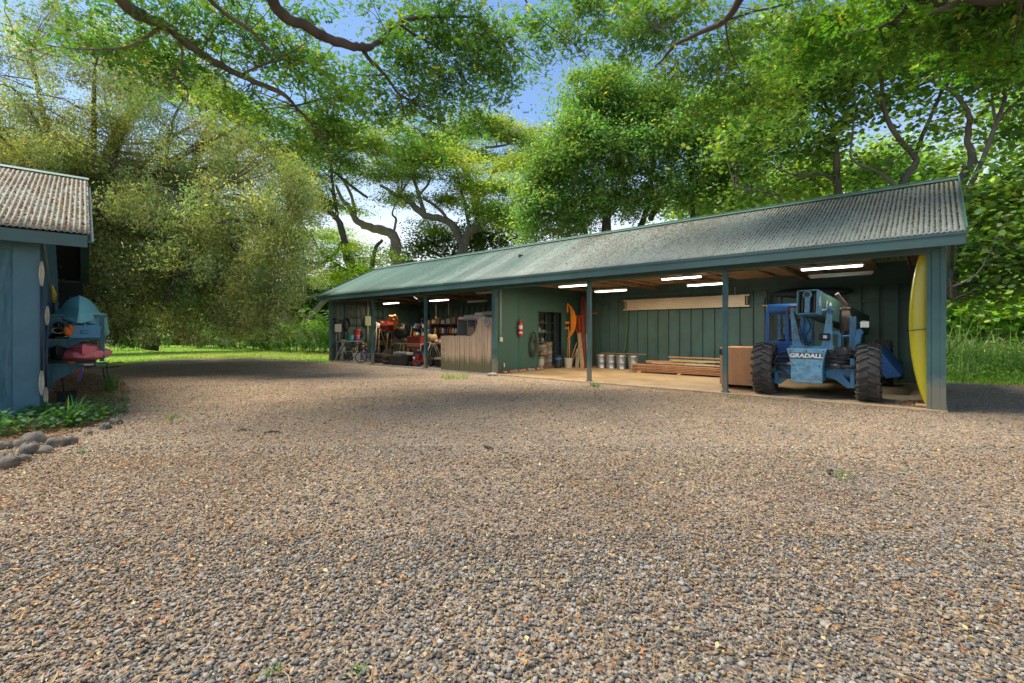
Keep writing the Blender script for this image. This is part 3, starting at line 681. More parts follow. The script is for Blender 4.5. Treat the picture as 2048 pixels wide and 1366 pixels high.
for n,d0,d1,s0 in ((105000,1.0,5.5,.020),(115000,3.3,14,.025),(50000,9,26,.038)):
    x,y=fr_pts(n,d0,d1); k=in_yard(x,y)&(rg.random(n)<.30+.75*wob(x,y,.7,1.0)*wob(x,y,2.1,2)+.3*(x<-2)); x=x[k];y=y[k]
    k2=(y<26); xs.append(x[k2]); ys.append(y[k2]); zs.append(np.full(k2.sum(),s0))
x=np.concatenate(xs);y=np.concatenate(ys);s0=np.concatenate(zs)
# keep off the lawn: litter stops at the lawn edge
lim=np.interp(x,[-40,-19,-14.5,-12,-9.5],[26,17.3,22,25.5,22.5]); k=y<lim; x,y,s0=x[k],y[k],s0[k]
o=litter('fallen_leaves',x,y,np.full(len(x),.008)+.018*rg.random(len(x))**.7*np.clip((14-y)/5,.0,1),s0*(.55+.9*rg.random(len(x))),leaf_cols(len(x))); tag(o,kind='stuff')
xb,yb=fr_pts(30000,1.0,16); k=in_yard(xb,yb)&(rg.random(len(xb))<.30+.5*wob(xb,yb,.9,4)+.6*np.clip(-xb/4,0,1)); xb=xb[k]; yb=yb[k]; nb_=len(xb)
cb=np.array([(.66,.30,.06),(.66,.52,.20),(.62,.42,.18),(.55,.18,.04),(.50,.46,.20)])[rg.choice(5,nb_,p=[.28,.24,.26,.12,.10])]*(.7+.5*rg.random((nb_,1)))
o=litter('fallen_leaves',xb,yb,np.full(nb_,.018)+.01*rg.random(nb_),.031*(.6+.9*rg.random(nb_)),cb.clip(.02,.9),None,.3,slim=.55); tag(o,kind='stuff')
# thin stalks and twigs in the gravel
x,y=fr_pts(42000,1.2,12); k=in_yard(x,y); x=x[k];y=y[k]; n=len(x)
L_=(.03+.07*rg.random(n)); a=rg.random(n)*3.1416; w_=.0012+.0009*rg.random(n)+.0002*y
T=np.array([(-.5,-1,0),(0,-1,1),(.5,-1,0),(.5,1,0),(0,1,1),(-.5,1,0)])
X=T[None,:,0]*L_[:,None]; bend=rg.normal(size=n)*.15; Y=T[None,:,1]*w_[:,None]+(np.abs(T[None,:,0])<.1)*bend[:,None]*L_[:,None]
Z=.014+.01*rg.random((n,1))+T[None,:,2]*.006
ca,sa=np.cos(a)[:,None],np.sin(a)[:,None]
W=np.stack([X*ca-Y*sa+x[:,None],X*sa+Y*ca+y[:,None],Z+0*X],2)
c=np.array([.42,.30,.17])[None]*(.4+.9*rg.random((n,1)))
o=raw_mesh('leaf_stalks',W,6,c.clip(.02,.8),M_litter,None,False,[(0,1,4,5),(1,2,3,4)]); tag(o,kind='stuff')
# debris in the corrugations of the long shed roof, thicker towards the near end
n=60000; u=rg.random(n)**1.5; sx_=OR-.05-u*(LEN*.80); tt=rg.random(n)
keepp=(rg.random(n)<(.25+.9*wob(sx_,tt*3,1.1,3)))&((sx_>-9)|(rg.random(n)<.22)); sx_=sx_[keepp]; tt=tt[keepp]; n=len(sx_)
x0=-LEN-.25; kk=np.round((sx_-x0)/.0765-.75); xx=x0+(kk+.75)*.0765+rg.normal(size=n)*.006
yy=-OV+(RT+OV)*tt; zz=ZE+(ZR-ZE)*tt-.004+.006*rg.random(n)
m_=Matrix.Rotation(TH,4,'Z')
o=litter('roof_litter',xx,yy,zz,.042*(.5+.9*rg.random(n)),(leaf_cols(n,0)*.62),None,.5); o.location=P0; o.rotation_euler=(0,0,TH); tag(o,kind='stuff')
# rust-brown leaf debris lying in the corrugations of the boat shed roof
n=26000; sx_=.66-6.2*rg.random(n); tt=rg.random(n); kp=rg.random(n)<(.45+.6*wob(sx_*1.5,tt*4,1.3,5)); sx_=sx_[kp]; tt=tt[kp]; n=len(sx_)
kk=np.round((sx_+6.2)/.0765-.75); xx=-6.2+(kk+.75)*.0765+rg.normal(size=n)*.009
o=litter('roof_litter',xx,-.55+(4.35+.55)*tt,3.17+(5.28-3.17)*tt-.004+.008*rg.random(n),.045*(.5+.9*rg.random(n)),leaf_cols(n,0)*.8,None,.5); o.location=LC; o.rotation_euler=(0,0,math.atan2(.6707,.7418)); tag(o,kind='stuff')
# grass blades
def blades(name,x,y,h,w,cols,bend=.4,mat=None,z0=0,seg=3,parent=None):
    n=len(x); a=rg.random(n)*6.283; lean=np.abs(rg.normal(size=n))*bend; V=np.zeros((n,2*seg+1,3))
    dx,dy=np.cos(a),np.sin(a); wx,wy=-dy,dx
    for i in range(seg+1):
        t=i/seg; ww=w*(1-t**1.5)*.5; r=lean*h*t*t; z=h*t*(1-.35*lean*t)
        bx=x+dx*r; by=y+dy*r
        if i<seg: V[:,2*i]=np.stack([bx-wx*ww,by-wy*ww,z+z0],1); V[:,2*i+1]=np.stack([bx+wx*ww,by+wy*ww,z+z0],1)
        else: V[:,2*seg]=np.stack([bx,by,z+z0],1)
    fs=[]
    for i in range(seg-1): fs+= [(2*i,2*i+1,2*i+3),(2*i,2*i+3,2*i+2)]
    fs.append((2*seg-2,2*seg-1,2*seg)); return raw_mesh(name,V,2*seg+1,cols,mat or ML_grass,parent,False,fs)
def inpoly(x,y,poly):
    c=np.zeros(len(x),bool); j=len(poly)-1
    for i in range(len(poly)):
        xi,yi=poly[i][0],poly[i][1]; xj,yj=poly[j][0],poly[j][1]
        c^=((yi>y)!=(yj>y))&(x<(xj-xi)*(y-yi)/(yj-yi+1e-9)+xi); j=i
    return c
def scatter(poly,n):
    X=[p[0] for p in poly];Y=[p[1] for p in poly]
    x=rg.uniform(min(X),max(X),n); y=rg.uniform(min(Y),max(Y),n); k=inpoly(x,y,poly); return x[k],y[k]
lwp=[(p[0],p[1]) for p in lawn]
x,y=scatter([(-26,16),(-14.5,20.5),(-12.5,24),(-9.3,21.2),(-6,28),(-8,46),(-40,46)],60000); k=inpoly(x,y,lwp); x,y=x[k],y[k]; n=len(x)
c=vary(rg,(.22,.37,.06),n,.25,(.48,.46,.14),.12)
# a worn tan patch in the lawn
wp=((x+15.5)/5.5)**2+((y-29)/5.0)**2<(.8+.5*wob(x,y,1.5)); c[wp&(rg.random(n)<.75)]*=np.array([2.0,1.0,2.2])
o=blades('lawn_grass',x,y,.05+.05*rg.random(n),.022+0*x,c,.5,seg=2); tag(o,kind='stuff')
# lush verge to the right: low weeds, then tall arching grass
vp=[(13.3,12.75),(20,12.8),(30,13),(30,24),(12,24),(10.5,17)]
x,y=scatter(vp,26000); n=len(x); dist=y-12.8; c=vary(rg,(.15,.34,.03),n,.22,(.3,.45,.06),.2)
o=blades('verge_grass',x,y,(.08+.14*rg.random(n)+.06*dist.clip(0,3)*rg.random(n)),.018+.012*rg.random(n),c,.6); tag(o,kind='stuff')
P=np.stack([x,y,.1+.9*rg.random(n)*np.minimum(1,.15+dist*.35)],1); k=rg.random(n)<.85; P=P[k]
P=P[rg.random(len(P))<.35+.65*wob(P[:,0],P[:,1],1.3,2)]; P=np.repeat(P,4,0)+rg.normal(size=(len(P)*4,3))*.12; P[:,2]=P[:,2].clip(.03)
o=leaves('verge_weeds',P,.07*(.5+rg.random(len(P))),vary(rg,(.17,.32,.05),len(P),.25,(.32,.42,.10),.2),ML_grass,None,'diamond',.4,.2,rg); tag(o,kind='stuff')
def tuft(name,label,cat,x,y,h,nb,w,spr,col,bend,group=None,alt=None):
    t=thing(name,label,cat,(x,y,0),0,group)
    a=rg.random(nb)*6.283; r=spr*np.sqrt(rg.random(nb)); 
    blades('blades',r*np.cos(a),r*np.sin(a),h*(.5+.6*rg.random(nb)),w*(.6+.8*rg.random(nb)),vary(rg,col,nb,.2,alt,.15),bend,parent=t,seg=5)
    return t
cane=[gd(1905,745),gd(1935,748),gd(1970,745)]
for i,(px,d,h,lab) in enumerate(((1893,16.5,2.6,'tall pale arching grass clump against the right corner of the long shed'),(1925,17,2.5,'tall arching grass clump under the low branch right of the shed'),(1965,17.5,2.1,'tall arching grass clump in the middle of the green verge'),(2015,16.5,1.9,'tall broad-bladed grass clump near the right edge of the verge'),(2060,16,1.9,'tall broad-bladed grass clump cut by the right edge of the picture'),(1900,15.0,1.2,'short leafy grass clump in front of the tall pale clump'))):
    p=at(px,663,d); tuft('cane_grass',lab,'tall grass',p.x,p.y,h*.9,60,.06,.75,(.22,.36,.11),1.0,'tall grass clumps right of the shed',(.45,.55,.25))
# hedge of ginger-like plants beyond the lawn: each clump of arching leafy canes is a plant
def frond_plant(label,x,y,h,seed,col=(.12,.27,.05),n=9,alt=(.30,.45,.09)):
    r2=np.random.default_rng(seed); t=thing('ginger_plant',label,'plant',(x,y,0),0,'ginger hedge beyond the lawn')
    P=[];A=[];C=[];st=MB(); V=[]
    for i in range(n):
        a=r2.random()*6.283; l=h*(.7+.45*r2.random()); rr=.45*r2.random()
        pts=[]
        for k in range(7):
            q=k/6; out=rr+l*.42*q*q; pts.append(Vector((math.cos(a)*out,math.sin(a)*out,l*q*(1-.22*q))))
        st.tube(pts,[.018-.002*k for k in range(7)],4,False)
        cb=(1+r2.normal()*.25)
        for k in range(12):
            q=.22+.78*k/11; i0=min(int(q*6),5); f=q*6-i0; p=pts[i0].lerp(pts[i0+1],f)
            for sd in (-1,1):
                dirv=Vector((math.cos(a+sd*1.15),math.sin(a+sd*1.15),-.15-.35*r2.random())); ll=.42*(.7+.5*r2.random())
                wv=Vector((0,0,1)).cross(dirv).normalized()*.045+Vector((0,0,.03*sd))
                e=p+dirv*ll; m=p+dirv*ll*.45+Vector((0,0,.04))
                V.append([tuple(p),tuple(m-wv),tuple(e),tuple(m+wv)])
                c=np.array(alt if r2.random()<.2 else col)*cb*(.8+.4*r2.random()); C.append(c)
    st.build('stems',M_cane,t)
    raw_mesh('leaves',np.array(V),4,np.array(C).clip(.01,.8),ML_grass,t)
    return t
M_cane=pm('green_cane',(.16,.20,.06),.6,.3,3)
hp=[(i*27+398,d) for i,d in zip(range(11),(41,40,39,38,37,36,34.5,33.5,32.5,31.5,30.5))]
names=['leftmost','second','third','fourth','fifth','sixth','seventh','eighth','ninth','tenth','eleventh']
for i,(px,d) in enumerate(hp):
    p=at(px,663,d); hh=1.7+.5*math.sin(i*2.1)
    if px>560: hh+=.5
    frond_plant(f'leafy ginger clump, {names[i]} from the left in the front row of the hedge',p.x,p.y,hh,100+i,n=13)
    q=at(px+12,663,d+2.0); frond_plant(f'taller ginger clump, {names[i]} from the left in the hedge back row',q.x,q.y,hh+.65+.3*math.sin(i*3.3),200+i,(.17,.33,.06),11)
# smaller plants under the weeping tree
for i,(px,d) in enumerate(((235,36),(275,37),(330,43),(380,44))):
    p=at(px,663,d); frond_plant(f'bright green clump beyond the lawn under the weeping tree, {names[i]} from the left',p.x,p.y,1.6,300+i,(.15,.33,.05),10)
def leafy(name,label,px,py,r,h,n,size,col,shape,seed,alt=None,group=None,up=.5):
    r2=np.random.default_rng(seed); p=gd(px,py); t=thing(name,label,'plant',p,0,group)
    a=r2.random(n)*6.283; rr=r*np.sqrt(r2.random(n)); z=h*r2.random(n)**.7*(1-.55*(rr/r)**2)+.02
    P=np.stack([rr*np.cos(a),rr*np.sin(a),z],1)
    leaves('leaves',P,size*(.6+.8*r2.random(n)),vary(r2,col,n,.22,alt,.15),ML_grass,t,shape,up,.1,r2)
    st=MB()
    for k in range(10):
        q=P[k]; st.tube([(q[0]*.4,q[1]*.4,0),(q[0]*.8,q[1]*.8,q[2]*.6),tuple(q)],.004,4,False)
    st.build('stems',M_cane,t)
lp=[(8,868,.45,.34),(60,862,.42,.34),(112,858,.40,.32),(150,850,.38,.30),(185,842,.36,.30),(218,828,.34,.30),(80,836,.3,.24),(232,806,.33,.30),(215,785,.32,.34),(-40,880,.4,.3),(172,815,.3,.28),(128,833,.3,.22)]
lab=['dark heart-leaved groundcover under the left shed door','heart-leaved groundcover beside the tall rounded stone','heart-leaved clump behind the long pale stone','green clump just right of the shed corner','leafy clump behind the small upright stone','leafy clump at the bend of the bed','low sprig at the foot of the paddles','light green weedy clump near the right edge of the bed','yellow-green weedy clump in the middle back of the bed','groundcover cut by the left picture edge','weedy clump between the rack and the bend','low leafy sprig on the bare mulch']
for i,(px,py,r_,h_) in enumerate(lp):
    yel=i in(7,8,10); leafy('groundcover_plant',lab[i],px,py,r_,h_,(90 if i%3 else 190) if not yel else 300,.06 if not yel else .045,(.07,.20,.05) if not yel else (.19,.29,.04),'round' if not yel else 'slim',500+i,(.12,.28,.05),'leafy plants in the bed')
def tuftat(label,px,py,h,nb,w,spr,col,bend,name='grass_tuft'):
    p=gd(px,py); tuft(name,label,'grass tuft',p.x,p.y,h,nb,w,spr,col,bend)
tuftat('strappy green lily tuft in front of the rack',150,852,.55,26,.035,.12,(.07,.20,.05),.8,'lily_tuft')
tuftat('strappy green lily tuft at the back of the bed near the stones',222,782,.55,30,.035,.14,(.07,.22,.05),.6,'lily_tuft')
tuftat('bright grass tuft growing in gravel in front of the slatted gate',908,757,.22,160,.012,.45,(.22,.38,.05),.6)
tuftat('small grass tuft on the gravel left of the bright one',815,752,.10,50,.010,.3,(.20,.32,.05),.6)
tuftat('tiny weed sprouting alone on the gravel left of centre',346,838,.10,30,.012,.10,(.17,.33,.05),.8)
tuftat('green weed at the foot of the second post from the slatted gate',1190,773,.16,60,.012,.14,(.08,.25,.04),.7)
tuftat('tiny weed at the foot of the post nearest the loader',1466,797,.08,30,.012,.12,(.10,.28,.04),.8)
tuftat('flat green weed sprouting on the gravel right of centre',1690,955,.07,26,.012,.11,(.14,.30,.07),.9)
tuftat('small green sprout at the bottom edge of the picture',722,1345,.06,9,.010,.03,(.18,.38,.08),.8)
tuftat('pale green sprout near the bottom left of centre',545,1352,.05,8,.010,.03,(.20,.38,.10),.9)
tuftat('tiny sprout on the gravel left of the bottom middle',668,1250,.03,6,.008,.02,(.2,.38,.1),.9)
tuftat('thin weeds on the gravel in front of the partition wall',1045,765,.07,60,.010,.5,(.20,.32,.05),.6)
tuftat('small weed by the pale border stones at the left',165,905,.06,20,.012,.08,(.18,.38,.06),.8)
t=thing('loose_stone','pale rounded stone lying at the foot of the green partition post','stone',gd(985,752),0); g=MB(); g.ball((0,0,.05),(.36,.2,.13),16,10,lump=.08,seed=3); g.build('rock',pm('pale_rock',(.36,.33,.28),.85,.3,4,bump=.4,bscale=14),t)
for i,(px,py,l,a,lab) in enumerate(((545,868,.22,.3,'dark curled bark piece on the gravel left of centre'),(485,864,.14,.1,'small dark stick left of the curled bark'),(975,898,.2,2.4,'short dark stick on the gravel in the middle'),(1660,948,.12,1.0,'short twig beside the flat weed'))):
    p=gd(px,py); t=thing('stick',lab,'stick',p,a); g=MB(); g.tube([(-l/2,0,.02),(-l*.1,.02,.035),(l*.3,0,.03),(l/2,-.03,.02)],[.010,.016,.014,.006],7); g.build('bark',M_barkd,t)
# brown mound and red object beyond the hedge, pale boulder under the tree
t=thing('earth_mound','brown earth mound rising behind the hedge','mound',at(530,663,48)-Vector((0,0,CH)),0); g=MB(); g.ball((0,0,0),(5.0,4,6.4),24,16,lump=.03,seed=2); g.build('mound',pm('mound_earth',(.16,.12,.095),.95,.35,3,bump=.6,bscale=8),t)
t=thing('red_tarp','small red tarp beside the earth mound behind the hedge','tarp',at(545,663,45)-Vector((0,0,-1.0)),0.2); g=MB(); g.ball((0,0,.45),(1.0,.5,.7),14,8,lump=.1,seed=4); g.build('cloth',M_red,t)
for px,d,w_,h_,lab,sd in ((245,48,3.4,3.4,'pale rock outcrop beyond the lawn under the weeping tree',5),(285,50,3.0,2.2,'lower pale boulder right of the rock outcrop',8)):
    t=thing('boulder',lab,'boulder',at(px,663,d)-Vector((0,0,CH)),0); g=MB(); g.ball((0,0,.2),(w_,w_*.7,h_),20,14,lump=.12,seed=sd); g.build('rock',pm('outcrop',(.30,.26,.24),.9,.4,2,bump=.6,bscale=6),t)

# mulch of orange-brown leaves over the bed
x,y=scatter([(p.x,p.y) for p in bed],9000); n=len(x)
o=litter('bed_litter',x,y,.014+.01*rg.random(n),.045*(.5+.9*rg.random(n)),(leaf_cols(n,1)*np.array([.9,.7,.7])).clip(.02,.9)); tag(o,kind='stuff')
# ------------------------------------------------------------------ the blue telescopic loader
M_lb=pm('loader_blue',(.06,.21,.36),.5,.25,3,dirt=(.07,.06,.05),damt=.8,dscale=6,bump=.12,bscale=40)
M_lbp=pm('faded_loader_blue',(.13,.34,.47),.5,.2,4,dirt=(.10,.085,.065),damt=.9,dscale=7,bump=.12,bscale=40)
M_cab=pm('cab_blue',(.025,.13,.40),.45,.2,2,dirt=(.05,.07,.10),damt=.4)
M_tyre=pm('dusty_tyre',(.050,.048,.045),.85,.4,5,dirt=(.13,.105,.08),damt=.5,dscale=4,bump=.4,bscale=30)
M_side=pm('muddy_sidewall',(.13,.10,.07),.9,.35,4,dirt=(.06,.05,.04),damt=.6,dscale=5,bump=.3,bscale=30)
M_boom=pm('faded_green_boom',(.10,.19,.15),.6,.3,3,dirt=(.05,.07,.05),damt=.6,dscale=3)
M_grease=pm('greasy_steel',(.045,.045,.045),.5,.4,8,dirt=(.14,.09,.05),damt=.6,metal=.2)
M_steel=pm('bare_steel',(.38,.37,.35),.35,.2,6,metal=.8,dirt=(.2,.12,.07))
M_rust=pm('rusty_muffler',(.20,.14,.11),.85,.4,5,dirt=(.10,.06,.04),damt=.6)
M_lett=pm('letter_white',(.72,.72,.66),.5,.1,5,dirt=(.3,.3,.28)); M_glass=pm('mirror_glass',(.30,.34,.36),.12,.1,3,metal=.9,bump=0)
ld=thing('telescopic_loader','old blue telescopic loader with muddy lugged tyres parked in the right-hand bay','loader',S(2.02,.52,.035),TH)
def wheel(x,y,r=.585,w=.36,steer=0.0):
    h=bpy.data.objects.new('wheel',None)
    g=MB(); Mx=Matrix.Translation((x,y,r-.01))@Matrix.Rotation(steer,4,'Z')@Matrix.Rotation(R(90),4,'Y')
    hw=w/2; rr=.30
    prof=[(rr,-hw*.75),(rr+.05,-hw*.95),(r*.80,-hw*1.04),(r*.92,-hw*.95),(r*.955,-hw*.75),(r*.965,0),(r*.955,hw*.75),(r*.92,hw*.95),(r*.80,hw*1.04),(rr+.05,hw*.95),(rr,hw*.75)]
    ring=prof+[prof[0]]
    g.lathe(ring,40,Mx,cap=False); 
    tyre=g.build('wheel',[M_side],ld)
    g=MB(); n=20
    for k in range(n):
        for sd in (-1,1):
            a0=2*math.pi*(k+(.5 if sd>0 else 0))/n
            # lug: chevron from the centre line out to the shoulder and down the side
            pts=[(r*.985,.0,a0),(r*.99,sd*hw*.5,a0+.07),(r*.965,sd*hw*.93,a0+.16),(r*.86,sd*hw*1.06,a0+.20)]
            for (ra,za,aa),(rb,zb,ab) in zip(pts[:-1],pts[1:]):
                A=Mx@Vector((ra*math.cos(aa),ra*math.sin(aa),za)); B=Mx@Vector((rb*math.cos(ab),rb*math.sin(ab),zb))
                up=Mx.to_3x3()@Vector((math.cos(aa),math.sin(aa),0)); g.bar(A-(B-A)*.06,B+(B-A)*.06,.052,.038,up)
    g.lathe([(r*.958,-hw*.8),(r*.968,0),(r*.958,hw*.8)],40,Mx,cap=False)
    g.build('tread',M_tyre,tyre)
    g=MB(); s=1 if x>0 else -1
    g.lathe([(rr,-hw*.75),(rr-.02,-hw*.5),(rr-.03,0),(rr-.02,hw*.5),(rr,hw*.75)],32,Mx,cap=False)
    g.lathe([(0,-.02),(rr-.03,-.02),(rr-.03,.02),(0,.02)],32,Mx,cap=False)
    g.lathe([(.0,-.13),(.09,-.13),(.11,-.02),(.11,.02),(.09,.15),(0,.15)],20,Mx,cap=False)
    for k in range(8):
        a=k*math.pi/4
        for z in (-.03,.03): g.box((.17*math.cos(a),.17*math.sin(a),z),(.025,.025,.02),M=Mx)
    g.build('rim',M_lbp,tyre)
    return tyre
wheel(-.96,0,.585,.37,.06); wheel(.95,.03,.585,.37,.06); wheel(-.93,3.62,.60,.36); wheel(.95,3.62,.60,.36)
# front plate with lettering
g=MB(); zt,zb=1.055,.33; n=10; L_=[];Rr=[]
for i in range(n+1):
    u=i/n; z=zt+(zb-zt)*u; w_=.375-.085*math.sin(min(1,u*1.5)*math.pi/2)-.0*u; L_.append((-w_+.0,z)); Rr.append((w_-.01,z))
poly=L_+Rr[::-1]
g.prism(poly,.0,.05,Matrix.Translation((-.06,-.42,0))@Matrix.Rotation(R(90),4,'X')); g.build('front_plate',M_lbp,ld,.012)
g=MB(); g.bb((-.36,-.415,.36),(.22,.15,1.0)); g.build('front_frame',M_lb,ld,.02)
text_mesh('lettering','GRADALL',.122,.003,M_lett,ld,Matrix.Translation((-.075,-.474,.90))@Matrix.Rotation(R(90),4,'X')@Matrix.Diagonal((1.12,.95,1,1)),.005,.12)
g=MB(); g.bb((-.375,-.473,.833),(.225,-.4715,.966)); g.build('lettering_band',pm('dark_band',(.05,.09,.12),.6),ld)
# axle: drop arms either side, links, steering cylinders
g=MB()
for s in (-1,1):
    g.prism([(.25*s,.62),(.25*s,.44),(.42*s,.40),(.62*s,.24),(.80*s,.24),(.80*s,.34),(.66*s,.36),(.50*s,.60),(.40*s,.72)][::s],-.06,.06,Matrix.Translation((-.02,-.05,0))@Matrix.Rotation(R(90),4,'X'))
    g.bb((.70*s-.04,-.16,.25),(.70*s+.04,.10,.86)); g.cyl((.58*s,0,.55),(.93*s,0,.55),.12)
g.cyl((-.6,.0,.55),(.6,.0,.55),.10); g.build('front_axle',M_lb,ld,.01)
g=MB()
for s in (-1,1): g.cyl((.3*s,-.17,.70),(.72*s,-.2,.69),.035); g.cyl((.3*s,.05,.84),(.76*s,.0,.83),.03)
g.box((-.55,-.05,.42),(.22,.14,.10)); g.box((.50,.1,.50),(.25,.25,.22)); g.build('axle_linkage',M_grease,ld,.008)
g=MB()
for s in (-1,1): g.cyl((.33*s,-.19,.71),(.50*s,-.205,.70),.042); 
g.cyl((.30,-.12,.79),(.62,-.14,.78),.022); g.build('steering_ram',M_steel,ld)
g=MB(); g.bb((-.60,.25,.45),(.62,3.9,.62)); g.bb((-.55,.2,.62),(-.35,3.8,.95)); g.bb((.38,.2,.62),(.56,3.8,.92)); g.bb((-.8,3.5,.5),(.8,3.75,.68)); g.build('chassis',M_grease,ld,.01)
def hose(pts,r=.012,name='hydraulic_hose',mat=None): 
    g=MB(); g.tube(smooth_path(pts,5),r,6); return g.build(name,mat or M_black,ld)
hose([(-.35,-.25,.98),(-.55,-.22,.96),(-.68,-.2,.90),(-.74,-.2,.78),(-.76,-.15,.6)],.016); hose([(-.3,-.28,.9),(-.62,-.25,.86),(-.70,-.22,.7),(-.66,-.18,.58),(-.5,-.15,.5)],.012)
hose([(.28,-.2,.98),(.5,-.15,.93),(.68,-.1,.95),(.78,-.05,.8)],.014); hose([(.28,-.1,.93),(.55,-.1,.88),(.8,.1,.92)],.014)
for k in range(7):
    a=.28+.05*k; hose([(-.30,-.2,.62+.05*k),(-.48-.02*k,-.28+.02*k,.60+.06*k),(-.66,-.22,.55+.04*k),(-.72,-.1,.50+.03*k)],.009)
    hose([(.24,-.18,.60+.05*k),(.40,-.27+.02*k,.66+.04*k),(.58,-.2,.74+.03*k),(.74,-.05,.66+.04*k)],.009)
g=MB()
for (x,z) in ((-.36,1.0),(.24,1.0),(-.30,.42),(.18,.42),(-.06,1.0),(-.30,.7),(.17,.7)): g.cyl((x,-.470,z),(x,-.484,z),.014,n=8)
g.build('plate_bolt',M_grease,ld)
g=MB()
for (x,z,l,a) in ((-.10,.62,.20,.05),(.06,.72,.02,.1),(-.18,.50,.09,-.2),(.10,.46,.12,.1),(-.02,.66,.08,.3),(.02,.40,.2,.02)): g.box((x,-.4722,z),(l,.002,.008),(0,a,0))
g.build('scrape_marks',M_rust,ld)
# engine deck on the right
g=MB(); 
for (x,y,z,a,b,c) in ((.55,.5,.98,.30,.5,.14),(.40,.3,1.02,.12,.14,.14),(.62,.45,1.08,.12,.12,.16),(.50,.9,.95,.5,.8,.1),(.30,.1,.99,.06,.08,.16)): g.box((x,y,z),(a,b,c))
g.cyl((.66,.1,1.0),(.66,.1,1.13),.05); g.cyl((.56,-.05,.98),(.56,-.05,1.08),.035); g.build('engine_parts',pm('oily_metal',(.20,.17,.13),.6,.5,9,dirt=(.05,.04,.03),damt=.7),ld,.008)
g=MB()
for a,b in (((.20,.4,1.0),(.20,.4,1.42)),((.42,.35,1.0),(.42,.35,1.38))): g.bar(a,b,.06,.05,(0,1,0))
g.bar((.20,.4,1.40),(.42,.35,1.38),.07,.06,(0,1,0)); g.bb((.44,.4,1.30),(.62,1.3,1.33)); g.bar((.42,.9,1.30),(.62,1.3,1.30),.04,.06,(0,0,1)); g.build('engine_hood_frame',pm('light_blue_frame',(.14,.38,.66),.5,.2,3,dirt=(.1,.12,.14)),ld,.006)
g=MB(); g.bb((.62,.10,1.0),(.74,.22,1.72)); g.build('mirror_post',M_lb,ld,.008)
g=MB(); g.ball((.88,.12,1.56),(.20,.05,.17),14,8); g.bar((.7,.15,1.6),(.86,.14,1.6),.02,.02); mir=g.build('mirror',M_grease,ld)
g=MB(); g.box((.88,.092,1.56),(.15,.008,.13)); g.build('mirror_face',M_glass,mir,.02)
g=MB(); g.cyl((.74,.0,1.02),(.80,.05,1.42),.07,.05); g.cyl((.80,.02,1.40),(.80,.14,1.40),.065); g.build('swing_arm',M_lb,ld,.006)
# masts carrying the boom nose
g=MB()
g.prism([(-.40,1.06),(-.14,1.06),(-.30,1.50),(-.34,1.94),(-.44,1.94)],-.03,.03,Matrix.Translation((-.02,.05,0))@Matrix.Rotation(R(90),4,'X'))
g.prism([(.14,1.06),(.36,1.06),(.34,1.97),(.26,1.97),(.22,1.60)],-.03,.03,Matrix.Translation((-.02,.05,0))@Matrix.Rotation(R(90),4,'X'))
g.bb((-.46,-.02,1.02),(.36,.14,1.10)); g.build('mast_plate',M_lbp,ld,.008)
g=MB(); g.cyl((-.10,.14,1.06),(-.10,.10,1.62),.085); g.cyl((-.40,.1,1.84),(.30,.1,1.84),.055); g.cyl((-.27,.1,1.83),(.02,.1,1.83),.09); g.cyl((.3,.0,1.86),(.3,.16,1.86),.05); g.cyl((-.30,.12,1.1),(-.22,.1,1.75),.04); g.build('lift_cylinder',M_lb,ld)
hose([(-.38,.0,1.85),(-.30,-.06,1.55),(-.22,-.10,1.2),(-.12,-.14,1.14),(.02,-.12,1.22),(-.02,-.05,1.5)],.014); hose([(-.34,0,1.8),(-.25,-.02,1.5),(-.20,-.05,1.25),(-.05,-.05,1.2),(-.0,.0,1.6)],.012)
hose([(-.15,0,1.75),(-.05,-.05,1.55),(-.12,-.08,1.35),(-.18,-.02,1.2)],.014)
g=MB(); g.box((.20,-.02,1.30),(.20,.05,.15)); lampo=g.build('work_lamp',M_black,ld,.02)
g=MB(); g.box((.21,-.048,1.30),(.07,.012,.07)); g.build('lamp_lens',M_lett,lampo,.01)
# boom: box section from the nose down to the rear
def boomM():
    a=Vector((-.09,-.22,2.05)); b=Vector((.47,3.95,1.58)); z=(b-a).normalized(); x=z.cross(Vector((0,0,1))).normalized()*1; y=z.cross(x); 
    return a,b,Matrix(((x.x,y.x,z.x,a.x),(x.y,y.y,z.y,a.y),(x.z,y.z,z.z,a.z),(0,0,0,1)))
ba,bb_,BM=boomM(); BL=(bb_-ba).length
g=MB(); w_=.185; h_=.26
def tubebox(g,z0,z1,w,h,th=.018):
    for c,d in (((w-th/2,0),(th,2*h)),((-w+th/2,0),(th,2*h)),((0,h-th/2),(2*w-2*th,th)),((0,-h+th/2),(2*w-2*th,th))): g.box((c[0],c[1],(z0+z1)/2),(d[0],d[1],z1-z0),M=BM)
tubebox(g,.0,BL,w_,h_*.98); bo=g.build('boom',M_boom,ld,.003)
g=MB(); tubebox(g,-.03,.30,w_+.012,h_); 
g.build('boom_nose_frame',M_lbp,bo,.004)
g=MB(); g.box((0,0,.22),(2*w_-.04,2*h_-.04,.02),M=BM); g.box((-.10,0,.08),(.03,.42,.1),M=BM); g.box((.13,.02,.08),(.03,.40,.1),M=BM); g.build('boom_inside',M_grease,bo)
g=MB(); g.box((0,.03,.02),(.10,.40,.05),M=BM); g.lathe([(.0,-.03),(.085,-.03),(.085,.03),(0,.03)],20,BM@Matrix.Translation((0,-.16,.02)),cap=False); g.build('nose_link',M_lbp,bo,.006)
g=MB(); g.lathe([(.0,-.035),(.05,-.035),(.05,.035),(0,.035)],16,BM@Matrix.Translation((0,-.16,.0)),cap=False); g.build('nose_pin',M_grease,bo)
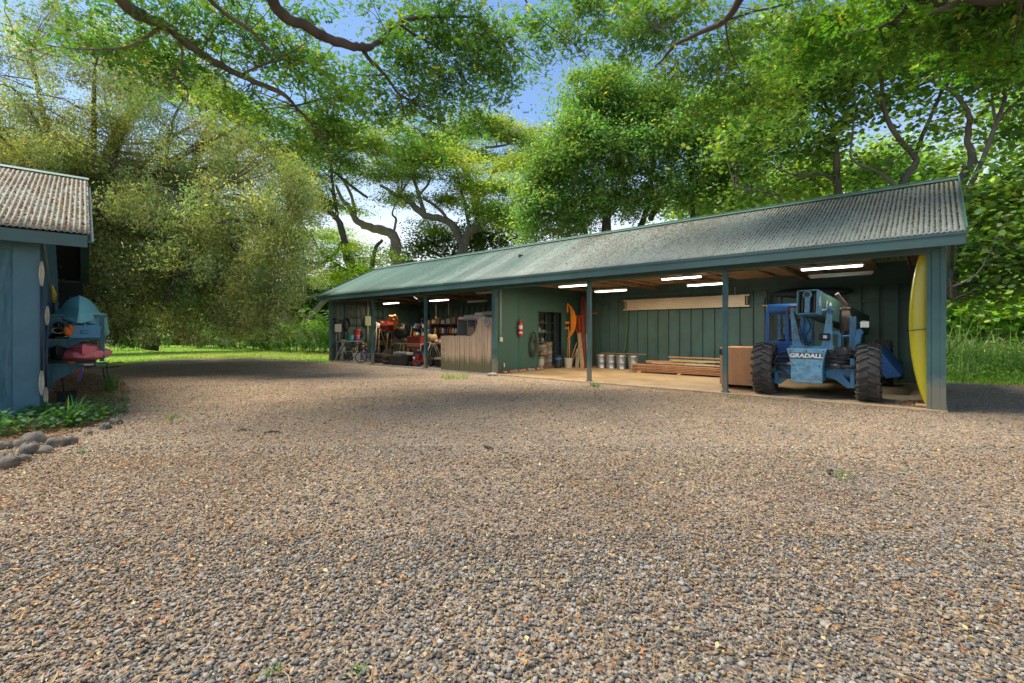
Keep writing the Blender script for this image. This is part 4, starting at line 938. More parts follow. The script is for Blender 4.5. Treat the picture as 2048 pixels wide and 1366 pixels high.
# lettering along the boom side: only the shapes the photo shows
sd=BM@Matrix.Rotation(R(90),4,'Y')
def boomtext(name,s,size,dist,hz,mat,extra=0):
    base=ba+(bb_-ba).normalized()*dist
    x=(bb_-ba).normalized(); nrm=Vector((1,0,0)); nrm=(nrm-x*nrm.dot(x)).normalized(); y=nrm.cross(x)
    p=base+nrm*(w_+.014+extra)+y*hz
    M=Matrix(((x.x,y.x,nrm.x,p.x),(x.y,y.y,nrm.y,p.y),(x.z,y.z,nrm.z,p.z),(0,0,0,1)))
    return text_mesh(name,s,size,.002,mat,bo,M,.006)
boomtext('lettering','6',.30,.14,.02,M_lett); boomtext('lettering','6',.34,.62,-.03,M_lett); boomtext('lettering','0',.34,.86,-.03,M_lett)
M_ylet=pm('faded_yellow_letter',(.34,.34,.12),.6,.2,4); boomtext('lettering','534B',.20,2.35,-.02,M_ylet)
# exhaust: canister, elbow
g=MB(); g.cyl((.50,.55,1.42),(.50,.55,1.90),.085); g.cyl((.50,.55,1.90),(.50,.55,1.94),.10,.085); g.build('muffler',M_rust,ld)
g=MB(); g.tube(smooth_path([(.50,.55,1.90),(.50,.55,2.0),(.44,.50,2.10),(.36,.42,2.24)],5),[.042]*16,10); g.build('exhaust_pipe',M_rust,ld)
hose([(.44,.40,1.9),(.43,.38,1.6),(.44,.38,1.0)],.02)
# cab on the left: roof, posts, lower panel, seat
g=MB(); g.bb((-1.13,.75,1.86),(-.42,2.2,2.08)); cr=g.build('cab_roof',M_cab,ld,.06,4)
g=MB()
for x,y in ((-1.10,.78),(-.68,.80),(-1.10,2.12),(-.55,2.12)): g.bb((x-.035,y-.03,1.0),(x+.035,y+.03,1.9))
g.bar((-.64,.80,1.02),(-.70,.80,1.88),.05,.05,(0,1,0)); g.build('cab_post',M_cab,ld,.01)
g=MB(); g.prism([(-1.12,1.18),(-.42,1.18),(-.42,.34),(-.78,.34),(-1.0,.62),(-1.12,.98)],-1.3,.0,Matrix.Translation((0,.76,0))@Matrix.Rotation(R(90),4,'X')); g.build('cab_body',M_cab,ld,.015)
g=MB(); g.bb((-.95,1.5,1.18),(-.55,1.95,1.32)); g.bb((-.95,1.9,1.3),(-.55,2.02,1.75)); g.ball((-.72,.95,1.22),(.42,.3,.12)); g.build('cab_seat',M_black,ld,.03)
g=MB(); g.tube([(-.72+.15*math.cos(a),1.1+.02*math.sin(a),1.45+.14*math.sin(a)) for a in [6.283*k/16 for k in range(16)]],.014,6,closed=True); g.cyl((-.72,1.1,1.2),(-.72,1.1,1.45),.02); g.build('steering_wheel',M_black,ld)
g=MB(); g.bb((-.60,.40,1.83),(-.30,.72,2.02)); g.build('boom_cylinder_cover',pm('sooty_cover',(.10,.055,.04),.8,.4,4),ld,.05)
# rear mudguard sheet at the right, leaning out
g=MB(); g.add([(.99,1.5,1.02),(1.03,2.9,1.08),(1.42,2.9,.50),(1.40,1.5,.42),(1.15,1.5,.36),(.99,1.5,.60)],[(0,1,2,3),(0,3,4,5)]); o=g.build('side_fender',M_cab,ld); q=o.modifiers.new('s','SOLIDIFY'); q.thickness=.02
# ------------------------------------------------------------------ things in the right-hand bays
def T(name,label,cat,s,t,z=.035,rz=0.0,group=None,rot=None):
    return thing(name,label,cat,S(s,t,z),TH+rz,group)
M_can=pm('galvanised',(.42,.43,.43),.38,.2,5,metal=.75,dirt=(.25,.24,.2),damt=.4,bump=.1)
M_ply=pm('orange_plywood',(.74,.36,.15),.6,.25,2,dirt=(.55,.24,.10),damt=.5,dscale=5,bump=.15,bscale=14,stretch=(1,1,.35))
M_wood=pm('pine_board',(.50,.34,.19),.7,.25,3,dirt=(.28,.17,.09),damt=.4,stretch=(1,4,4)); M_woodd=pm('red_brown_board',(.22,.065,.045),.65,.3,3,dirt=(.10,.04,.03)); M_woodo=pm('orange_timber',(.42,.22,.115),.7,.3,3,dirt=(.2,.1,.05),stretch=(1,4,4)); M_woodg=pm('grey_board',(.33,.28,.22),.8,.3,3,dirt=(.15,.12,.09))
M_alu=pm('dull_aluminium',(.60,.50,.36),.5,.2,5,metal=.25,dirt=(.4,.3,.2))
# surfboard / yellow kayak standing in the corner
M_yel=pm('yellow_gelcoat',(.62,.55,.03),.3,.12,1.2,dirt=(.40,.33,.03),damt=.5,dscale=1.2,bump=.03,spec=.6)
sb=T('paddle_board','tall yellow board standing on end in the right corner of the shed','board',.28,.30,.06)
g=MB(); G=[]; n=28; H_=3.12
for i in range(n+1):
    u=i/n; k=math.sin(math.pi*min(1,max(0,.03+u*.94))); w=.26*max(.04,k)**.62+ .02; th=.13*max(.1,k)**.5; bow=.13-.62*w*.95
    row=[]
    for a in range(18):
        an=2*math.pi*a/18; row.append((bow+w*(.9 if math.cos(an)>0 else 1)*math.copysign(abs(math.cos(an))**.75,math.cos(an))*.62+.06,th*math.copysign(abs(math.sin(an))**.8,math.sin(an)),u*H_))
    G.append(row)
g.grid(G,True,True); g.add(G[0],[tuple(range(18))]); g.add(G[-1],[tuple(range(18))[::-1]]); g.build('hull',M_yel,sb)
g=MB(); g.bar((-.20,-.14,1.40),(.12,-.14,1.44),.012,.012); g.bar((.12,-.14,1.44),(.24,-.2,1.46),.012,.012); g.build('tie_cord',M_black,sb)
t=T('wood_block','pale wooden block under the foot of the yellow board','block',.20,.18,.035); g=MB(); g.bb((-.13,-.09,0),(.13,.10,.05)); g.build('block',M_wood,t,.006)
# plywood crate behind the third post
t=T('plywood_crate','big orange plywood crate standing between the post and the loader','crate',3.60,1.5,.035)
g=MB(); g.bb((-.53,-.55,.09),(.57,.55,1.02)); g.build('box',M_ply,t,.006)
g=MB(); g.bb((-.50,-.50,.0),(-.42,.50,.088)); g.bb((.42,-.50,0),(.50,.50,.088)); g.bb((-.54,-.562,.82),(-.46,-.552,.98)); g.build('runner',M_grease,t)
def LS(px,py,t_): # place a light from where it shows, at depth t_ in the shed
    k=(px-HX)/F; P=P0+VY*t_; s=(P.x-P.y*k)/(-UX.y*k+UX.x) if False else None
    # P - UX*s : (P.x-UX.x s)/(P.y-UX.y s)=k
    s=(P.x-k*P.y)/(UX.x-k*UX.y); d=P.y-UX.y*s; return s, CH-(py-HY)/F*d
# galvanised cans in a row against the back wall with a board on top
cp=None
cl=['leftmost galvanised can of the row against the back wall','second galvanised can from the left against the back wall','third galvanised can from the left against the back wall','rightmost galvanised can, half behind the ends of the stacked timber']
for i in range(4):
    s,_d=LS([1203,1222,1243,1267][i],700,4.6)
    if cp is None:
        cp=T('trash_can',cl[0],'can',s,4.6,.035,0,'galvanised cans against the back wall'); cp.scale=(.92,.92,.88)
        g=MB(); g.lathe([(.185,0),(.19,.03),(.185,.035),(.20,.25),(.205,.26),(.20,.27),(.215,.52),(.222,.54),(.215,.55)],28,cap=True); g.build('can_body',M_can,cp)
        g=MB(); g.lathe([(.228,.545),(.23,.575),(.20,.60),(.05,.625),(0,.626)],28,cap=False); g.build('lid',M_can,cp)
        g=MB(); g.tube([(-.05,-.21,.42),(-.05,-.25,.40),(.05,-.25,.40),(.05,-.21,.42)],.008,6); g.build('handle',M_steel,cp)
    else: dup(cp,S(s,4.6,.035),TH+.5*i,cl[i],(.92,.92,.88))
t=T('timber_board','thin tan board lying across the tops of the galvanised cans','board',8.9,4.75,.60); g=MB(); g.box((0,0,.01),(1.9,.10,.02)); g.build('plank',M_woodo,t,.003)
# long lumber pile
def plank(label,s,t_,z,L_,w_,h_,mat,rz=0,group='planks in the lumber pile',pitch=0):
    t=T('plank',label,'plank',s,t_,z,rz,group); g=MB(); g.box((0,0,h_/2),(L_,w_,h_)); o=g.build('board',mat,t,.003); return t
ords=['bottom','second','third','fourth','fifth','top']
for k in range(5):
    plank(f'long orange plank at the front of the lumber pile, {["lowest","second from the floor","third from the floor","fourth from the floor","topmost of the front stack"][k]}',6.0+.05*(k%2),3.6,.09+k*.050,3.9-.14*(k%3),.12,.034,M_woodo,.01*(k%3-1))
    plank(f'long orange plank behind the front stack of the pile, {["lowest","second up","third up","fourth up","topmost"][k]}',6.1,3.78,.09+k*.050,3.8,.14,.034,M_woodo,.008*(k%2))
t=T('sleeper','small wooden bearer under the middle of the lumber pile','bearer',6.2,3.68,.035); g=MB(); g.bb((-.05,-.28,0),(.05,.28,.052)); g.build('bearer',M_wood,t)
t=T('sleeper','small wooden bearer under the left end of the lumber pile','bearer',7.6,3.68,.035); g=MB(); g.bb((-.05,-.28,0),(.05,.28,.052)); g.build('bearer',M_wood,t)
for lab,s,tt,z,L_,w_,h_,m in (('short reddish plank end lying at the left of the upper pile',7.1,4.05,.42,1.0,.16,.09,M_woodo),('cream painted board on the upper left of the lumber pile',6.75,3.88,.42,1.1,.14,.05,M_wood),('brown board on top of the cream one in the pile',6.45,3.95,.475,1.2,.15,.05,M_woodo),('pale board in the middle of the upper pile',5.4,3.82,.42,1.5,.13,.05,M_alu),('dark gap board under the pale ones in the pile',5.4,3.9,.36,2.2,.2,.05,M_grease),('greenish yellow board on top of the middle of the pile',5.9,3.92,.52,1.4,.14,.045,pm('yellow_board',(.42,.33,.12),.7)),('weathered brown board on top at the right of the pile',4.8,4.0,.52,1.6,.18,.05,M_woodg),('long tan board highest at the back of the pile',5.6,4.3,.62,2.6,.2,.04,M_woodo),('light board beside the plywood crate in the pile',4.7,3.75,.42,1.0,.14,.05,M_wood)):
    plank(lab,s,tt,z-.07,L_,w_,h_,m,random.uniform(-.03,.03))
t=T('timber_stack','dark bundle of timber holding up the back of the lumber pile','timber',5.9,4.25,.035); g=MB()
for k in range(5): g.bb((-1.3+.1*k,-.16,.0+k*.095),(1.2-.05*k,.16,.09+k*.095))
g.build('boards',M_woodg,t,.004)
# aluminium plank scaffold / ladder hung on the back wall
t=T('scaffold_plank','long pale aluminium stage hung flat along the back wall','stage',6.85,5.22,2.47)
g=MB()
g.bb((-2.28,-.02,-.20),(2.28,.02,-.155)); g.bb((-2.28,-.02,.155),(2.28,.02,.20)); g.build('rail',M_alu,t,.003)
g=MB()
for k in range(5): g.bb((-2.14,-.012,-.15+k*.061),(2.14,.012,-.095+k*.061))
g.build('slats',M_alu,t,.002)
g=MB(); 
for x in (-2.2,2.2): g.bb((x-.02,-.018,-.16),(x+.02,.018,.16))
g.build('end_bar',M_woodg,t)
for x in (-1.6,1.6):
    pass
t=T('wall_hook','thin white hook hanging above the stage near the third post','hook',5.0,5.15,2.62); g=MB(); g.bar((0,0,0),(0,0,.3),.012,.012,(0,1,0)); g.bar((0,0,0),(.0,-.06,.02),.012,.012); g.build('hook',M_white,t)
# hanging green hoses
M_gh=pm('green_hose',(.06,.15,.05),.5,.2,4)
t=T('garden_hose','green hose hanging in a long curve on the back wall above the second can','hose',9.05,5.25,.8); g=MB(); g.tube(smooth_path([(-.06,0,1.85),(.04,0,1.6),(.06,0,1.1),(.03,0,.5),(-.03,0,.0),(-.1,-.02,-.15)],6),.030,8); g.build('hose',M_gh,t)
t=T('garden_hose','dark green hose hanging nearest the corner behind the middle post','hose',10.15,5.25,.8); g=MB(); g.tube(smooth_path([(.10,0,1.8),(.0,0,1.5),(-.05,0,.9),(-.04,0,.4),(.06,0,-.1),(.12,0,-.3)],6),.024,8); g.build('hose',pm('dark_hose',(.03,.07,.035),.5),t)
# poles and bars in the dark behind the loader
t=T('wall_shelf','upper tan timber rail fixed across the back wall behind the loader','rail',3.35,5.1,2.28); g=MB(); g.box((0,0,0),(1.6,.10,.035)); g.build('rail',M_wood,t)
t=T('wall_shelf','lower pale timber rail on the back wall left of the loader cab','rail',3.9,5.1,.98); g=MB(); g.box((0,0,0),(1.0,.10,.04)); g.build('rail',M_woodg,t)
t=T('pipe_rack','dark pipes standing against the wall left of the loader cab','pipes',4.05,5.2,.035); g=MB()
for k in range(4): g.cyl((-.08+.07*k,0,0),(-.06+.07*k,.03,2.5+.05*k),.02)
g.build('pipes',M_grease,t)
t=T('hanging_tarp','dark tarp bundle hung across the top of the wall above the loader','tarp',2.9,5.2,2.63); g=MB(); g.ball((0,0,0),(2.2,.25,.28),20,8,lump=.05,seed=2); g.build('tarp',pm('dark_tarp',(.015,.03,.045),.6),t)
# leaf drift and bark in the corner
n=900; sx2=np.abs(rg.normal(size=n))*.22; ty2=np.abs(rg.normal(size=n))*.5 if False else rg.random(n)*1.1
o=litter('drifted_leaves',-.18-sx2*(1.2-ty2*.5),.05+ty2,np.full(n,.037)+.03*rg.random(n)*np.exp(-sx2*4),.035*(.5+rg.random(n)),leaf_cols(n,1)*.8); o.location=P0; o.rotation_euler=(0,0,TH); tag(o,kind='stuff')
# ------ things on and against the partition
PX=-BAY*3
t=T('fire_extinguisher','red fire extinguisher hung on the green partition','extinguisher',BAY*3-.08,1.22,1.30)
g=MB(); g.lathe([(0,0),(.065,.0),(.078,.02),(.078,.42),(.06,.47),(.03,.50)],20,cap=False); g.build('cylinder',pm('extinguisher_red',(.62,.02,.015),.3,.1,3,bump=.02),t)
g=MB(); g.cyl((0,0,.49),(0,0,.56),.022); g.box((.03,0,.57),(.12,.025,.02)); g.box((.03,0,.60),(.10,.025,.015)); g.build('valve',M_steel,t)
g=MB(); g.lathe([(.0795,.24),(.0795,.36)],20,Matrix.Rotation(0,4,'Z'),cap=False); g.lathe([(.0795,.08),(.0795,.14)],20,cap=False); g.build('label',M_white,t)
g=MB(); g.tube(smooth_path([(0,0,.54),(-.02,-.10,.48),(-.02,-.13,.3),(-.02,-.11,.1)],4),.012,6); g.build('nozzle_hose',M_black,t)
t=T('hose_coil','coil of dark grey cable looped on a hook on the green partition','cable',BAY*3-.06,1.98,1.30)
g=MB(); r3=random.Random(5)
for k in range(11):
    a0=r3.uniform(0,.5); rx=.16+.06*r3.random(); rz_=.24+.09*r3.random(); cz=-.38+r3.uniform(-.05,.05)
    g.tube([(.03+.012*(k%4),rx*math.sin(a),cz+rz_*math.cos(a)) for a in [6.283*q/22+a0 for q in range(22)]],.014,6,closed=True)
g.build('coil',pm('cable_grey',(.06,.062,.05),.6,.3,6),t)
g=MB()
for k in range(4):
    g.tube([(.05,.10*math.sin(a)+.01*k-.06,.0+.13*math.cos(a)) for a in [6.283*q/16+k for q in range(16)]],.012,5,closed=True)
g.tube([(.04,-.1,-.5),(.05,-.2,-.62),(.04,-.22,-.75)],.016,5); g.build('loop',M_black,t)
t=T('switch_box','grey outlet box with a white conduit on the front edge of the green partition','outlet',BAY*3-.06,.22,1.18); g=MB(); g.box((0.02,0,0),(.06,.12,.15)); g.build('box',M_white,t,.01)
g=MB(); g.cyl((.01,0,.07),(.01,0,1.68),.013); g.build('conduit',M_white,t)
t=T('white_mark_plate','small white drip-stained plate low on the green partition','plate',BAY*3-.042,.42,.30); g=MB(); g.box((.0,0,0),(.01,.05,.14)); g.build('plate',M_white,t,.003)
# orange plastic crescent (old canoe end) hung beside the doorway
t=T('orange_fin','orange plastic crescent hanging beside the partition doorway','crescent',BAY*3-.10,4.10,1.08)
out=[];inn=[]
for i in range(15):
    u=i/14; a=-1.12+2.24*u; out.append((.72*math.cos(a)-.32,.80*math.sin(a)+.78)); 
    a=-1.12+2.24*u; inn.append((.40*math.cos(a)-.20+.03*math.sin(u*9),.78*math.sin(a)+.78))
M_or=pm('orange_plastic',(.78,.25,.02),.5,.15,3)
g=MB(); g.prism(out+inn[::-1],-.03,.03,Matrix.Rotation(R(90),4,'X')@Matrix.Rotation(0,4,'X')); 
for z in (.72,.50): g.box((-.04,0,z),(.22,.05,.10))
g.box((.0,0,1.30),(.05,.05,.35)); g.build('crescent',M_or,t,.008)
def leaning(label,s,t_,L_,w_,th_,mat,ls,lt,name='leaning_board',group=None,z=.035):
    t=T(name,label,'board',s,t_,z,0,group); g=MB(); g.bar((0,0,0),(ls,lt,math.sqrt(max(.01,L_*L_-ls*ls-lt*lt))),w_,th_,(0,1,0)); g.build('board',mat,t,.003); return t
def lean2(label,pb,pt,yt,tb,tt,w_,th_,mat):
    sb_,_=LS(pb,700,tb); st_,zt_=LS(pt,yt,tt); p=S(sb_,tb,.035); q=S(st_,tt,zt_)
    t=thing('leaning_board',label,'board',p,0); g=MB(); g.bar((0,0,0),q-p,w_,th_,VY); g.build('board',mat,t,.003)
lean2('tallest dark red board leaning beside the partition corner, leftmost of three',1170,1163,592,4.2,5.0,.13,.04,M_woodd)
lean2('dark red board leaning right behind the tallest one',1181,1168,594,4.3,5.05,.12,.04,M_woodd)
lean2('thin dark red post standing upright against the middle post',1183,1182,590,4.6,5.1,.08,.05,M_woodd)
lean2('reddish board with a slight slant between the two tall red ones',1176,1172,640,4.35,5.0,.08,.03,M_woodd)
lean2('pale pine board leaning low in front of the red boards',1165,1158,666,4.0,4.5,.17,.03,M_wood)
lean2('narrow pale board leaning to the right of the pine board',1177,1174,668,4.1,4.6,.10,.03,M_wood)
lean2('short grey board leaning beside the bucket of sticks',1154,1156,698,3.9,4.2,.16,.03,M_woodg)
lean2('reddish ply offcut leaning behind the pine board',1166,1161,680,4.4,4.8,.22,.02,M_woodo)
t=T('red_crossbar','red timber bar fixed between the leaning red boards','bar',LS(1176,627,4.9)[0],4.95,LS(1176,627,4.9)[1]); g=MB(); g.box((0,0,0),(.8,.05,.06)); g.build('bar',M_woodd,t)
t=T('orange_net','tangle of orange netting hanging at the back end of the partition','net',BAY*3-.25,4.75,1.25); g=MB(); r3=random.Random(9)
for k in range(16):
    a=r3.uniform(-.16,.16); b=r3.uniform(-.12,.12); g.tube(smooth_path([(a,b,.85),(a*1.3+r3.uniform(-.05,.05),b,.55),(a+r3.uniform(-.1,.1),b,.3),(a*.4,b*.5,r3.uniform(-.1,.25))],3),.012,4)
g.build('net',pm('orange_red_cord',(.62,.11,.03),.7,.3,6),t)
t=T('bucket','white bucket full of sticks at the foot of the partition','bucket',BAY*3-.38,3.75,.035); g=MB(); g.lathe([(.14,0),(.17,.36),(.175,.38),(.16,.375),(.13,.02),(0,.02)],22,cap=False); g.build('pail',pm('dirty_white_pail',(.50,.46,.38),.6,.2,4,dirt=(.25,.2,.14)),t)
for k,(lab,dx,dy,lx,ly,L_) in enumerate((('long orange broom handle standing in the white bucket',-.04,0,-.03,.12,1.62),('second orange handle upright in the white bucket',.02,.03,-.05,.12,1.45),('orange stick slanting right out of the white bucket',.02,-.02,.30,.12,.95),('short orange stick slanting right in the bucket',.05,.04,.34,.1,.85))):
    t=T('stick',lab,'stick',BAY*3-.38-dx,3.75+dy,.06); g=MB(); g.cyl((0,0,0),(lx,ly,L_),.014); g.build('handle',M_woodo if k!=1 else M_or,t)
t=T('bucket','black bin with a bright blue band beside the white bucket','bucket',BAY*3-.18,3.35,.035); g=MB(); g.lathe([(.12,0),(.15,.5),(.14,.5),(.11,.02),(0,.02)],22,cap=False); g.build('pail',M_black,t)
g=MB(); g.lathe([(.1435,.34),(.1465,.40)],22,cap=False); g.build('band',pm('bright_blue_band',(.01,.20,.65),.4),t)
t=T('spade','dark spade blade leaning on the partition beside the black bin','spade',BAY*3-.12,3.25,.5); g=MB(); g.prism([(-.07,0),(.07,0),(.07,.25),(0,.36),(-.07,.25)],-.006,.006,Matrix.Translation((.04,0.5,0))@Matrix.Rotation(R(90),4,'Z')@Matrix.Rotation(R(90),4,'X')); g.build('blade',M_grease,t)
# ------ store room seen through the doorway: steel shelving with bits
def shelving(label,s,t_,w_,d_,h_,levels,mat,rz=0,z=.035):
    t=T('steel_shelves',label,'shelves',s,t_,z,rz); g=MB()
    for x in (-w_/2,w_/2):
        for y in (-d_/2,d_/2): g.bb((x-.02,y-.02,0),(x+.02,y+.02,h_))
    g.build('upright',mat,t)
    for zz in levels:
        g=MB(); g.bb((-w_/2,-d_/2,zz-.02),(w_/2,d_/2,zz+.015)); g.bb((-w_/2-.002,-d_/2-.022,zz-.03),(w_/2+.002,-d_/2-.021,zz+.02)); g.build('shelf',mat,t)
    return t
M_sh=pm('grey_steel_shelf',(.20,.22,.27),.45,.2,4,metal=.2)
shelving('grey steel shelving seen through the partition doorway',12.35,3.75,2.1,.5,2.3,(.55,.98,1.38,1.78,2.15),M_sh,R(90))
r4=random.Random(21)
def mcol(n,c,ro=.5): 
    k='c_'+n
    if k in bpy.data.materials: return bpy.data.materials[k]
    return pm(k,c,ro,.2,4)
PAL={'white':(.6,.6,.56),'tan':(.45,.33,.2),'dark':(.03,.03,.035),'blue':(.03,.12,.38),'yellow':(.65,.48,.04),'red':(.30,.03,.025),'green':(.05,.2,.08),'grey':(.28,.29,.3),'brown':(.2,.12,.07),'orange':(.55,.19,.04),'silver':(.5,.5,.5),'teal':(.04,.3,.34)}
def mk(c): return mcol(c,PAL[c])
KIND={'carton':'cardboard carton','bottle':'plastic bottle','tin':'metal tin','toolbox':'toolbox','jug':'jug'}
def item(kind,label,loc,sc_,colr,rz=0,group=None,par=None):
    t=thing(kind,label,kind.replace('_',' '),loc,rz,group); g=MB(); m=mk(colr)
    if kind in('carton','crate'):
        g.bb((-.5*sc_[0],-.5*sc_[1],0),(.5*sc_[0],.5*sc_[1],sc_[2])); g.build('body',m,t,.006)
        g=MB(); g.bb((-.5*sc_[0]-.002,-.035,sc_[2]*.55),(.5*sc_[0]+.002,.035,sc_[2]+.002)); g.bb((-.5*sc_[0]-.004,-.5*sc_[1]-.004,sc_[2]*.9),(.5*sc_[0]+.004,.5*sc_[1]+.004,sc_[2]*.93)); g.build('tape',mk('tan' if colr!='tan' else 'brown'),t)
    elif kind in('bottle','jug'):
        r=sc_[0]/2; h=sc_[2]; g.lathe([(r*.9,0),(r,.02*h),(r,.62*h),(r*.8,.74*h),(r*.35,.84*h),(r*.35,.92*h)],14); g.build('body',m,t)
        g=MB(); g.lathe([(r*.42,.90*h),(r*.42,h)],12); g.build('cap',mk('red' if colr!='red' else 'white'),t)
    elif kind=='tin':
        r=sc_[0]/2; h=sc_[2]; g.lathe([(r,0),(r*1.03,.01),(r,.03),(r,h*.95),(r*1.03,h)],16); g.build('body',m,t)
        g=MB(); g.lathe([(r*1.005,h*.2),(r*1.005,h*.75)],16,cap=False); g.build('label',mk('white' if colr!='white' else 'red'),t)
    elif kind=='toolbox':
        g.bb((-.5*sc_[0],-.5*sc_[1],0),(.5*sc_[0],.5*sc_[1],sc_[2]*.72)); g.build('body',m,t,.008)
        g=MB(); g.bb((-.5*sc_[0],-.45*sc_[1],sc_[2]*.735),(.5*sc_[0],.45*sc_[1],sc_[2]*.95)); g.build('lid',m,t,.01)
        g=MB(); g.tube([(-.2*sc_[0],0,sc_[2]*.95),(-.2*sc_[0],0,sc_[2]*1.12),(.2*sc_[0],0,sc_[2]*1.12),(.2*sc_[0],0,sc_[2]*.95)],.01,5); g.build('handle',mk('dark'),t)
    return t
for lab,knd,tt,zz,sz,c in (('white lamp-shaped pot on the top shelf in the doorway','tin',3.25,1.80,(.2,.2,.2),'grey'),('tan carton on the top shelf in the doorway','carton',3.6,1.80,(.3,.3,.12),'brown'),('tan tray on the second shelf in the doorway','carton',3.05,1.80,(.22,.3,.09),'tan'),('white jug at the right of the second shelf in the doorway','jug',3.95,1.40,(.14,.14,.26),'silver'),('cluster tin on the middle shelf in the doorway','tin',3.55,1.40,(.13,.13,.16),'silver'),('second tin on the middle shelf in the doorway','tin',3.72,1.40,(.12,.12,.13),'grey'),('small brown carton low on the middle shelf in the doorway','carton',3.3,1.40,(.25,.3,.08),'brown'),('tan carton standing on the lower stack in the doorway','carton',3.45,1.01,(.14,.12,.22),'tan')):
    item(knd,lab,S(12.32,tt,zz+.0),sz,c,TH+R(90))
for k in range(4):
    item('carton',f'pale carton in the taller stack inside the doorway, {["lowest","second up","third up","topmost"][k]}',S(11.95,3.62,.50+.105*k),(.34,.3,.095),'silver' if k%2 else 'tan',TH+R(90)+.05*k,'cartons stacked inside the doorway')
for k in range(6):
    item('carton',f'cream carton in the narrow right stack inside the doorway, {["lowest","second up","third up","fourth up","fifth up","topmost"][k]}',S(11.9,3.98,.04+.165*k),(.22,.3,.155),['grey','silver','tan','silver','tan','tan'][k],TH+R(90),'cartons stacked inside the doorway')
item('tin','tan pointed drum on the floor inside the doorway',S(11.75,3.35,.04),(.26,.26,.42),'tan',TH); item('carton','dark grey carton on the floor at the left inside the doorway',S(11.8,3.0,.04),(.26,.3,.28),'grey',TH)
item('jug','blue jug on the floor at the left inside the doorway',S(11.9,2.95,.32),(.22,.22,.22),'blue',TH)
t=T('tangle_of_pipes','tangle of black pipes and hoses on the floor inside the doorway','pipes',11.9,3.2,.3); g=MB(); r3=random.Random(4)
for k in range(14): g.tube(smooth_path([(r3.uniform(-.2,.2),r3.uniform(-.35,.45),r3.uniform(0,.2)),(r3.uniform(-.2,.2),r3.uniform(-.3,.4),r3.uniform(.1,.4)),(r3.uniform(-.2,.2),r3.uniform(-.35,.45),r3.uniform(.0,.5))],4),.012,5)
g.build('pipes',M_grease,t)
dd=['white jar','dark can','grey tin','blue can','tan box','orange box','dark box','white box']
for lv,(zz,nm_) in enumerate(((.57,'lowest'),(1.0,'second'),(1.40,'middle'),(1.80,'fourth'),(2.17,'top'))):
    for q in range(5):
        c=['dark','grey','white','blue','tan','orange','brown','silver'][(lv*3+q*5)%8]; kk_=['tin','bottle','carton','jug'][(lv+q)%4]
        item(kk_,f'small {c} {kk_}, {["first","second","third","fourth","fifth"][q]} from the left at the back of the {nm_} steel shelf',S(12.42,2.95+.34*q,zz),(.13 if kk_!='carton' else .2,.14,.12+.05*((lv+q)%3)),c,TH+R(90))
# rubble at the base of the partition
for k in range(9):
    t=T('rubble_block',['brown block by the green post under the partition','flat tan block under the partition, second from the post','grey slab end under the partition, third from the post','round reddish block under the middle of the partition','broken block just left of the middle of the partition foot','small pale block under the partition','dark brown block under the partition near the doorway','grey block directly left of the doorway','brown lump at the doorway sill'][k],'block',BAY*3-.22-.05*(k%2),.25+.25*k,.03,.3*k,'blocks along the foot of the partition'); g=MB(); g.ball((0,0,.04),(.22,.16,.11+.03*(k%3)),8,5,lump=.12,seed=k+2); g.build('block',[M_woodg,M_woodo,M_slab2][k%3],t)
# ------ fluorescent lights, lit tubes
M_tube,nt_,N_,L__,out_=nodes('lit_tube'); e_=N_('ShaderNodeEmission',Strength=TUBE_E); e_.inputs[0].default_value=(1,.93,.78,1); L__(e_.outputs[0],out_.inputs[0])
M_tubec,nt_,N_,L__,out_=nodes('lit_tube_cool'); e_=N_('ShaderNodeEmission',Strength=TUBE_E); e_.inputs[0].default_value=(.93,1,.92,1); L__(e_.outputs[0],out_.inputs[0])
M_tubeoff=pm('unlit_tube',(.5,.5,.46),.3)
def light(label,s,t_,z,L_=1.22,rz=0,lit=True,cool=False,wl=1.0):
    t=T('tube_light',label,'ceiling light',s,t_,z,rz,'tube lights hung from the shed roof'); g=MB()
    g.prism([(-.08,0),(.08,0),(.05,.05),(-.05,.05)],-L_/2,L_/2,Matrix.Rotation(R(90),4,'Z')@Matrix.Rotation(R(90),4,'X')@Matrix.Diagonal((1,1,1,1))); g.build('housing',M_white,t)
    for y in (-.04,.04):
        g=MB(); g.cyl((-L_/2+.03,y,-.02),(L_/2-.03,y,-.02),.017,n=10); g.build('tube',(M_tubec if cool else M_tube) if lit else M_tubeoff,t)
    g=MB()
    for x in (-L_*.35,L_*.35): g.cyl((x,0,.05),(x,0,3.12-z+.25 if z<2.95 else .3),.004,n=5)
    g.build('hanger',M_steel,t)
    if lit:
        l=bpy.data.lights.new('tube_glow','AREA'); l.shape='RECTANGLE'; l.size=L_; l.size_y=.12; l.energy=LAMP_W*wl; l.color=(.95,1,.93) if cool else (1,.80,.52)
        lo=bpy.data.objects.new('tube_glow',l); COL.objects.link(lo); lo.parent=t; lo.location=(0,0,-.045)
    return t
for lab,px,py,tt,L_,kw in (('cool white tube light in the right bay above the loader',1662,534,1.2,1.2,dict(cool=True,wl=.7)),('tube light just left of the third post in the middle bay, warm and low',1362,555,1.6,1.15,{}),('slim tube light behind the third post, set further back',1414,568,2.9,1.2,dict(cool=True)),('warm tube light near the green partition, just left of the middle post',1146,571,1.3,1.1,{}),('warm tube light straddling the middle post, further back',1221,581,2.6,1.2,{}),('long warm tube light nearest the left end of the shed',782,606,2.2,1.25,{}),('warm tube light right of the post at the slatted gate bay',878,600,1.6,1.2,{}),):
    s,z=LS(px,py,tt); light(lab,s,tt,z,L_,**kw)
s,z=LS(1680,550,2.4); light('unlit tube light behind the cool one above the loader',s,2.4,z,1.3,lit=False)
s,z=LS(972,585,.9); light('unlit white tube light next to the green partition post',s,.9,z,1.0,lit=False)
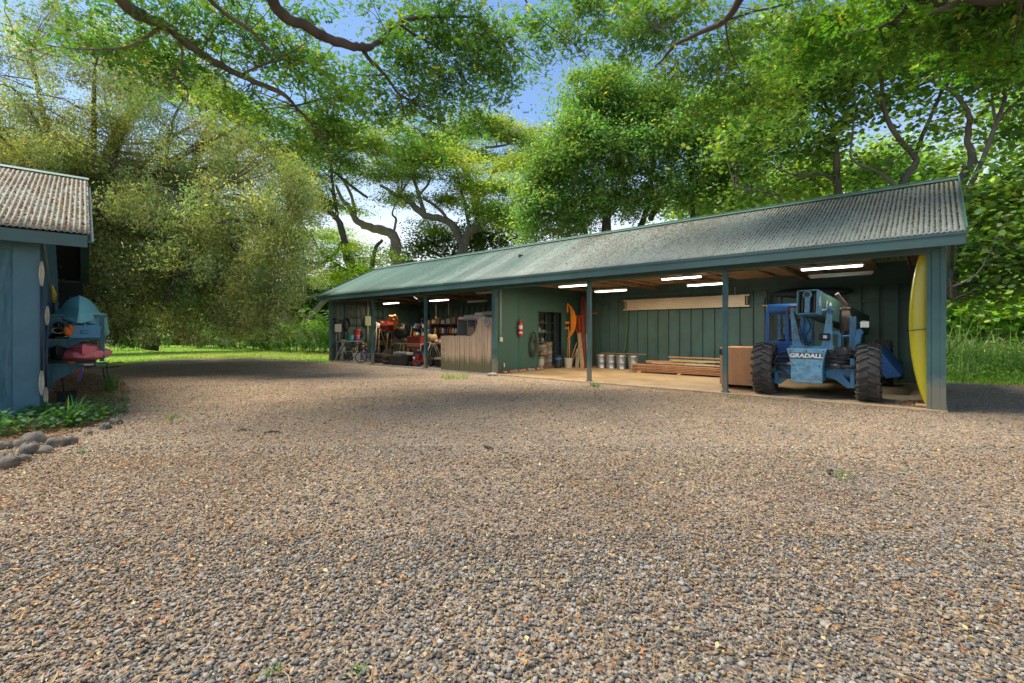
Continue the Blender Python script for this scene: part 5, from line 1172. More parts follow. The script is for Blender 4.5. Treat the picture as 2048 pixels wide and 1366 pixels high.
s,z=LS(955,603,3.2); light('unlit tan tube light hanging over the slatted gate bay',s,3.2,z,1.2,lit=False)
# ------------------------------------------------------------------ the cluttered workshop bays at the left
def at_s(px,t_):
    k=(px-HX)/F; P=P0+VY*t_; s=(P.x-k*P.y)/(UX.x-k*UX.y); d=P.y-UX.y*s; return s,d
def W(px,py,t_):      # world point of a feature standing t_ metres inside the open front
    s,d=at_s(px,t_); return S(s,t_,CH-(py-HY)/F*d)
def ZS(px,py,t_): s,d=at_s(px,t_); return CH-(py-HY)/F*d
E0=LEN
# electrical box + conduits on the left end wall
t=T('electrical_box','grey electrical box on the far left end wall','box',E0-.10,.28,1.62); g=MB(); g.bb((-.02,-.17,-.20),(.08,.17,.20)); g.bb((.08,-.155,-.185),(.09,.155,.185)); g.build('box',mk('silver'),t,.01)
g=MB(); g.cyl((.03,0,.22),(.03,0,1.4),.02); g.cyl((.03,-.08,-.2),(.03,-.08,-1.5),.018); g.cyl((.03,.08,-.2),(.03,.08,-1.5),.018); g.build('conduit',mk('grey'),t)
# red hose reel outside the left end
t=T('hose_coil','red hose coiled on the outside of the far left end of the shed','hose',E0+.12,.25,.75); g=MB()
for k in range(5): g.tube([(-.03*k,.16*math.sin(a)-.05,.50*math.cos(a)-.02*k) for a in [6.283*q/20 for q in range(20)]],.028,6,closed=True)
g.build('hose',mk('red'),t)
t=T('umbrella','white folded parasol leaning on the front of the grey table','umbrella',E0-.35,.0,.03); g=MB(); g.cyl((.10,0,.10),(.32,.35,.95),.015,.06,n=10); g.tube([(.32,.35,.95),(.36,.36,1.02),(.42,.34,1.0)],.015,6); g.cyl((.05,-.05,.0),(.10,0,.10),.01); g.build('parasol',mk('silver'),t)
item('bottle','small yellow and dark bottle at the foot of the white parasol',S(E0-.45,.3,.03),(.16,.16,.2),'yellow',TH)
# grey table against the end wall: long axis into the shed
t=T('work_table','grey two-tier table against the far left end wall','table',E0-.5,.72,.03,R(90))
g=MB(); g.box((0,0,.93),(1.15,.6,.05)); g.build('table_top',mk('grey'),t,.006); g=MB(); g.box((0,0,.42),(1.08,.5,.04)); g.build('shelf',mk('grey'),t,.005)
for x in (-.54,.54):
    for y in (-.26,.26): g=MB(); g.box((x,y,.45),(.06,.06,.90)); g.build('leg',mk('grey'),t)
TB=E0-.55
item('jug','white jug on the lower shelf of the grey table',S(TB,.36,.48),(.18,.18,.38),'white',TH); item('jug','small tan pot on the lower shelf of the grey table',S(TB-.1,.85,.48),(.22,.22,.2),'tan',TH)
t=T('bucket','teal bucket on the grey table','bucket',TB-.05,.72,.99); g=MB(); g.lathe([(.13,0),(.16,.28),(.15,.28),(.12,.01),(0,.01)],18,cap=False); g.build('pail',mk('teal'),t)
t=T('bucket','faded red bucket stacked on a purple one at the right of the grey table','bucket',TB-.1,1.02,.99+.24); g=MB(); g.lathe([(.14,0),(.18,.30),(.19,.32),(.17,.31),(.13,.01),(0,.01)],18,cap=False); g.build('pail',mcol('pinkred',(.6,.08,.07)),t)
t=T('bucket','purple bucket under the faded red one on the grey table','bucket',TB-.1,1.02,.99); g=MB(); g.lathe([(.13,0),(.16,.30),(.15,.30),(.12,.01),(0,.01)],18,cap=False); g.build('pail',mcol('purple',(.28,.08,.22)),t)
for k,tt in enumerate((.25,.38,.50)): item('tin',['small rusty tin at the left end of the grey table','small brown tin second along the grey table','small dark tin third along the grey table'][k],S(TB,tt,.99),(.12,.12,.08),['brown','brown','dark'][k],TH)
# hanging dark coil and black lawn ladder on the end wall
t=T('hose_coil','dark cable coil hanging high on the far left end wall','cable',E0-.12,.72,2.1); g=MB()
for k in range(6): g.tube([(.02*k,.17*math.sin(a),-.35+.28*math.cos(a)+.02*k) for a in [6.283*q/18 for q in range(18)]],.02,6,closed=True)
g.tube([(.05,.05,-.5),(.05,.08,-.95)],.03,6); g.build('coil',mk('dark'),t)
def wallladder(label,t0,s_):
    t=T('step_ladder',label,'ladder',s_,t0,1.85); t.scale=(.72,.72,.68); g=MB()
    g.bar((0,-.62,0),(0,-.45,1.25),.07,.04,(1,0,0)); g.bar((0,.55,0),(0,.40,1.25),.07,.04,(1,0,0)); g.bar((.05,0,0),(.05,.02,1.2),.05,.03,(1,0,0)); g.build('rail',mk('dark'),t)
    for z in (.0,.55,1.15): 
        g=MB(); g.box((.02,-.03,z),(.06,1.1-.2*z,.06)); g.build('rung',mk('dark'),t)
    return t
wallladder('black step ladder hung high on the end wall, left of the first post',1.35,E0-.16); wallladder('black step ladder hung under the lit tube, right of the first post',2.55,E0-.16)
t=T('switch_box','pale breaker box on the end wall behind the first post','box',E0-.12,1.95,2.0); g=MB(); g.box((.02,0,0),(.08,.35,.5)); g.cyl((.02,0,-.25),(.02,0,-1.4),.03); g.cyl((.02,0,.25),(.02,0,1.2),.03); g.build('box',mcol('palegreen',(.30,.34,.22)),t,.01)
# bicycles
def bike(label,loc,rz,fc,wr=.33,dark=True):
    t=thing('bicycle',label,'bicycle',loc,rz)
    for x in (-wr*1.55,wr*1.55):
        g=MB(); g.tube([(x+wr*math.cos(a),0,wr+wr*math.sin(a)) for a in [6.283*q/28 for q in range(28)]],.022,8,closed=True); wl=g.build('wheel',mk('dark'),t)
        g=MB(); g.tube([(x+(wr-.03)*math.cos(a),0,wr+(wr-.03)*math.sin(a)) for a in [6.283*q/28 for q in range(28)]],.009,6,closed=True)
        for q in range(12): a=6.283*q/12; g.cyl((x,0,wr),(x+(wr-.03)*math.cos(a),0,wr+(wr-.03)*math.sin(a)),.003,n=4)
        g.cyl((x,-.04,wr),(x,.04,wr),.025,n=8); g.build('rim',mk('silver'),wl)
    a,b=wr*1.55,-wr*1.55; g=MB()
    for p,q in (((b,0,wr),(b*.18,0,wr*.85)),((b,0,wr),(b*.32,0,wr*2.1)),((b*.18,0,wr*.85),(b*.36,0,wr*2.35)),((b*.18,0,wr*.85),(a*.68,0,wr*1.95)),((b*.34,0,wr*2.1),(a*.64,0,wr*2.25)),((a*.62,0,wr*2.5),(a*.72,0,wr*1.85)),((a*.72,0,wr*1.85),(a,0,wr))): g.cyl(p,q,.02,n=8)
    g.build('frame',fc,t)
    g=MB(); g.tube([(a*.5,-.24,wr*2.8),(a*.56,-.1,wr*2.75),(a*.6,0,wr*2.62),(a*.56,.1,wr*2.75),(a*.5,.24,wr*2.8)],.014,6); g.cyl((a*.6,0,wr*2.45),(a*.6,0,wr*2.65),.015,n=6); g.build('handlebar',mk('dark'),t)
    g=MB(); g.ball((b*.4,0,wr*2.5),(.26,.15,.07)); g.build('saddle',mk('dark'),t)
    g=MB(); g.lathe([(.0,-.01),(.09,-.01),(.09,.01),(0,.01)],16,Matrix.Translation((b*.18,.05,wr*.85))@Matrix.Rotation(R(90),4,'X'),cap=False); g.cyl((b*.18,-.1,wr*.85-.15),(b*.18,.1,wr*.85+.15),.012,n=6); g.build('crank',mk('silver'),t)
    return t
bike('dark old bicycle behind the white paint bucket',W(715,727,.6),TH+R(35),mk('dark'),.36)
p=W(739,731,.45); p.z=.03; bike('small blue child bicycle with white rims by the first post',p,TH+R(60),mcol('bikeblue',(.03,.12,.45)),.24)
for o in bpy.data.objects:
    if o.name.startswith('bicycle'): o.location.z=.03
t=thing('bucket','dirty white paint bucket with a red mark in front of the dark bicycle','bucket',(W(713,724,.35).x,W(713,724,.35).y,.03),TH); g=MB(); g.lathe([(.15,0),(.175,.38),(.185,.40),(.165,.39),(.14,.01),(0,.01)],20,cap=False); g.build('pail',mk('white'),t); g=MB(); g.lathe([(.162,.12),(.167,.2)],20,cap=False) ; 
g=MB(); g.prism([(math.cos(a)*.05,math.sin(a)*.05) for a in [6.283*q/12 for q in range(12)]],0,.004,Matrix.Translation((0,-.168,.2))@Matrix.Rotation(R(90),4,'X')); g.build('mark',mk('red'),t)
t=T('board_stack','pale boards leaning on the end wall beside the grey table','boards',E0-.35,1.5,.03); g=MB(); g.bar((0,0,0),(-.2,.1,.85),.4,.05,(0,1,0)); g.bar((.12,.1,0),(-.1,.2,.8),.3,.03,(0,1,0)); g.build('boards',mk('tan'),t)
# tyres stacked
def tyre(label,loc,r=.34,w=.20):
    t=thing('old_tyre',label,'tyre',loc,0,'old tyres stacked by the first post'); g=MB(); g.lathe([(r*.58,.02),(r*.8,0),(r*.97,.03),(r,.08),(r,w-.08),(r*.97,w-.03),(r*.8,w),(r*.58,w-.02),(r*.6,w*.5),(r*.58,.02)],28,cap=False); g.build('tyre_ring',pm('old_rubber',(.045,.036,.03),.85,.4,5,dirt=(.14,.10,.07),damt=.6) if 'old_rubber' not in bpy.data.materials else bpy.data.materials['old_rubber'],t); return t
for lab,px,tt,z in (('bottom tyre of the front right stack beside the black tub',781,.40,.03),('upper tyre of the front right stack beside the black tub',781,.42,.235),('bottom tyre of the left stack directly behind the first post',760,.75,.03),('upper tyre of the left stack directly behind the first post',759,.78,.235),):
    p=W(px,700,tt); tyre(lab,(p.x,p.y,z))
# black mortar tub
s0,_=at_s(807,.42); t=T('mortar_tub','big black plastic tub at the open front between the posts','tub',s0,.42,.03,.1)
g=MB()
def rr_(w,d,z,n=5,r=.12):
    o=[]
    for cx,cy,a0 in ((w-r,d-r,0),(-w+r,d-r,90),(-w+r,-d+r,180),(w-r,-d+r,270)):
        for k in range(n+1): a=R(a0+90*k/n); o.append((cx+r*math.cos(a),cy+r*math.sin(a),z))
    return o
g.grid([rr_(.50,.28,.0),rr_(.60,.36,.38),rr_(.645,.405,.39),rr_(.645,.405,.42),rr_(.585,.345,.42),rr_(.48,.26,.03)],False,True); g.add(rr_(.50,.28,.0),[tuple(range(24))[::-1]]); g.add(rr_(.48,.26,.03),[tuple(range(24))]); g.build('tub',pm('black_plastic',(.018,.018,.018),.4,.3,3,dirt=(.07,.06,.05)),t)
# red mower / small engine beside the tub
s0,_=at_s(837,.5); t=T('red_mower','small red engine-driven machine beside the black tub, just left of the second post','machine',s0,.5,.03)
g=MB(); g.ball((0,0,.20),(.55,.45,.26),14,8,lump=.08,seed=2); g.box((.1,-.05,.40),(.24,.24,.2)); g.bb((-.25,-.2,.05),(.25,.2,.16)); g.build('deck',mk('red'),t,.01)
g=MB(); g.cyl((0,0,.38),(0,0,.62),.11); g.box((-.12,0,.5),(.12,.18,.14)); 
for x in(-.25,.25): g.cyl((x,-.24,.1),(x,-.18,.1),.1); g.cyl((x,.18,.1),(x,.24,.1),.1)
g.build('engine',mk('dark'),t,.01); g=MB(); g.tube([(-.2,.2,.2),(-.55,.55,.85),(-.5,.8,.95),(-.2,.8,.95),(.0,.3,.3)],.014,6); g.cyl((-.02,-.22,.36),(.06,-.22,.30),.05); g.build('handle',mk('silver'),t)
# rack of clutter: wide shelving across the end-wall half (t~2.2 to 3.6)
def shelfunit(label,pxa,pxb,t_,tops,d_=.5,mat='brown',h_=None):
    sa,_=at_s(pxa,t_); sb,_=at_s(pxb,t_); w_=abs(sa-sb); s_=(sa+sb)/2
    t=T('timber_shelves',label,'shelves',s_,t_+d_/2,.03); g=MB()
    h_=h_ or tops[-1]+.05
    for x in (-w_/2,w_/2):
        for y in (-d_/2,d_/2): g=MB(); g.bb((x-.025,y-.025,0),(x+.025,y+.025,h_)); g.build('post',mk(mat),t)
    for z in tops: g=MB(); g.bb((-w_/2+.0,-d_/2+.0,z-.035),(w_/2,d_/2,z)); g.build('shelf',mk(mat),t)
    return s_,w_
rnd=random.Random(77)
ADJ={'dark':'dark','brown':'brown','grey':'grey','tan':'tan','white':'white','red':'red','blue':'blue','yellow':'yellow','orange':'orange','green':'green','silver':'silver','teal':'teal'}
used={}
def ordn(i): return ['first','second','third','fourth','fifth','sixth','seventh','eighth','ninth','tenth','eleventh','twelfth','thirteenth','fourteenth'][i]
def fill(s_,w_,t_,z,n,where,pal,hmax=.28,kinds=('carton','tin','bottle','toolbox','jug','carton')):
    for i in range(n):
        f=(i+.5)/n; s=s_+w_/2-f*w_; knd=rnd.choice(kinds); c=rnd.choice(pal); ww=min(.30,w_/n*.86)
        h=hmax*rnd.uniform(.45,1)
        item(knd,f'{c} {knd}, {ordn(i)} from the left {where}',S(s,t_+rnd.uniform(-.06,.06),z+.03),(ww if knd!='bottle' else min(.1,ww),.24,h if knd not in('bottle',) else min(h,.26)),c,TH+rnd.uniform(-.15,.15))
cl=['dark','brown','grey','tan','brown','dark','white','red','silver']
s_,w_=shelfunit('rough timber shelves crowded with tins left of the workbench',752,788,2.35,(.35,.72,1.08,1.42,1.80),.5)
for z,wh in ((.35,'on the lowest shelf behind the tyres'),(.72,'on the second shelf behind the tyres'),(1.08,'on the third shelf behind the tyres'),(1.42,'on the fourth shelf behind the tyres')): fill(s_,w_,2.5,z,6,wh,cl)
fill(s_,w_,2.5,1.80,3,'atop the timber shelves by the orange bundle',['red','red','brown'],.34,('toolbox','carton'))
# red bins and orange life-vest bundle
t=T('red_bin','bright red open bin high on the timber shelves under the orange bundle','bin',s_-.35,2.2,1.50); g=MB(); g.prism([(-.4,0),(.4,0),(.46,.26),(-.46,.26)],-.14,.14,Matrix.Rotation(R(90),4,'X')); g.build('bin',mk('red'),t,.01)
item('bottle','blue and white bottle standing in front of the red bin',S(s_+.12,2.05,1.62),(.16,.16,.30),'white',TH)
p=W(786,640,2.1); t=thing('life_vest_bundle','bundle of orange life vests draped over the top of the timber shelves','life vests',p,TH); g=MB(); r3=random.Random(3)
for k in range(14): g.ball((r3.uniform(-.28,.30),r3.uniform(-.1,.1),r3.uniform(-.05,.18)),(.26,.2,.2),8,6,lump=.1,seed=k)
for k in range(6): g.ball((.2+r3.uniform(-.06,.10),r3.uniform(-.1,.1),-.15-.09*k),(.22,.16,.24),8,6,lump=.1,seed=k)
g.build('fabric',mk('orange'),t)
t=T('step_ladder','wooden step ladder with splayed legs standing behind the tyres','ladder',s_+.05,1.7,.03); g=MB()
for x0,x1,y0,y1 in ((-.42,-.16,0,.25),(.42,.16,0,.25),(-.40,-.16,.75,.3),(.40,.16,.75,.3)): g.bar((x0,y0,0),(x1,y1,1.55),.06,.025,(0,1,0))
g.build('rail',mk('tan'),t)
for z in (.3,.6,.9,1.2): 
    g=MB(); w2=.42-.26*z/1.55; g.box((0,.25*z/1.55,z),(w2*2,.10,.02)); g.build('tread',mk('tan'),t)
t=T('wooden_pole','pale pole standing upright in front of the timber shelves','pole',s_-.28,1.6,.03); g=MB(); g.cyl((0,0,0),(0,.1,1.9),.022); g.build('pole',mk('silver'),t)
t=T('wooden_pole','tan pole standing at the right end of the timber shelves','pole',s_-.78,1.9,.03); g=MB(); g.cyl((0,0,0),(.02,.1,1.35),.02); g.build('pole',mk('tan'),t)
# workbench with toolbox, tools
sa,_=at_s(790,1.5); sb,_=at_s(842,1.5); w_=sa-sb; s_=(sa+sb)/2
t=T('workbench','tan timber workbench in front of the timber shelves, under the red toolbox','bench',s_,1.75,.03); g=MB(); g.box((0,0,.86),(w_,.6,.06)); g.build('bench_top',mk('tan'),t,.005)
for x in (-w_/2+.06,0,w_/2-.06):
    for y in (-.25,.25): g=MB(); g.box((x,y,.415),(.07,.07,.83)); g.build('leg',mk('brown'),t)
for k in (-.1,.35):
    t2=T('sawhorse_leg',f'yellowish slanted timber leg under the workbench, {"left" if k<0 else "right"} one','timber',s_-k+.15,1.42,.2); g=MB(); g.bar((0,0,0),(.08 if k<0 else -.08,0,.62),.05,.03,(0,1,0)); g.build('leg',mk('yellow' if False else 'tan'),t2)
item('toolbox','long dark red metal toolbox on the workbench',S(s_-.42,1.7,.92),(.95,.36,.32),'red',TH)
t=T('tool_chest','red chest with a pale strip hanging below the bench front','chest',s_-.62,1.42,.66); g=MB(); g.bb((-.5,-.03,0),(.5,.03,.2)); g.build('chest',mk('red'),t,.01); g=MB(); g.bb((-.5,-.045,.13),(.5,-.032,.18)); g.build('strip',mk('tan'),t)
fill(s_+.35,.75,1.72,.89,5,'along the left half of the workbench',['tan','white','brown','dark'],.22)
t=T('black_cover','big black covered machine on the back of the bench','machine',at_s(803,2.35)[0],2.35,1.0); g=MB(); g.ball((0,0,.38),(1.0,.6,.62),18,10,lump=.06,seed=6); g.build('cover',M_black,t)
t=T('crate_of_parts','pale crate of parts on the floor behind the black tub','crate',s_-.1,1.2,.03); g=MB(); g.bb((-.5,-.2,.1),(.5,.2,.50)); g.build('crate',mk('silver'),t,.01); g=MB()
for k in range(5): g.box((-.38+.19*k,-.202,.32),(.10,.01,.16))
g.build('holes',mk('dark'),t)
item('tin','blue drum under the right end of the workbench',S(s_-.75,1.7,.03),(.4,.4,.55),'blue',TH)
# long tools hanging along the back wall
tool_lab=['yellow strap','dark shovel','steel pipe','black rake','brown handled tool','dark spade','white tube','thin dark pole']
for k in range(8):
    s=at_s(793+8.5*k,5.15)[0]; t=T('long_tool',f'{tool_lab[k]} hung on the back wall of the workshop, {ordn(k)} from the left','tool',s,5.15,1.2); g=MB(); c=['yellow','dark','silver','dark','brown','dark','white','dark'][k]
    g.cyl((0,0,0),(.10*((k%3)-1),.05,1.0+.1*(k%3)),.022); g.build('handle',mk(c),t)
    g=MB(); g.prism([(-.10,0),(.10,0),(.09,.28),(-.09,.28)],-.01,.01,Matrix.Translation((.10*((k%3)-1),.05,1.0))@Matrix.Rotation(R(90),4,'X')); g.build('head',mk('dark' if k else 'yellow'),t)
t=T('wall_rail','dark timber rail the long tools hang from on the back wall','rail',at_s(822,5.2)[0],5.2,2.05); g=MB(); g.box((0,0,0),(3.6,.06,.10)); g.build('rail',mk('dark'),t)
# grinder bench, wheels of hose and clutter right of the second post
s2,_=at_s(864,1.9); t=T('hose_reel','beige cable reel on the brown bench right of the second post','reel',s2,1.9,.95); g=MB()
for k in range(5): g.tube([(.15*math.cos(a),-.1+.05*k,.20+.15*math.sin(a)) for a in [6.283*q/18 for q in range(18)]],.022,6,closed=True)
for y in (-.14,.14): g.lathe([(.0,-.01),(.20,-.01),(.20,.01),(0,.01)],20,Matrix.Translation((0,y,.20))@Matrix.Rotation(R(90),4,'X'),cap=False)
g.build('reel',mk('tan'),t)
t=T('workbench','brown workbench between the second post and the slatted gate','bench',at_s(880,1.95)[0],1.95,.03); g=MB(); g.box((0,0,.88),(2.3,.6,.06)); g.build('bench_top',mk('brown'),t,.004)
for x in (-1.05,-.2,.5,1.05): g=MB(); g.box((x,-.2,.42),(.08,.08,.85)); g.build('leg',mk('brown'),t)
fill(at_s(880,1.95)[0]-.35,1.3,1.95,.91,6,'on the brown workbench right of the second post',['dark','brown','tan','red'],.2)
s3,_=at_s(866,.9); t=T('wire_arch','two thin pale hoops standing on the floor right of the second post','hoop',s3,.9,.03); g=MB()
for dx in (0,.14): g.tube(smooth_path([(-.35+dx,0,.1),(-.30+dx,0,.6),(-.05+dx,0,.92),(.22+dx,0,.6),(.30+dx,.05,.1)],5),.014,6)
g.build('hoop',mk('silver'),t)
t=T('pile_of_parts','dark pile of rope and machine parts on the floor right of the second post','parts',s3-.2,.85,.03); g=MB(); r3=random.Random(8)
for k in range(26): g.ball((r3.uniform(-.5,.55),r3.uniform(-.2,.3),r3.uniform(.05,.3)),(r3.uniform(.1,.25),)*3,7,5,lump=.1,seed=k)
for k in range(10): g.tube([(r3.uniform(-.5,.5),-.1,r3.uniform(0,.2)),(r3.uniform(-.5,.5),0,r3.uniform(.2,.5)),(r3.uniform(-.5,.5),0,r3.uniform(.0,.3))],.014,5)
g.build('parts',M_grease,t)
t=T('tan_crate','pale timber offcut poking out left of the slatted gate','offcut',s3-.75,.7,.35); g=MB(); g.box((0,0,.03),(.5,.3,.07)); g.build('board',mk('tan'),t,.004)
# dark shelf with bottles on the back wall, right half of the workshop
SBt=at_s(893,4.95)[0]
t=T('bottle_shelf','dark two-tier wall shelf lined with bottles behind the slatted gate','shelf',SBt,4.95,.27); g=MB()
for z in (1.05,1.55): g.bb((-1.6,-.2,z-.035),(1.6,.25,z))
for x in (-1.6,-.5,.6,1.6): g.bb((x-.02,-.15,.3),(x+.02,.25,1.62))
g.build('shelf',mk('dark'),t)
bc=['white','blue','blue','yellow','dark','red','white','blue','red','orange','silver','white','grey','green']
for k in range(14): item('bottle',f'{bc[k]} bottle, {ordn(k)} from the left on the dark wall shelf',S(SBt+1.40-.205*k,4.85,1.355),(.13,.13,.34-.02*(k%3)),bc[k],TH,'bottles on the dark wall shelf')
for k in range(7): item(['carton','tin','carton','toolbox','carton','carton','tin'][k],f'{["tan","orange","brown","grey","grey","brown","dark"][k]} {["carton","tin","carton","toolbox","carton","carton","tin"][k]} on top of the dark wall shelf, {ordn(k)} from the left',S(SBt+1.35-.42*k,4.9,1.855),(.30,.28,.22+.05*(k%3)),["tan","orange","brown","grey","grey","brown","dark"][k],TH)
# benches and grey machine over the gate
s4,_=at_s(950,1.2); zb=ZS(950,652,1.2)
t=T('parts_cabinet','open grey steel cabinet standing behind the slatted gate','cabinet',s4+.15,1.4,.03); g=MB()
g.bb((-.85,-.2,1.86),(.75,.3,1.93)); g.bb((-.85,-.2,1.02),(.75,.3,1.06)); 
for x in (-.85,-.28,.18,.72): g.bb((x-.02,-.2,0),(x+.02,.3,1.86))
g.build('cabinet',mk('grey'),t,.004)
item('carton','cream instrument box inside the grey cabinet',S(s4+.18,1.3,1.30),(.34,.3,.34),'tan',TH); item('toolbox','dark grey box inside the grey cabinet right of the cream one',S(s4-.2,1.3,1.09),(.34,.3,.3),'dark',TH)
fill(s4+.7,.42,1.35,1.06,3,'in the left end of the grey cabinet',['white','grey','silver'],.4,('bottle',)); fill(s4-.45,.5,1.35,1.06,2,'in the right end of the grey cabinet',['dark','green'],.3)
item('toolbox','pale blue flat case on top of the grey cabinet',S(s4+.05,1.4,1.94),(1.2,.4,.16),'silver',TH); item('tin','red cap-shaped tin at the left on top of the grey cabinet',S(s4+.8,1.3,1.9),(.34,.3,.16),'red',TH)
item('toolbox','white flat case raised at the right above the grey cabinet',S(s4-.32,1.3,2.06),(.5,.4,.12),'white',TH); item('carton','dark grey long box at the right above the high part of the gate',S(s4-.9,1.3,2.06),(.8,.4,.14),'grey',TH)
t=T('hanging_lamp_cord','thin cord with a pale bulb end hanging right of the second post','cord',at_s(872,2.2)[0],2.2,2.1); g=MB(); g.cyl((0,0,0),(0,0,1.0),.006,n=5); g.ball((0,0,-.02),(.05,.05,.08),8,6); g.build('cord',mk('tan'),t)
t=T('ceiling_string','second thin cord hanging above the dark wall shelf','cord',at_s(897,2.6)[0],2.6,2.2); g=MB(); g.cyl((0,0,0),(0,0,.9),.006,n=5); g.build('cord',mk('tan'),t)
t=T('round_clamp','round dark wheel hooked on the high corner of the slatted gate','wheel',11.45,-.06,1.78); g=MB(); g.tube([(.12*math.cos(a),0,.12*math.sin(a)) for a in [6.283*q/18 for q in range(18)]],.025,8,closed=True); g.cyl((0,0,.1),(0,-.02,-.12),.02); g.build('wheel',mk('grey'),t)

# more of the workshop clutter
sX=at_s(835,3.3)[0]
s_,w_=shelfunit('dark loaded shelving standing back between the black cover and the second post',822,850,3.3,(.40,.80,1.2,1.6),.45,'dark')
for z,wh in ((.40,'on the lowest dark rear shelf'),(.80,'on the second dark rear shelf'),(1.2,'on the third dark rear shelf'),(1.6,'on top of the dark rear shelving')): fill(s_,w_,3.5,z,5,wh,['dark','tan','red','grey','blue','brown','white','orange'],.26)
s_,w_=shelfunit('low brown shelving on the back wall right of the second post',855,884,4.3,(.45,.90),.45,'brown')
for z,wh in ((.45,'on the lower brown back shelf'),(.90,'on the upper brown back shelf')): fill(s_,w_,4.5,z,6,wh,['dark','tan','red','grey','blue','brown','white'],.28)
fill(at_s(800,.95)[0],1.6,.95,.0,5,'on the floor behind the black tub',['white','dark','blue','silver','brown'],.34)
fill(at_s(870,1.3)[0],1.2,1.3,.0,4,'on the floor under the brown bench',['dark','brown','tan','red'],.32)
fill(at_s(770,1.3)[0],1.3,1.35,.0,4,'on the floor behind the tyre stacks',['brown','dark','tan','green'],.4)
for k,(px,py,c,l) in enumerate(((668,640,'dark','leftmost'),(712,672,'brown','second'),(722,665,'dark','third'),(757,655,'grey','fourth'),(766,650,'orange','fifth'),(850,640,'dark','sixth'),(905,640,'tan','seventh'))):
    tt_=1.2+.5*k if k<5 else 5.1; p=W(px,py,min(tt_,5.1)) if k>=3 else S(E0-.1,[.1,1.2,1.55][k],CH-(py-HY)/F*24)
    t=thing('hanging_coil',f'{c} coil of rope or cable hung on the workshop wall, {l} from the left',"rope",p,TH); g=MB(); r3=random.Random(k)
    for q in range(5): g.tube([(.10*math.sin(a)*r3.uniform(.7,1.2),.02*q,.16*math.cos(a)-.1) for a in [6.283*v/14 for v in range(14)]],.014,5,closed=True)
    g.build('coil',mk(c),t)
for k in range(5):
    sb_,_=LS(776+9*k,700,2.0); t=T('garden_tool',f'long garden tool handle leaning among the shelves, {ordn(k)} from the left','tool',sb_,2.05,.03); g=MB(); g.cyl((0,0,0),(.12*((k*7)%3-1),.3,1.55+.12*(k%3)),.016); g.build('handle',mk(['tan','brown','silver','dark','tan'][k]),t)
    g=MB(); g.box((.12*((k*7)%3-1),.3,1.60+.12*(k%3)),(.22,.03,.10)); g.build('head',mk('dark'),t)
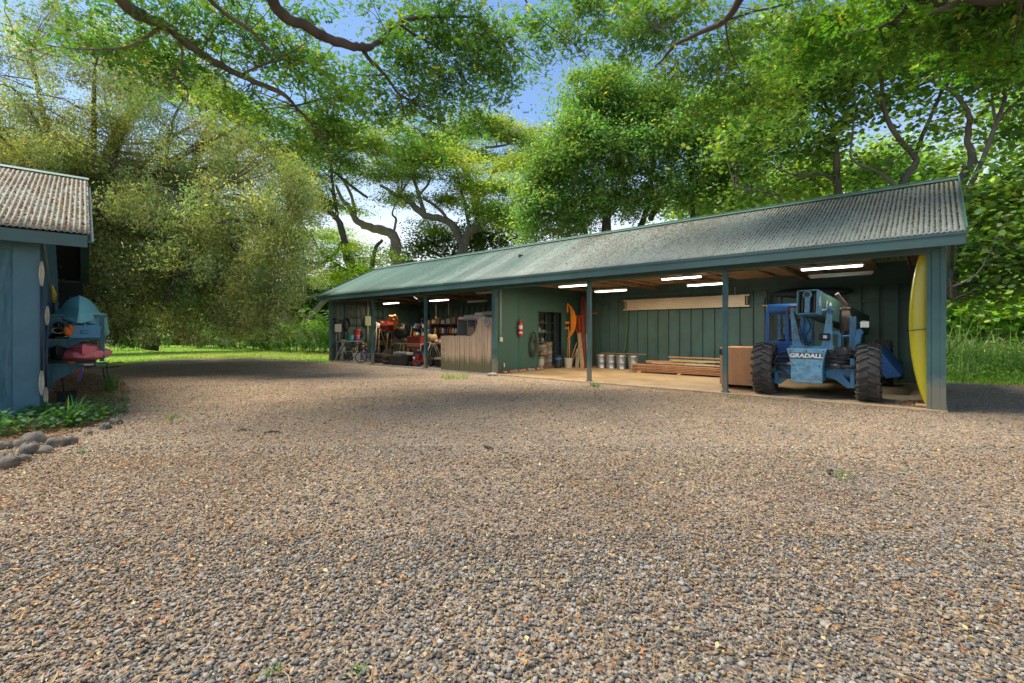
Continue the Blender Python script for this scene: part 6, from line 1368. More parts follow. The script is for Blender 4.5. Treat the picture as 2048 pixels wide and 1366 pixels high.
# ------------------------------------------------------------------ trees
def limb_pts(pts):
    """pts: (px,py,depth,radius m) -> smooth world path with a little wander"""
    P=[at(a,b,d) for a,b,d,r in pts]; rr=[p[3] for p in pts]
    n=6; sp=smooth_path(P,n); out=[];ro=[]
    for i,p in enumerate(sp):
        k=min(i//n,len(rr)-2) if len(rr)>1 else 0; t=(i-k*n)/n
        r=rr[k]*(1-t)+rr[min(k+1,len(rr)-1)]*t
        j=r*.16
        out.append(p+Vector((random.uniform(-j,j),random.uniform(-j,j),random.uniform(-j,j)))); ro.append(r*random.uniform(.92,1.08))
    return out,ro
def make_tree(name,label,cat,base,limbs,blobs,leaf,barkm,seed,group=None,thin=1.0,arms=None):
    """limbs: pixel/depth polylines; blobs: (px,py,depth,rx,ry,rz metres,n clusters)
       leaf: dict(col,alt,altp,size,shape,per,spread,flat,up,droop,mat,amt)"""
    rg=np.random.default_rng(seed); random.seed(seed)
    b=Vector(base); t=thing(name,label,cat,b,0,group)
    inv=Matrix.Translation(-b)
    tr=MB(); nodesP=[]; nodesR=[]
    for l in limbs:
        P,rr=limb_pts(l); rr=[q*thin for q in rr]; tr.tube([p-b for p in P],rr,9 if max(rr)>.05 else 6)
        for p,r in zip(P,rr): nodesP.append(p); nodesR.append(r)
    armC=[]
    if arms:
        ab=MB()
        for i in range(arms['n']):
            az=rg.choice(arms['az'])+rg.normal()*.30; el=R(arms['el'][0]+(arms['el'][1]-arms['el'][0])*rg.random()**1.0); Lr=arms['L'][0]+(arms['L'][1]-arms['L'][0])*rg.random()
            j=int(rg.integers(len(nodesP))); q=Vector(arms['c'])+Vector((0,0,rg.uniform(*arms['h'])))
            v=Vector((math.cos(az)*math.cos(el),math.sin(az)*math.cos(el),math.sin(el))); pts=[q.copy()]; ns=12; r0=.045+.013*Lr
            for k in range(ns):
                v=(v+Vector((rg.normal()*.07,rg.normal()*.07,-arms['droop']*(k/ns)**1.2+rg.normal()*.04))).normalized(); q=q+v*(Lr/ns)
                if q.z<1.1: break
                pts.append(q.copy())
                if k>2:
                    for m in range(2): armC.append(tuple(q+Vector((rg.normal()*.42,rg.normal()*.42,rg.normal()*.18))))
            ab.tube([p-b for p in pts],[max(.006,r0*(1-.9*k/ns)) for k in range(len(pts))],5,False)
        ab.build('branches',barkm,t)
    NP=np.array([tuple(p) for p in nodesP]); NR=np.array(nodesR)
    CC=[]; 
    for (px,py,d,rx,ry,rz,n) in blobs:
        c=at(px,py,d)
        v=rg.normal(size=(n,3)); v/=np.linalg.norm(v,axis=1)[:,None]
        rr=rg.random(n)**leaf.get('shell',.45)
        CC.append(np.array(tuple(c))[None]+v*rr[:,None]*np.array([rx,ry,rz])[None])
    if armC: CC.append(np.array(armC))
    CC=np.concatenate(CC); CC=CC[CC[:,2]>leaf.get('zmin',.4)]
    if leaf.get('twig',1)>0:
        # twigs from the nearest limb out to the clusters
        tw=MB()
        sel=rg.random(len(CC))<leaf.get('twig',1)
        for c in CC[sel]:
            dd=NP-c; dist=np.sqrt((dd**2).sum(1))+np.maximum(0,NP[:,2]-c[2])*.3
            i=int(np.argmin(dist)); a=Vector(NP[i]); e=Vector(c); Lg=(e-a).length
            if Lg<.15 or Lg>leaf.get('maxtwig',6): continue
            m=a.lerp(e,.5)+Vector(rg.normal(size=3))*Lg*.10+Vector((0,0,Lg*leaf.get('arch',.08)))
            r0=min(NR[i]*.5,.006+Lg*leaf.get('twr',.008))
            tw.tube([a-b]+[p-b for p in smooth_path([a,m,e],3)[1:]],list(np.linspace(r0,r0*.25,7)),4,False)
        if tw.v: tw.build('branches',barkm,t)
    tr.build('trunk',barkm,t)
    per=leaf['per']; n=len(CC)*per
    rad=leaf['spread']*(.6+.8*rg.random(len(CC)))
    off=rg.normal(size=(len(CC),per,3))*rad[:,None,None]*np.array([1,1,leaf.get('flat',.5)])
    if leaf.get('hang'):   # hanging strings of leaves
        h=rg.random((len(CC),per))**.8; off[:,:,2]=-h*leaf['hang']+off[:,:,2]*.5
    P=(CC[:,None,:]+off).reshape(-1,3)
    amt=leaf.get('amt',.22)
    cb=(1+rg.normal(size=(len(CC),1))*amt).clip(.45,1.8); hue=rg.normal(size=(len(CC),1))*leaf.get('hue',.10)
    cf=np.concatenate([cb*(1+hue*1.3),cb*(1+hue*.3),cb*(1-hue)],1)
    cols=vary(rg,leaf['col'],n,leaf.get('lamt',.15),leaf.get('alt'),leaf.get('altp',.05))*np.repeat(cf,per,0)
    cols=cols.clip(.004,.9)
    keep=P[:,2]>leaf.get('zmin',.4)-.1
    P=P[keep]; cols=cols[keep]
    size=leaf['size']*(.6+.8*rg.random(len(P)))
    leaves('crown',P-np.array(tuple(b)),size,cols,leaf['mat'],t,leaf.get('shape','diamond'),leaf.get('up',.5),leaf.get('droop',0),rg)
    return t
ML_mk=leafmat('feathery_leaf',.5,.03,.6,(1.45,1.4,.5)); ML_fig=leafmat('willowy_leaf',.50,.03,.6,(1.3,1.25,.7)); ML_broad=leafmat('broad_leaf',.48,.05,.5,(1.4,1.4,.5))
ML_far=leafmat('far_leaf',.35,.08,.5,(1.3,1.25,.5))

# --- overhead monkeypod whose limbs come in from behind the camera on the left
mk=dict(col=(.12,.255,.06),alt=(.34,.38,.09),altp=.05,size=.125,shape='spray',per=50,spread=.27,flat=.30,up=.45,mat=ML_mk,twig=.75,maxtwig=3.5,amt=.25,hue=.12,shell=.5)
over_l=[[(-500,-2600,2.2,.42),(-200,-1500,3.4,.36),(60,-420,5.2,.24),(240,-10,7.5,.15),(330,50,8.3,.13),(400,105,9,.11),(480,150,9.8,.085),(560,185,10.5,.07),(590,212,11,.05),(640,270,11.6,.03),(660,330,12,.015)],
 [(330,50,8.3,.06),(290,75,8.2,.04),(250,95,8.0,.03),(160,98,8,.02),(90,90,8,.012)],
 [(400,105,9,.05),(350,85,9.4,.045),(300,72,9.5,.04),(262,100,9.2,.03),(200,98,9,.018)],
 [(350,65,8.5,.04),(365,110,8.6,.03),(350,150,8.7,.025),(375,180,9,.02),(372,215,9,.012)],
 [(480,150,9.8,.04),(560,120,10,.03),(640,130,10,.018)],
 [(590,212,11,.035),(640,200,11.5,.025),(700,190,12,.012)],
 [(400,-30,7.5,.07),(440,20,8,.05),(500,60,8.5,.04),(560,110,9,.025),(620,80,9.5,.012)]]
bl=[(250,40,8.2,1.2,1.2,.35,26),(330,140,9,1.0,1.2,.35,20),(440,40,9,1.1,1.4,.4,26),(520,90,10,1.0,1.2,.4,26),(460,200,10.5,.9,1.3,.3,18),(600,150,11,.9,1.2,.4,24),(560,250,11.8,.9,1.2,.3,18),(650,230,12,1.0,1.2,.35,24),(700,200,12.5,.7,1,.3,14),(610,300,12,.6,1,.25,12),(150,80,8.5,1.2,1.2,.3,14),(600,30,9,.5,1,.25,8),(660,280,12.3,.8,1,.3,12)]
make_tree('monkeypod_tree','overhead monkeypod with a thick mottled limb slanting in at the top left','tree',(-8.5,-5,0),over_l,bl,mk,M_bark,11,None,.68)
over_c=[[(300,-3000,2.4,.42),(400,-1300,4.0,.3),(470,-400,6,.2),(545,-8,8,.145),(610,50,8.6,.135),(660,78,9,.125),(705,92,9.3,.115),(740,94,9.5,.11)],
 [(740,94,9.5,.085),(765,78,9.8,.075),(795,48,10,.07),(830,36,10.3,.055),(880,33,10.6,.05),(940,36,11,.04),(985,62,11.3,.03),(1030,95,11.6,.02),(1080,130,12,.012)],
 [(725,98,9.5,.07),(740,120,9.8,.06),(770,150,10.1,.05),(800,190,10.5,.04),(830,205,10.8,.03),(860,240,11.2,.02),(900,270,11.5,.012)],
 [(800,190,10.5,.025),(815,240,11,.018),(850,270,11.5,.01)],
 [(800,50,10,.04),(850,80,10.5,.035),(900,105,11,.028),(960,130,11.4,.02),(1020,150,12,.012)],
 [(850,80,10.5,.022),(880,130,11,.018),(930,160,11.5,.012)],
 [(900,33,10.6,.035),(910,0,11,.03),(940,-40,11.4,.02)],[(770,150,10.1,.025),(720,150,10.4,.018),(680,140,10.6,.012)],
 [(1050,0,12,.03),(1090,45,12.4,.025),(1150,90,12.8,.018),(1180,120,13,.01)]]
bc=[(700,160,10.5,.8,1,.3,18),(790,110,10.5,.8,1,.35,20),(860,60,10.8,.9,1,.35,24),(950,70,11.4,1.1,1.2,.4,30),(900,140,11.2,1.1,1.2,.35,28),(1000,130,12,.9,1.1,.35,20),(830,190,11,1.0,1.1,.35,22),(930,190,11.6,1.0,1.0,.3,20),(1010,165,12.2,.6,.9,.2,7),(860,250,11.8,.9,1,.3,16),(760,220,11.2,.6,.8,.3,9),(940,250,12.2,.8,.9,.3,12),(1080,60,12.5,.9,1.1,.35,18),(1145,85,13,.8,1,.25,9),(880,-10,10.5,1.2,1.3,.3,20),(720,15,9.5,.5,1,.2,6),(1160,30,13,1.0,1.2,.35,22),(820,300,12.2,.7,.8,.3,8),(1075,140,13,.5,.8,.2,4)]
make_tree('monkeypod_tree','overhead monkeypod whose dark forked limb dips into the blue sky at top centre','tree',(-3.4,-6,0),over_c,bc,mk,M_barkd,12,None,.68)
mk2=dict(mk); mk2.update(col=(.155,.30,.065),alt=(.40,.45,.10),altp=.08)
over_r=[[(2400,-3200,2.6,.45),(2000,-1400,4.2,.34),(1650,-300,6.5,.16),(1490,-20,8.5,.10),(1450,40,9.2,.085),(1400,66,9.6,.07),(1350,90,10,.055),(1325,120,10.4,.035),(1310,132,10.6,.02)],
 [(1440,45,9.2,.045),(1500,25,9.6,.035),(1560,12,10,.025),(1640,-10,10.4,.015)],
 [(1550,15,10,.025),(1520,60,10.4,.02),(1490,90,10.8,.012)],
 [(1450,40,9.2,.03),(1460,100,10,.022),(1480,140,10.4,.015),(1490,170,10.6,.01)],
 [(1350,85,10,.025),(1330,65,10.2,.018),(1315,58,10.4,.01)]]
br=[(1230,40,12.5,1.0,1.2,.4,24),(1300,80,12,.9,1.1,.35,20),(1380,30,10.5,1.0,1.2,.35,24),(1400,140,11,1.0,1.2,.4,24),(1480,90,10.5,.9,1.1,.4,20),(1500,190,11.5,1.1,1.2,.4,24),(1560,40,10.5,1.0,1.2,.35,22),(1600,140,11.5,1.0,1.2,.4,20),(1430,220,12,.9,1,.4,16),(1560,240,12,.9,1,.4,14),(1260,-20,12,1.3,1.2,.3,18),(1650,60,10.5,1.0,1.2,.4,20),(1300,20,11,1,1,.3,14)]
make_tree('monkeypod_tree','overhead monkeypod reaching bright feathery sprays over the middle of the long shed roof','tree',(5.5,-6.5,0),over_r,br,mk2,M_barkd,13,None,.68)
mk3=dict(mk); mk3.update(col=(.12,.27,.03),size=.16)
over_f=[[(3600,-2600,3.0,.45),(2900,-900,4.6,.34),(2300,-120,6.3,.24),(2080,-22,7,.2),(1930,-8,7.6,.16),(1880,2,7.8,.12),(1815,-6,8.2,.07),(1760,-10,8.6,.04)],
 [(1930,-8,7.6,.12),(1880,20,7.7,.05),(1862,26,7.75,.02)],
 [(1815,15,8.2,.05),(1780,45,8.5,.04),(1735,60,8.8,.03),(1700,70,9,.015)]]
bf=[(1980,40,8,1.2,1.2,.4,26),(1850,50,8.5,1.0,1.1,.35,18),(1750,50,9.5,1.0,1.1,.35,18),(2050,100,9,1.2,1.2,.45,24),(1940,110,9.5,1.0,1.1,.4,16),(1700,100,10,.9,1,.35,12),(2120,60,8,1.2,1.2,.4,18),(1820,-20,8,1.4,1.2,.3,18)]
make_tree('monkeypod_tree','overhead tree with a thick dark limb at the top right corner above dark leaves','tree',(10.5,-4,0),over_f,bf,mk3,M_barkd,14,None,.68)

# --- big willowy fig at the left, drooping nearly to the lawn
fig=dict(col=(.33,.40,.13),alt=(.54,.53,.32),altp=.11,size=.12,shape='slim',per=270,spread=.27,flat=.5,up=.2,droop=.6,mat=ML_fig,twig=.5,maxtwig=5,amt=.42,hue=.10,shell=.40,hang=.9,zmin=1.1,lamt=.22)
f_l=[[(150,728,19.5,.75),(162,690,19.5,.50),(165,620,19.5,.42),(168,560,19.5,.40),(175,520,19.5,.30)],
 [(168,570,19.5,.25),(190,480,19.2,.24),(215,420,18.8,.20),(260,380,18.4,.16),(330,330,18,.12),(420,280,17.5,.08),(480,250,17,.05)],
 [(175,530,19.4,.2),(220,500,18.5,.16),(290,460,17.6,.12),(380,410,16.8,.08),(450,370,16.2,.05)],
 [(168,560,19.4,.2),(150,450,19.5,.18),(110,330,19.5,.13),(80,200,19.5,.08),(60,100,19.5,.05)],
 [(185,470,19.2,.16),(200,380,19.4,.13),(240,270,19.6,.09),(300,180,19.6,.06)],
 [(180,610,19.2,.10),(240,600,18.2,.08),(330,560,17,.06),(420,540,16,.04),(500,560,15.8,.02)],
 [(190,560,19.2,.12),(260,500,18,.09),(360,470,17,.07),(460,440,16.2,.045),(540,450,15.8,.02)],
 [(168,560,19.6,.18),(90,500,19.5,.13),(20,430,19.5,.10),(-80,350,19.5,.06)],
 [(150,560,19.8,.15),(60,560,20.5,.1),(-60,520,21,.05)],
 [(215,420,18.8,.09),(230,300,18.6,.07),(210,200,18.5,.04)],[(330,330,18,.06),(350,230,17.8,.04),(400,160,17.6,.02)],
 [(290,460,17.6,.05),(400,520,16.4,.04),(450,600,15.8,.02)],[(178,560,19.3,.06),(192,640,19,.03),(190,720,19,.03)],[(160,600,19.0,.05),(150,735,18.8,.07)],[(172,600,18.95,.04),(178,735,18.8,.06)]]
fb=[(60,80,20,3.0,2.5,2.0,68),(-40,180,20,2.6,2.5,2.2,37),(130,210,19,2.2,2.2,1.8,37),(250,80,19,2.0,2.2,1.4,31),(-100,250,20,3,3,2.5,24),(190,130,19.5,2.5,2.5,1.8,43),(330,180,18.5,2.0,2.2,1.4,37),(60,270,19.5,2.4,2.5,1.5,37),(220,290,18.5,2.4,2.4,1.6,37),(380,270,17.5,2.0,2.0,1.4,37),(490,310,16.8,1.5,1.8,1.1,28),(140,20,20,2.5,2.3,1.2,24),
 (330,400,17,2.0,2.0,1.2,31),(460,400,16.3,1.7,1.8,1.2,34),(540,420,16,1.2,1.5,1.2,37),(560,500,15.8,.75,1.2,1.1,25),(470,500,15.8,1.4,1.6,1.1,28),(360,500,16.5,1.7,1.8,1.0,27),(260,480,17.5,1.6,1.8,1.0,18),(400,590,15.9,1.4,1.5,.85,27),(300,590,16.8,1.5,1.6,.8,22),(490,590,15.4,1.0,1.3,.8,18),(360,650,15.8,1.0,1.2,.35,13),(430,655,15.6,.7,1.0,.35,8),(270,640,17.5,1.0,1.3,.5,9),(250,560,18.5,1.4,1.5,.9,12),(60,420,20.5,2.2,2,1.6,18),(-20,560,21,2,2,1.5,14),(585,350,16.2,.6,1.0,.7,19),(600,470,16.2,.45,.8,.6,10),(560,300,16.5,.8,1.2,.6,18),(430,230,17.2,1.2,1.6,.7,16),(595,400,16.2,.5,.9,.7,12),(540,600,15.2,.35,.7,.8,9),(330,690,15.6,.5,.8,.15,4),(70,640,22,2.0,1.5,1.0,11),(120,560,22,1.6,1.5,1.2,9)]
make_tree('fig_tree','huge olive green weeping tree drooping over the lawn behind the kayaks','tree',at(160,663,19.5)-Vector((0,0,CH)),f_l,[q[:6]+(int(q[6]*.5),) for q in fb],fig,M_bark,21,None,1.0,dict(n=135,az=[R(-150),R(-110),R(-75),R(-50),R(-30),R(-12),R(0),R(20),R(50),R(100),R(150)],el=(2,68),L=(4.5,10.0),c=tuple(at(168,663,19.5)-Vector((0,0,CH))),h=(2.6,6.5),droop=.30))

# --- umbrella-shaped monkeypods behind the far end of the long shed
um=dict(col=(.27,.40,.11),alt=(.46,.52,.15),altp=.2,size=.20,shape='diamond',per=190,spread=.75,flat=.22,up=.55,mat=ML_mk,twig=.9,maxtwig=9,amt=.22,hue=.14,shell=.6,twr=.006,arch=.12)  # leaf colour lightened to imitate brightness and distance haze
u1=[[(760,560,36,.45),(700,530,36,.30),(690,490,36,.26),(676,440,36,.22),(640,412,36,.18),(600,396,36,.12),(560,380,36,.06)],
 [(690,478,36,.14),(660,518,36,.15),(625,526,36,.13),(600,512,36,.08)],
 [(676,440,36,.12),(668,400,36,.09),(660,375,36,.07)],
 [(675,430,36,.12),(662,330,35.5,.10),(680,300,35.5,.07),(700,270,35.5,.04)],
 [(735,395,36,.10),(700,370,36,.11),(676,350,36,.09),(640,330,36,.05)],[(676,350,36,.07),(690,310,36,.05),(740,290,36,.03)]]
b1=[(650,300,36,3.2,3,.9,26),(620,350,36,2.4,3,.8,22),(690,270,36,2.6,3,.8,22),(740,290,36,2.2,3,.7,18),(640,410,36,1.8,2,.8,20),(610,390,35.5,1.6,2,.8,16),(600,440,36,1.2,2,.5,8),(700,330,37,1.8,2,.5,10),(640,250,37,2,2,.6,8),(790,260,38,1.5,2,.5,8)]
make_tree('monkeypod_tree','umbrella tree with a crooked dark trunk rising past the far end of the long shed','tree',at(760,663,36)-Vector((0,0,CH)),u1,b1,um,M_barkd,31,'monkeypods behind the long shed')
u2=[[(800,600,40,.6),(792,520,40,.5),(786,470,40,.42),(740,455,40,.34),(712,440,40,.28),(700,415,40,.2),(685,400,40,.16),(672,370,39.5,.10)],
 [(712,440,40,.16),(702,390,40,.13),(680,350,40,.10),(668,325,40,.08),(640,300,40,.05)],
 [(786,470,40,.12),(792,440,40,.10),(785,425,40,.07),(800,390,40,.05)],
 [(668,325,40,.06),(700,300,40,.05),(740,290,40,.03)]]
b2=[(720,350,40,2.2,2.6,.6,14),(780,340,40,2.6,3,.7,20),(830,320,40,2.5,3,.8,22),(800,400,39,1.6,2,.7,14),(760,300,41,2.4,2.6,.6,16),(700,420,40,1.0,1.4,.4,5)]
make_tree('monkeypod_tree','umbrella tree with long bare pale limbs crossing the bright gap of sky above the shed','tree',at(800,663,40)-Vector((0,0,CH)),u2,b2,um,M_barkp,32,'monkeypods behind the long shed')
u3=[[(905,560,38,.55),(925,500,38,.42),(940,465,38,.34),(1000,425,38,.2),(1040,400,38,.12),(1060,380,38,.08)],
 [(925,490,38,.3),(900,445,38,.3),(850,430,38,.28),(820,405,38,.24),(785,385,38,.16),(760,370,38,.08)],
 [(850,430,38,.18),(838,390,38,.15),(828,350,38,.13),(850,320,38,.09),(880,310,38,.05)],
 [(838,390,38,.1),(860,360,38,.09),(850,330,38,.06)],[(900,445,38,.14),(880,420,38,.12),(846,395,38,.1)],
 [(940,465,38,.16),(930,410,38,.12),(915,350,38,.08),(900,300,38,.05)],[(945,470,38,.12),(960,410,38,.09),(985,360,38,.06)]]
b3=[(850,300,38,2.6,3,.9,24),(900,320,38,2.6,3,1.0,26),(940,360,37.5,2.4,3,1.0,26),(990,380,37,2.2,2.6,1.0,26),(830,350,38,1.8,2.4,.7,14),(960,420,37.5,2.0,2.4,.9,22),(1010,440,37,1.8,2.4,1.0,22),(900,400,38.5,1.6,2,.8,14),(1040,330,37.5,2.0,2.4,.9,18),(870,460,40,2.0,2,1.0,14)]
make_tree('monkeypod_tree','umbrella tree with many upright forking limbs above the middle of the shed ridge','tree',at(905,663,38)-Vector((0,0,CH)),u3,b3,um,M_bark,33,'monkeypods behind the long shed')
u4=[[(960,560,46,.55),(955,420,46,.4),(930,340,46,.3),(910,280,46,.2),(940,240,46,.12)],[(930,340,46,.2),(960,300,46,.14),(1010,290,46,.1),(1050,270,46,.06)],[(955,400,46,.2),(1000,330,46,.12),(1040,310,46,.07)]]
b4=[(930,260,46,3.2,3,1.3,34),(990,260,46,3,3,1.2,34),(1050,275,46,3,3,1.2,30),(960,310,46,3,3,.9,20),(1020,330,46,3,3,1.1,24),(890,290,47,2,3,.8,14),(1090,290,46,2.4,3,1.2,20)]
make_tree('monkeypod_tree','tallest rounded umbrella tree standing furthest back under the open blue sky','tree',at(960,663,46)-Vector((0,0,CH)),u4,b4,um,M_bark,34,'monkeypods behind the long shed')
u5=[[(590,690,50,.5),(560,610,50,.4),(552,570,50,.32),(520,545,50,.2),(490,530,50,.1)],[(560,610,50,.3),(590,570,50,.25),(620,540,50,.16),(650,530,50,.1)],[(565,600,50,.2),(640,590,50,.16),(690,560,50,.14),(700,520,50,.1)],[(560,600,50,.2),(600,590,50,.2),(610,560,50,.14),(590,530,50,.08)],[(600,660,50,.3),(650,600,50,.26),(690,580,50,.2),(680,545,50,.12)]]
b5=[(600,480,50,4,3,.9,26),(560,530,50,2.6,3,.7,16),(650,470,50,3.4,3,.8,22),(700,490,50,3,3,.9,22),(520,520,50,2.6,3,.8,16),(640,560,50,2,2,.6,8),(560,470,50,3,3,.9,18),(730,530,52,2.4,2,.9,14)]
make_tree('monkeypod_tree','low wide umbrella tree with pale tangled limbs far beyond the hedge','tree',at(590,663,50)-Vector((0,0,CH)),u5,b5,um,M_barkp,35,'monkeypods behind the long shed')
bright=dict(um); bright.update(col=(.26,.42,.035),alt=(.5,.58,.06),altp=.25,size=.17,per=90,spread=.5,flat=.5,hang=.5)
u6=[[(740,560,33,.3),(720,545,33,.2),(700,520,33,.14),(690,510,33,.1)],[(720,560,33,.16),(660,520,33,.1),(640,500,33,.06)],[(740,560,33,.2),(750,500,33,.14),(765,480,33,.1)]]
b6=[(670,540,32,1.2,1.2,.8,16),(640,500,33,1.4,1.2,.6,12),(700,500,33,1.2,1.4,.7,14),(760,510,33,1.8,1.4,.8,18),(720,535,32,1.2,1.2,.5,10),(590,450,34,1.2,1.2,.5,9)]
make_tree('young_tree','low bright yellow-green tree tucked behind the far left corner of the long shed roof','tree',at(740,663,33)-Vector((0,0,CH)),u6,b6,bright,M_barkd,36)
# yellow-green tree top seen between the overhead limbs and the fig
u7=[[(300,700,34,.5),(330,500,34,.4),(380,350,34,.3),(420,250,34,.2),(450,200,34,.1)],[(380,350,34,.2),(480,300,34,.15),(540,260,34,.08)]]
b7=[(430,200,33,3,2.4,1.4,36),(500,230,33,2.6,2.4,1.3,34),(540,290,33,2.2,2.4,1.2,28),(380,150,33,2.4,2.4,1.2,20),(480,280,33,2.4,2.2,1.2,18),(300,110,34,3,2.4,1.2,16)]
make_tree('monkeypod_tree','sunlit yellow-green tree top showing above the weeping tree','tree',at(300,663,34)-Vector((0,0,CH)),u7,b7,dict(bright,col=(.24,.38,.035),size=.2,hang=.2),M_barkd,37)

# --- dense bushy tree behind the middle of the roof
bush=dict(col=(.19,.34,.095),alt=(.50,.48,.08),altp=.08,size=.155,shape='diamond',per=170,spread=.44,flat=.6,up=.4,mat=ML_broad,twig=.5,maxtwig=6,amt=.30,hue=.10,shell=.4,droop=.3)
d1=[[(1215,560,23,.4),(1212,440,23,.2),(1190,380,23,.14),(1150,330,22.5,.1),(1120,300,22.5,.05)],[(1212,440,23,.16),(1245,380,23,.12),(1240,300,23,.09),(1220,240,23,.05)],
 [(1245,540,23,.25),(1290,430,23,.14),(1300,370,23,.12),(1310,300,23,.08),(1340,240,23,.05)],[(1300,440,23,.14),(1320,400,23,.12),(1300,380,23,.1)],[(1390,500,22,.2),(1385,420,22,.12),(1380,330,22,.1),(1400,250,22,.05)],[(1180,560,23,.2),(1170,460,23,.1),(1120,400,23,.08),(1090,370,23,.05)],[(1440,520,21,.2),(1470,400,21,.12),(1500,330,21,.08)]]
db=[(1200,200,23,1.9,2,1.1,60),(1150,275,23,1.4,1.8,1.1,46),(1270,230,23,1.8,2,1.2,60),(1100,330,22.5,1.3,1.8,1.2,46),(1190,310,22,1.8,1.8,1.3,60),(1290,320,22,1.8,1.8,1.3,56),(1370,270,22,1.6,1.8,1.2,46),(1080,400,22.5,1.0,1.6,1.2,34),(1160,400,22.5,1.5,1.6,1.1,42),(1260,400,23,1.5,1.6,.9,28),(1360,380,22,1.6,1.6,.9,26),(1430,330,21.5,1.4,1.6,1.1,34),(1420,230,22,1.4,1.6,1.1,36),(1490,270,21,1.2,1.4,1.0,26),(1330,190,23,1.4,1.6,.8,24),(1480,340,21,1.0,1.3,.7,18),(1450,400,21.5,1.2,1.4,.7,16),(1070,450,23,1.0,1.4,.8,20),(1140,450,23,1.2,1.4,.7,18),(1240,160,23,1.6,1.6,.7,24)]
make_tree('broadleaf_tree','dense rounded green tree with yellow-tipped leaves behind the middle of the shed roof','tree',at(1215,663,23)-Vector((0,0,CH)),d1,db,bush,M_barkd,41)
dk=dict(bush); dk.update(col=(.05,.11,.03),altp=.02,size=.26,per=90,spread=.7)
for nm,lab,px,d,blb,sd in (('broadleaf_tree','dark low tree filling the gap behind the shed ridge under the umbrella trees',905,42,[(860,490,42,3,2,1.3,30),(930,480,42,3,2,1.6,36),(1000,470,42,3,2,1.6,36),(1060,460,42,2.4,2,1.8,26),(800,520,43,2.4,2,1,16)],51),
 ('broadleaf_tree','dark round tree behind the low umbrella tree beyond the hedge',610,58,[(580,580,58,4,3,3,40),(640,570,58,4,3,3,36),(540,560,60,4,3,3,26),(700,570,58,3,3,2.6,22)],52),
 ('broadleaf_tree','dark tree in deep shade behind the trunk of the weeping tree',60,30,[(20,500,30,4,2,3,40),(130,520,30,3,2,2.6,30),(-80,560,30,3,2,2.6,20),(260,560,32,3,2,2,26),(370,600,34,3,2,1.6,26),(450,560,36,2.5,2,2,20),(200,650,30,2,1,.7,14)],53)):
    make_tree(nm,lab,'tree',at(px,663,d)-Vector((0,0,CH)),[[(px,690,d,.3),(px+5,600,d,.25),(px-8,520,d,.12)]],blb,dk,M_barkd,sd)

# --- open, many-stemmed hau trees behind the right end of the shed
hau=dict(col=(.155,.29,.065),alt=(.30,.43,.09),altp=.28,size=.15,shape='ivy',per=30,spread=.42,flat=.6,up=.45,mat=ML_broad,twig=.65,maxtwig=4,amt=.25,hue=.12,shell=.8,droop=.35,twr=.009)
h1=[[(1690,560,17,.2),(1676,390,17,.17),(1672,310,17,.14),(1668,290,17,.12),(1660,230,17,.08),(1640,190,17,.05)],[(1668,300,17,.1),(1625,265,17,.09),(1590,240,17,.07),(1540,235,17,.04)],[(1676,370,17,.09),(1650,350,17,.07),(1600,352,17,.05),(1560,340,17,.03)],[(1660,230,17,.05),(1620,200,17,.04),(1560,190,17,.02)],[(1510,470,17,.08),(1560,400,17,.07),(1530,385,17,.05),(1470,375,17,.03)]]
hb1=[(1640,180,17,1.6,1.6,1.2,50),(1560,200,17,1.5,1.6,1.1,44),(1560,300,17.5,1.5,1.6,1.1,40),(1640,290,17.5,1.3,1.6,1.0,26),(1520,120,16,1.5,1.6,.9,34),(1480,280,17.5,1.2,1.4,1.0,30),(1600,390,18,1.3,1.4,.7,24),(1500,390,18,1.2,1.4,.7,22),(1600,100,15,1.4,1.5,.8,30)]
make_tree('hau_tree','open tree with an arching limb and brown twigs, leftmost behind the right roof end','tree',at(1690,663,17)-Vector((0,0,CH)),h1,hb1,hau,M_bark,61,'many-stemmed trees behind the right end of the shed',.8)
h2=[[(1790,560,15.5,.2),(1800,380,15.5,.15),(1830,330,15.5,.13),(1826,310,15.5,.11),(1785,260,15.5,.1),(1768,215,15.5,.09),(1762,150,15.5,.07),(1755,80,15.5,.05),(1750,20,15.5,.03)],[(1828,315,15.5,.09),(1850,260,15.5,.08),(1880,190,15.5,.07),(1895,120,15.5,.05),(1900,60,15.5,.03)],[(1790,375,15.5,.07),(1760,345,15.5,.06),(1705,320,15.5,.05),(1705,270,15.5,.04),(1710,200,15.5,.03),(1700,150,15.5,.02)],[(1768,215,15.5,.04),(1740,175,15.5,.035),(1690,150,15.5,.025)],[(1762,150,15.5,.03),(1790,120,15.5,.02),(1840,60,15,.012)],[(1765,350,15.5,.025),(1850,265,15.8,.02),(1900,220,16,.01)]]
hb2=[(1760,130,15.5,1.5,1.5,1.0,46),(1700,80,14.5,1.4,1.5,.8,34),(1850,100,15.5,1.4,1.5,.9,34),(1700,230,16,1.1,1.4,.9,22),(1840,180,16,1.0,1.4,.8,16),(1740,350,16.5,1.2,1.2,.5,24),(1780,200,16,1.0,1.4,.7,14),(1660,150,15.5,1.2,1.4,.9,28),(1900,40,14.5,1.4,1.4,.8,30)]
make_tree('hau_tree','tree forking low into two long curving stems above the right end of the shed ridge','tree',at(1790,663,15.5)-Vector((0,0,CH)),h2,hb2,hau,M_bark,62,'many-stemmed trees behind the right end of the shed',.75)
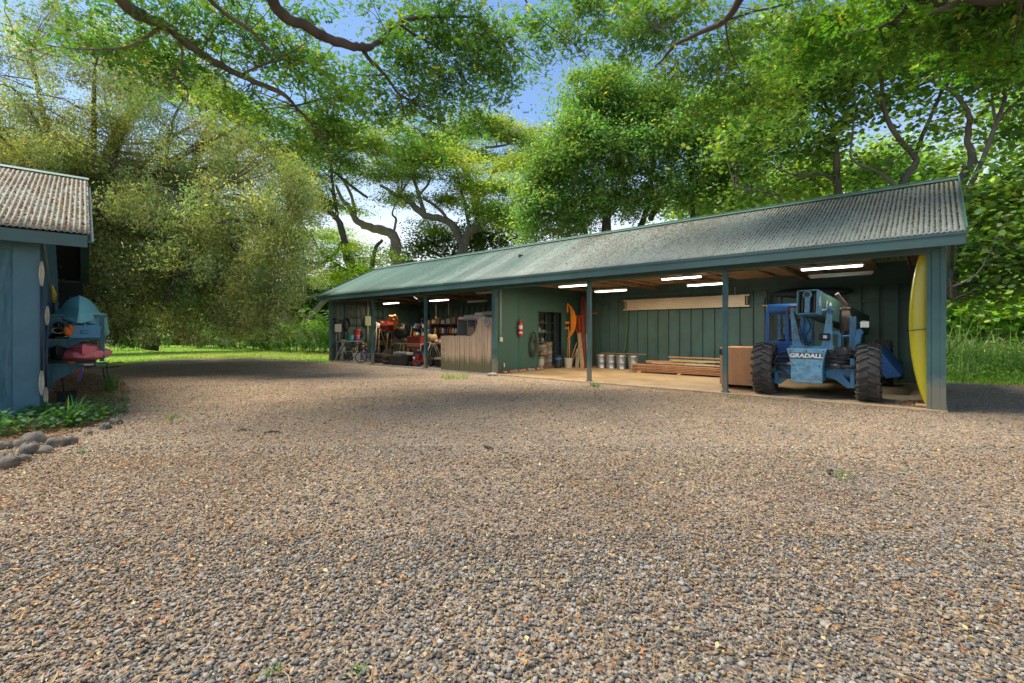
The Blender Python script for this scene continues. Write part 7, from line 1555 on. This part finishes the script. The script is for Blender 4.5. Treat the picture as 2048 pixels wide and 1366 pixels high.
h3=[[(1905,600,14.5,.22),(1918,380,14.5,.17),(1945,325,14.5,.14),(1935,280,14.5,.10),(1938,230,14.5,.09),(1905,185,14.5,.06),(1870,170,14.5,.03)],[(1925,400,14,.08),(1960,330,14,.08),(1995,240,14,.075),(2010,190,14,.06),(1990,170,14,.04),(1985,90,14,.03)],[(1995,240,14,.05),(2040,200,14,.04),(2080,190,14,.02)],[(1990,240,14,.05),(1985,190,14,.04),(1995,110,14,.03)],[(1925,420,14,.035),(1960,385,14,.03),(2050,345,14,.02)],[(1880,575,13,.045),(1920,568,13,.035),(1960,540,13,.02),(1990,480,13,.01)],[(1920,430,13.8,.03),(1945,402,13.8,.025),(2000,378,13.8,.02),(2060,372,13.8,.01)],[(1905,600,14,.05),(1900,540,14,.045),(1915,480,14,.03)]]
hb3=[(1960,150,14.5,1.2,1.4,.9,30),(2040,130,14.5,1.3,1.4,.9,36),(2040,250,14.5,.9,1.3,.8,22),(1930,60,14,1.3,1.4,.8,34),(2030,380,13.5,1.1,1.3,.9,44),(1970,420,14,.8,1.2,.8,28),(2060,480,13,1.1,1.3,.9,50),(1960,510,14,1.0,1.3,.7,34),(2110,330,13.5,1.3,1.3,1.2,30),(2040,560,13.5,1.2,1.3,.6,36),(1940,590,15,1.0,1.2,.5,26),(1880,250,15,.8,1.2,.7,10),(2100,130,13,1.2,1.2,.9,24)]
make_tree('hau_tree','leafy broad-leaved tree hanging over the tall grass to the right of the shed','tree',at(1905,663,14.5)-Vector((0,0,CH)),h3,hb3,dict(hau,per=30),M_bark,63,'many-stemmed trees behind the right end of the shed',.8)
# sunlit backdrop trees further off on the right
bk=dict(hau); bk.update(col=(.22,.38,.085),alt=(.38,.50,.12),altp=.3,size=.26,per=110,spread=.9,shell=.5,twig=.2,maxtwig=7)
for lab,px,d,blb,sd in (('sunlit leafy tree behind the hanging leaves at the far right of the shed',2030,24,[(2010,420,24,2.6,2,2.2,46),(2100,480,24,3,2,2.5,34),(1950,540,25,2,2,1.4,26),(2060,560,24,2.4,2,1.2,26),(2140,330,25,2.5,2,2.5,20)],71),
  ('sunlit leafy tree glimpsed low between the stems above the shed ridge',1620,30,[(1500,400,30,3,2,1.6,30),(1640,370,30,3,2,1.5,28),(1760,340,30,3,2,1.4,24),(1850,330,30,2.4,2,1.4,18),(1400,420,32,3,2,1.2,20)],72),
  ('leafy tree rising far behind the upper twigs over the right half of the roof',1600,36,[(1520,200,36,3,3,3,16),(1650,120,36,3,3,2,8),(1600,320,36,3,3,1.6,10),(2040,200,34,4,3,3,20),(1450,200,36,3,3,3,18)],73)):
    make_tree('backdrop_tree',lab,'tree',at(px,663,d)-Vector((0,0,CH)),[[(px,690,d,.25),(px+10,560,d,.2),(px-20,430,d,.12),(px,330,d,.06)]],blb,bk,M_barkd,sd)

low=dict(bk); low.update(col=(.20,.38,.05),size=.22,per=120,spread=.7,zmin=.05,twig=.1)
for lab,px,d,blb,c_,sd in (('bushy bright green thicket behind the tall grass right of the long shed',1960,21,[(1900,620,21,1.6,1,1.1,30),(1970,610,22,2.0,1,1.3,36),(2050,600,21,2.0,1,1.5,40),(2140,600,21,2,1,1.6,30)],(.22,.42,.05),81),
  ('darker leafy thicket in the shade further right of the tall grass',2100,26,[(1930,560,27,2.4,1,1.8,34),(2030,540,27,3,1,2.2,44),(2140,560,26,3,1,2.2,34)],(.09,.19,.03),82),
  ('dark shrubbery closing the view beyond the lawn left of the hedge',300,54,[(180,640,54,5,2,2.4,50),(300,645,54,5,2,2.2,50),(400,640,54,4,2,2.2,46),(80,640,54,5,2,2.2,30),(480,630,56,4,2,3,36)],(.10,.18,.05),83),
  ('distant shrubbery low behind the hedge at the left end of the shed',580,60,[(540,630,60,4,2,2.8,30),(620,625,60,5,2,3.2,44),(700,610,60,5,2,3.6,30)],(.13,.24,.06),84)):
    make_tree('shrubbery',lab,'shrubbery',at(px,663,d)-Vector((0,0,CH)),[[(px,690,d,.12),(px+8,640,d,.08),(px-10,600,d,.04)]],blb,dict(low,col=c_,size=.012*d,per=130 if d<30 else 160,spread=.7 if d<30 else 1.0),M_barkd,sd)
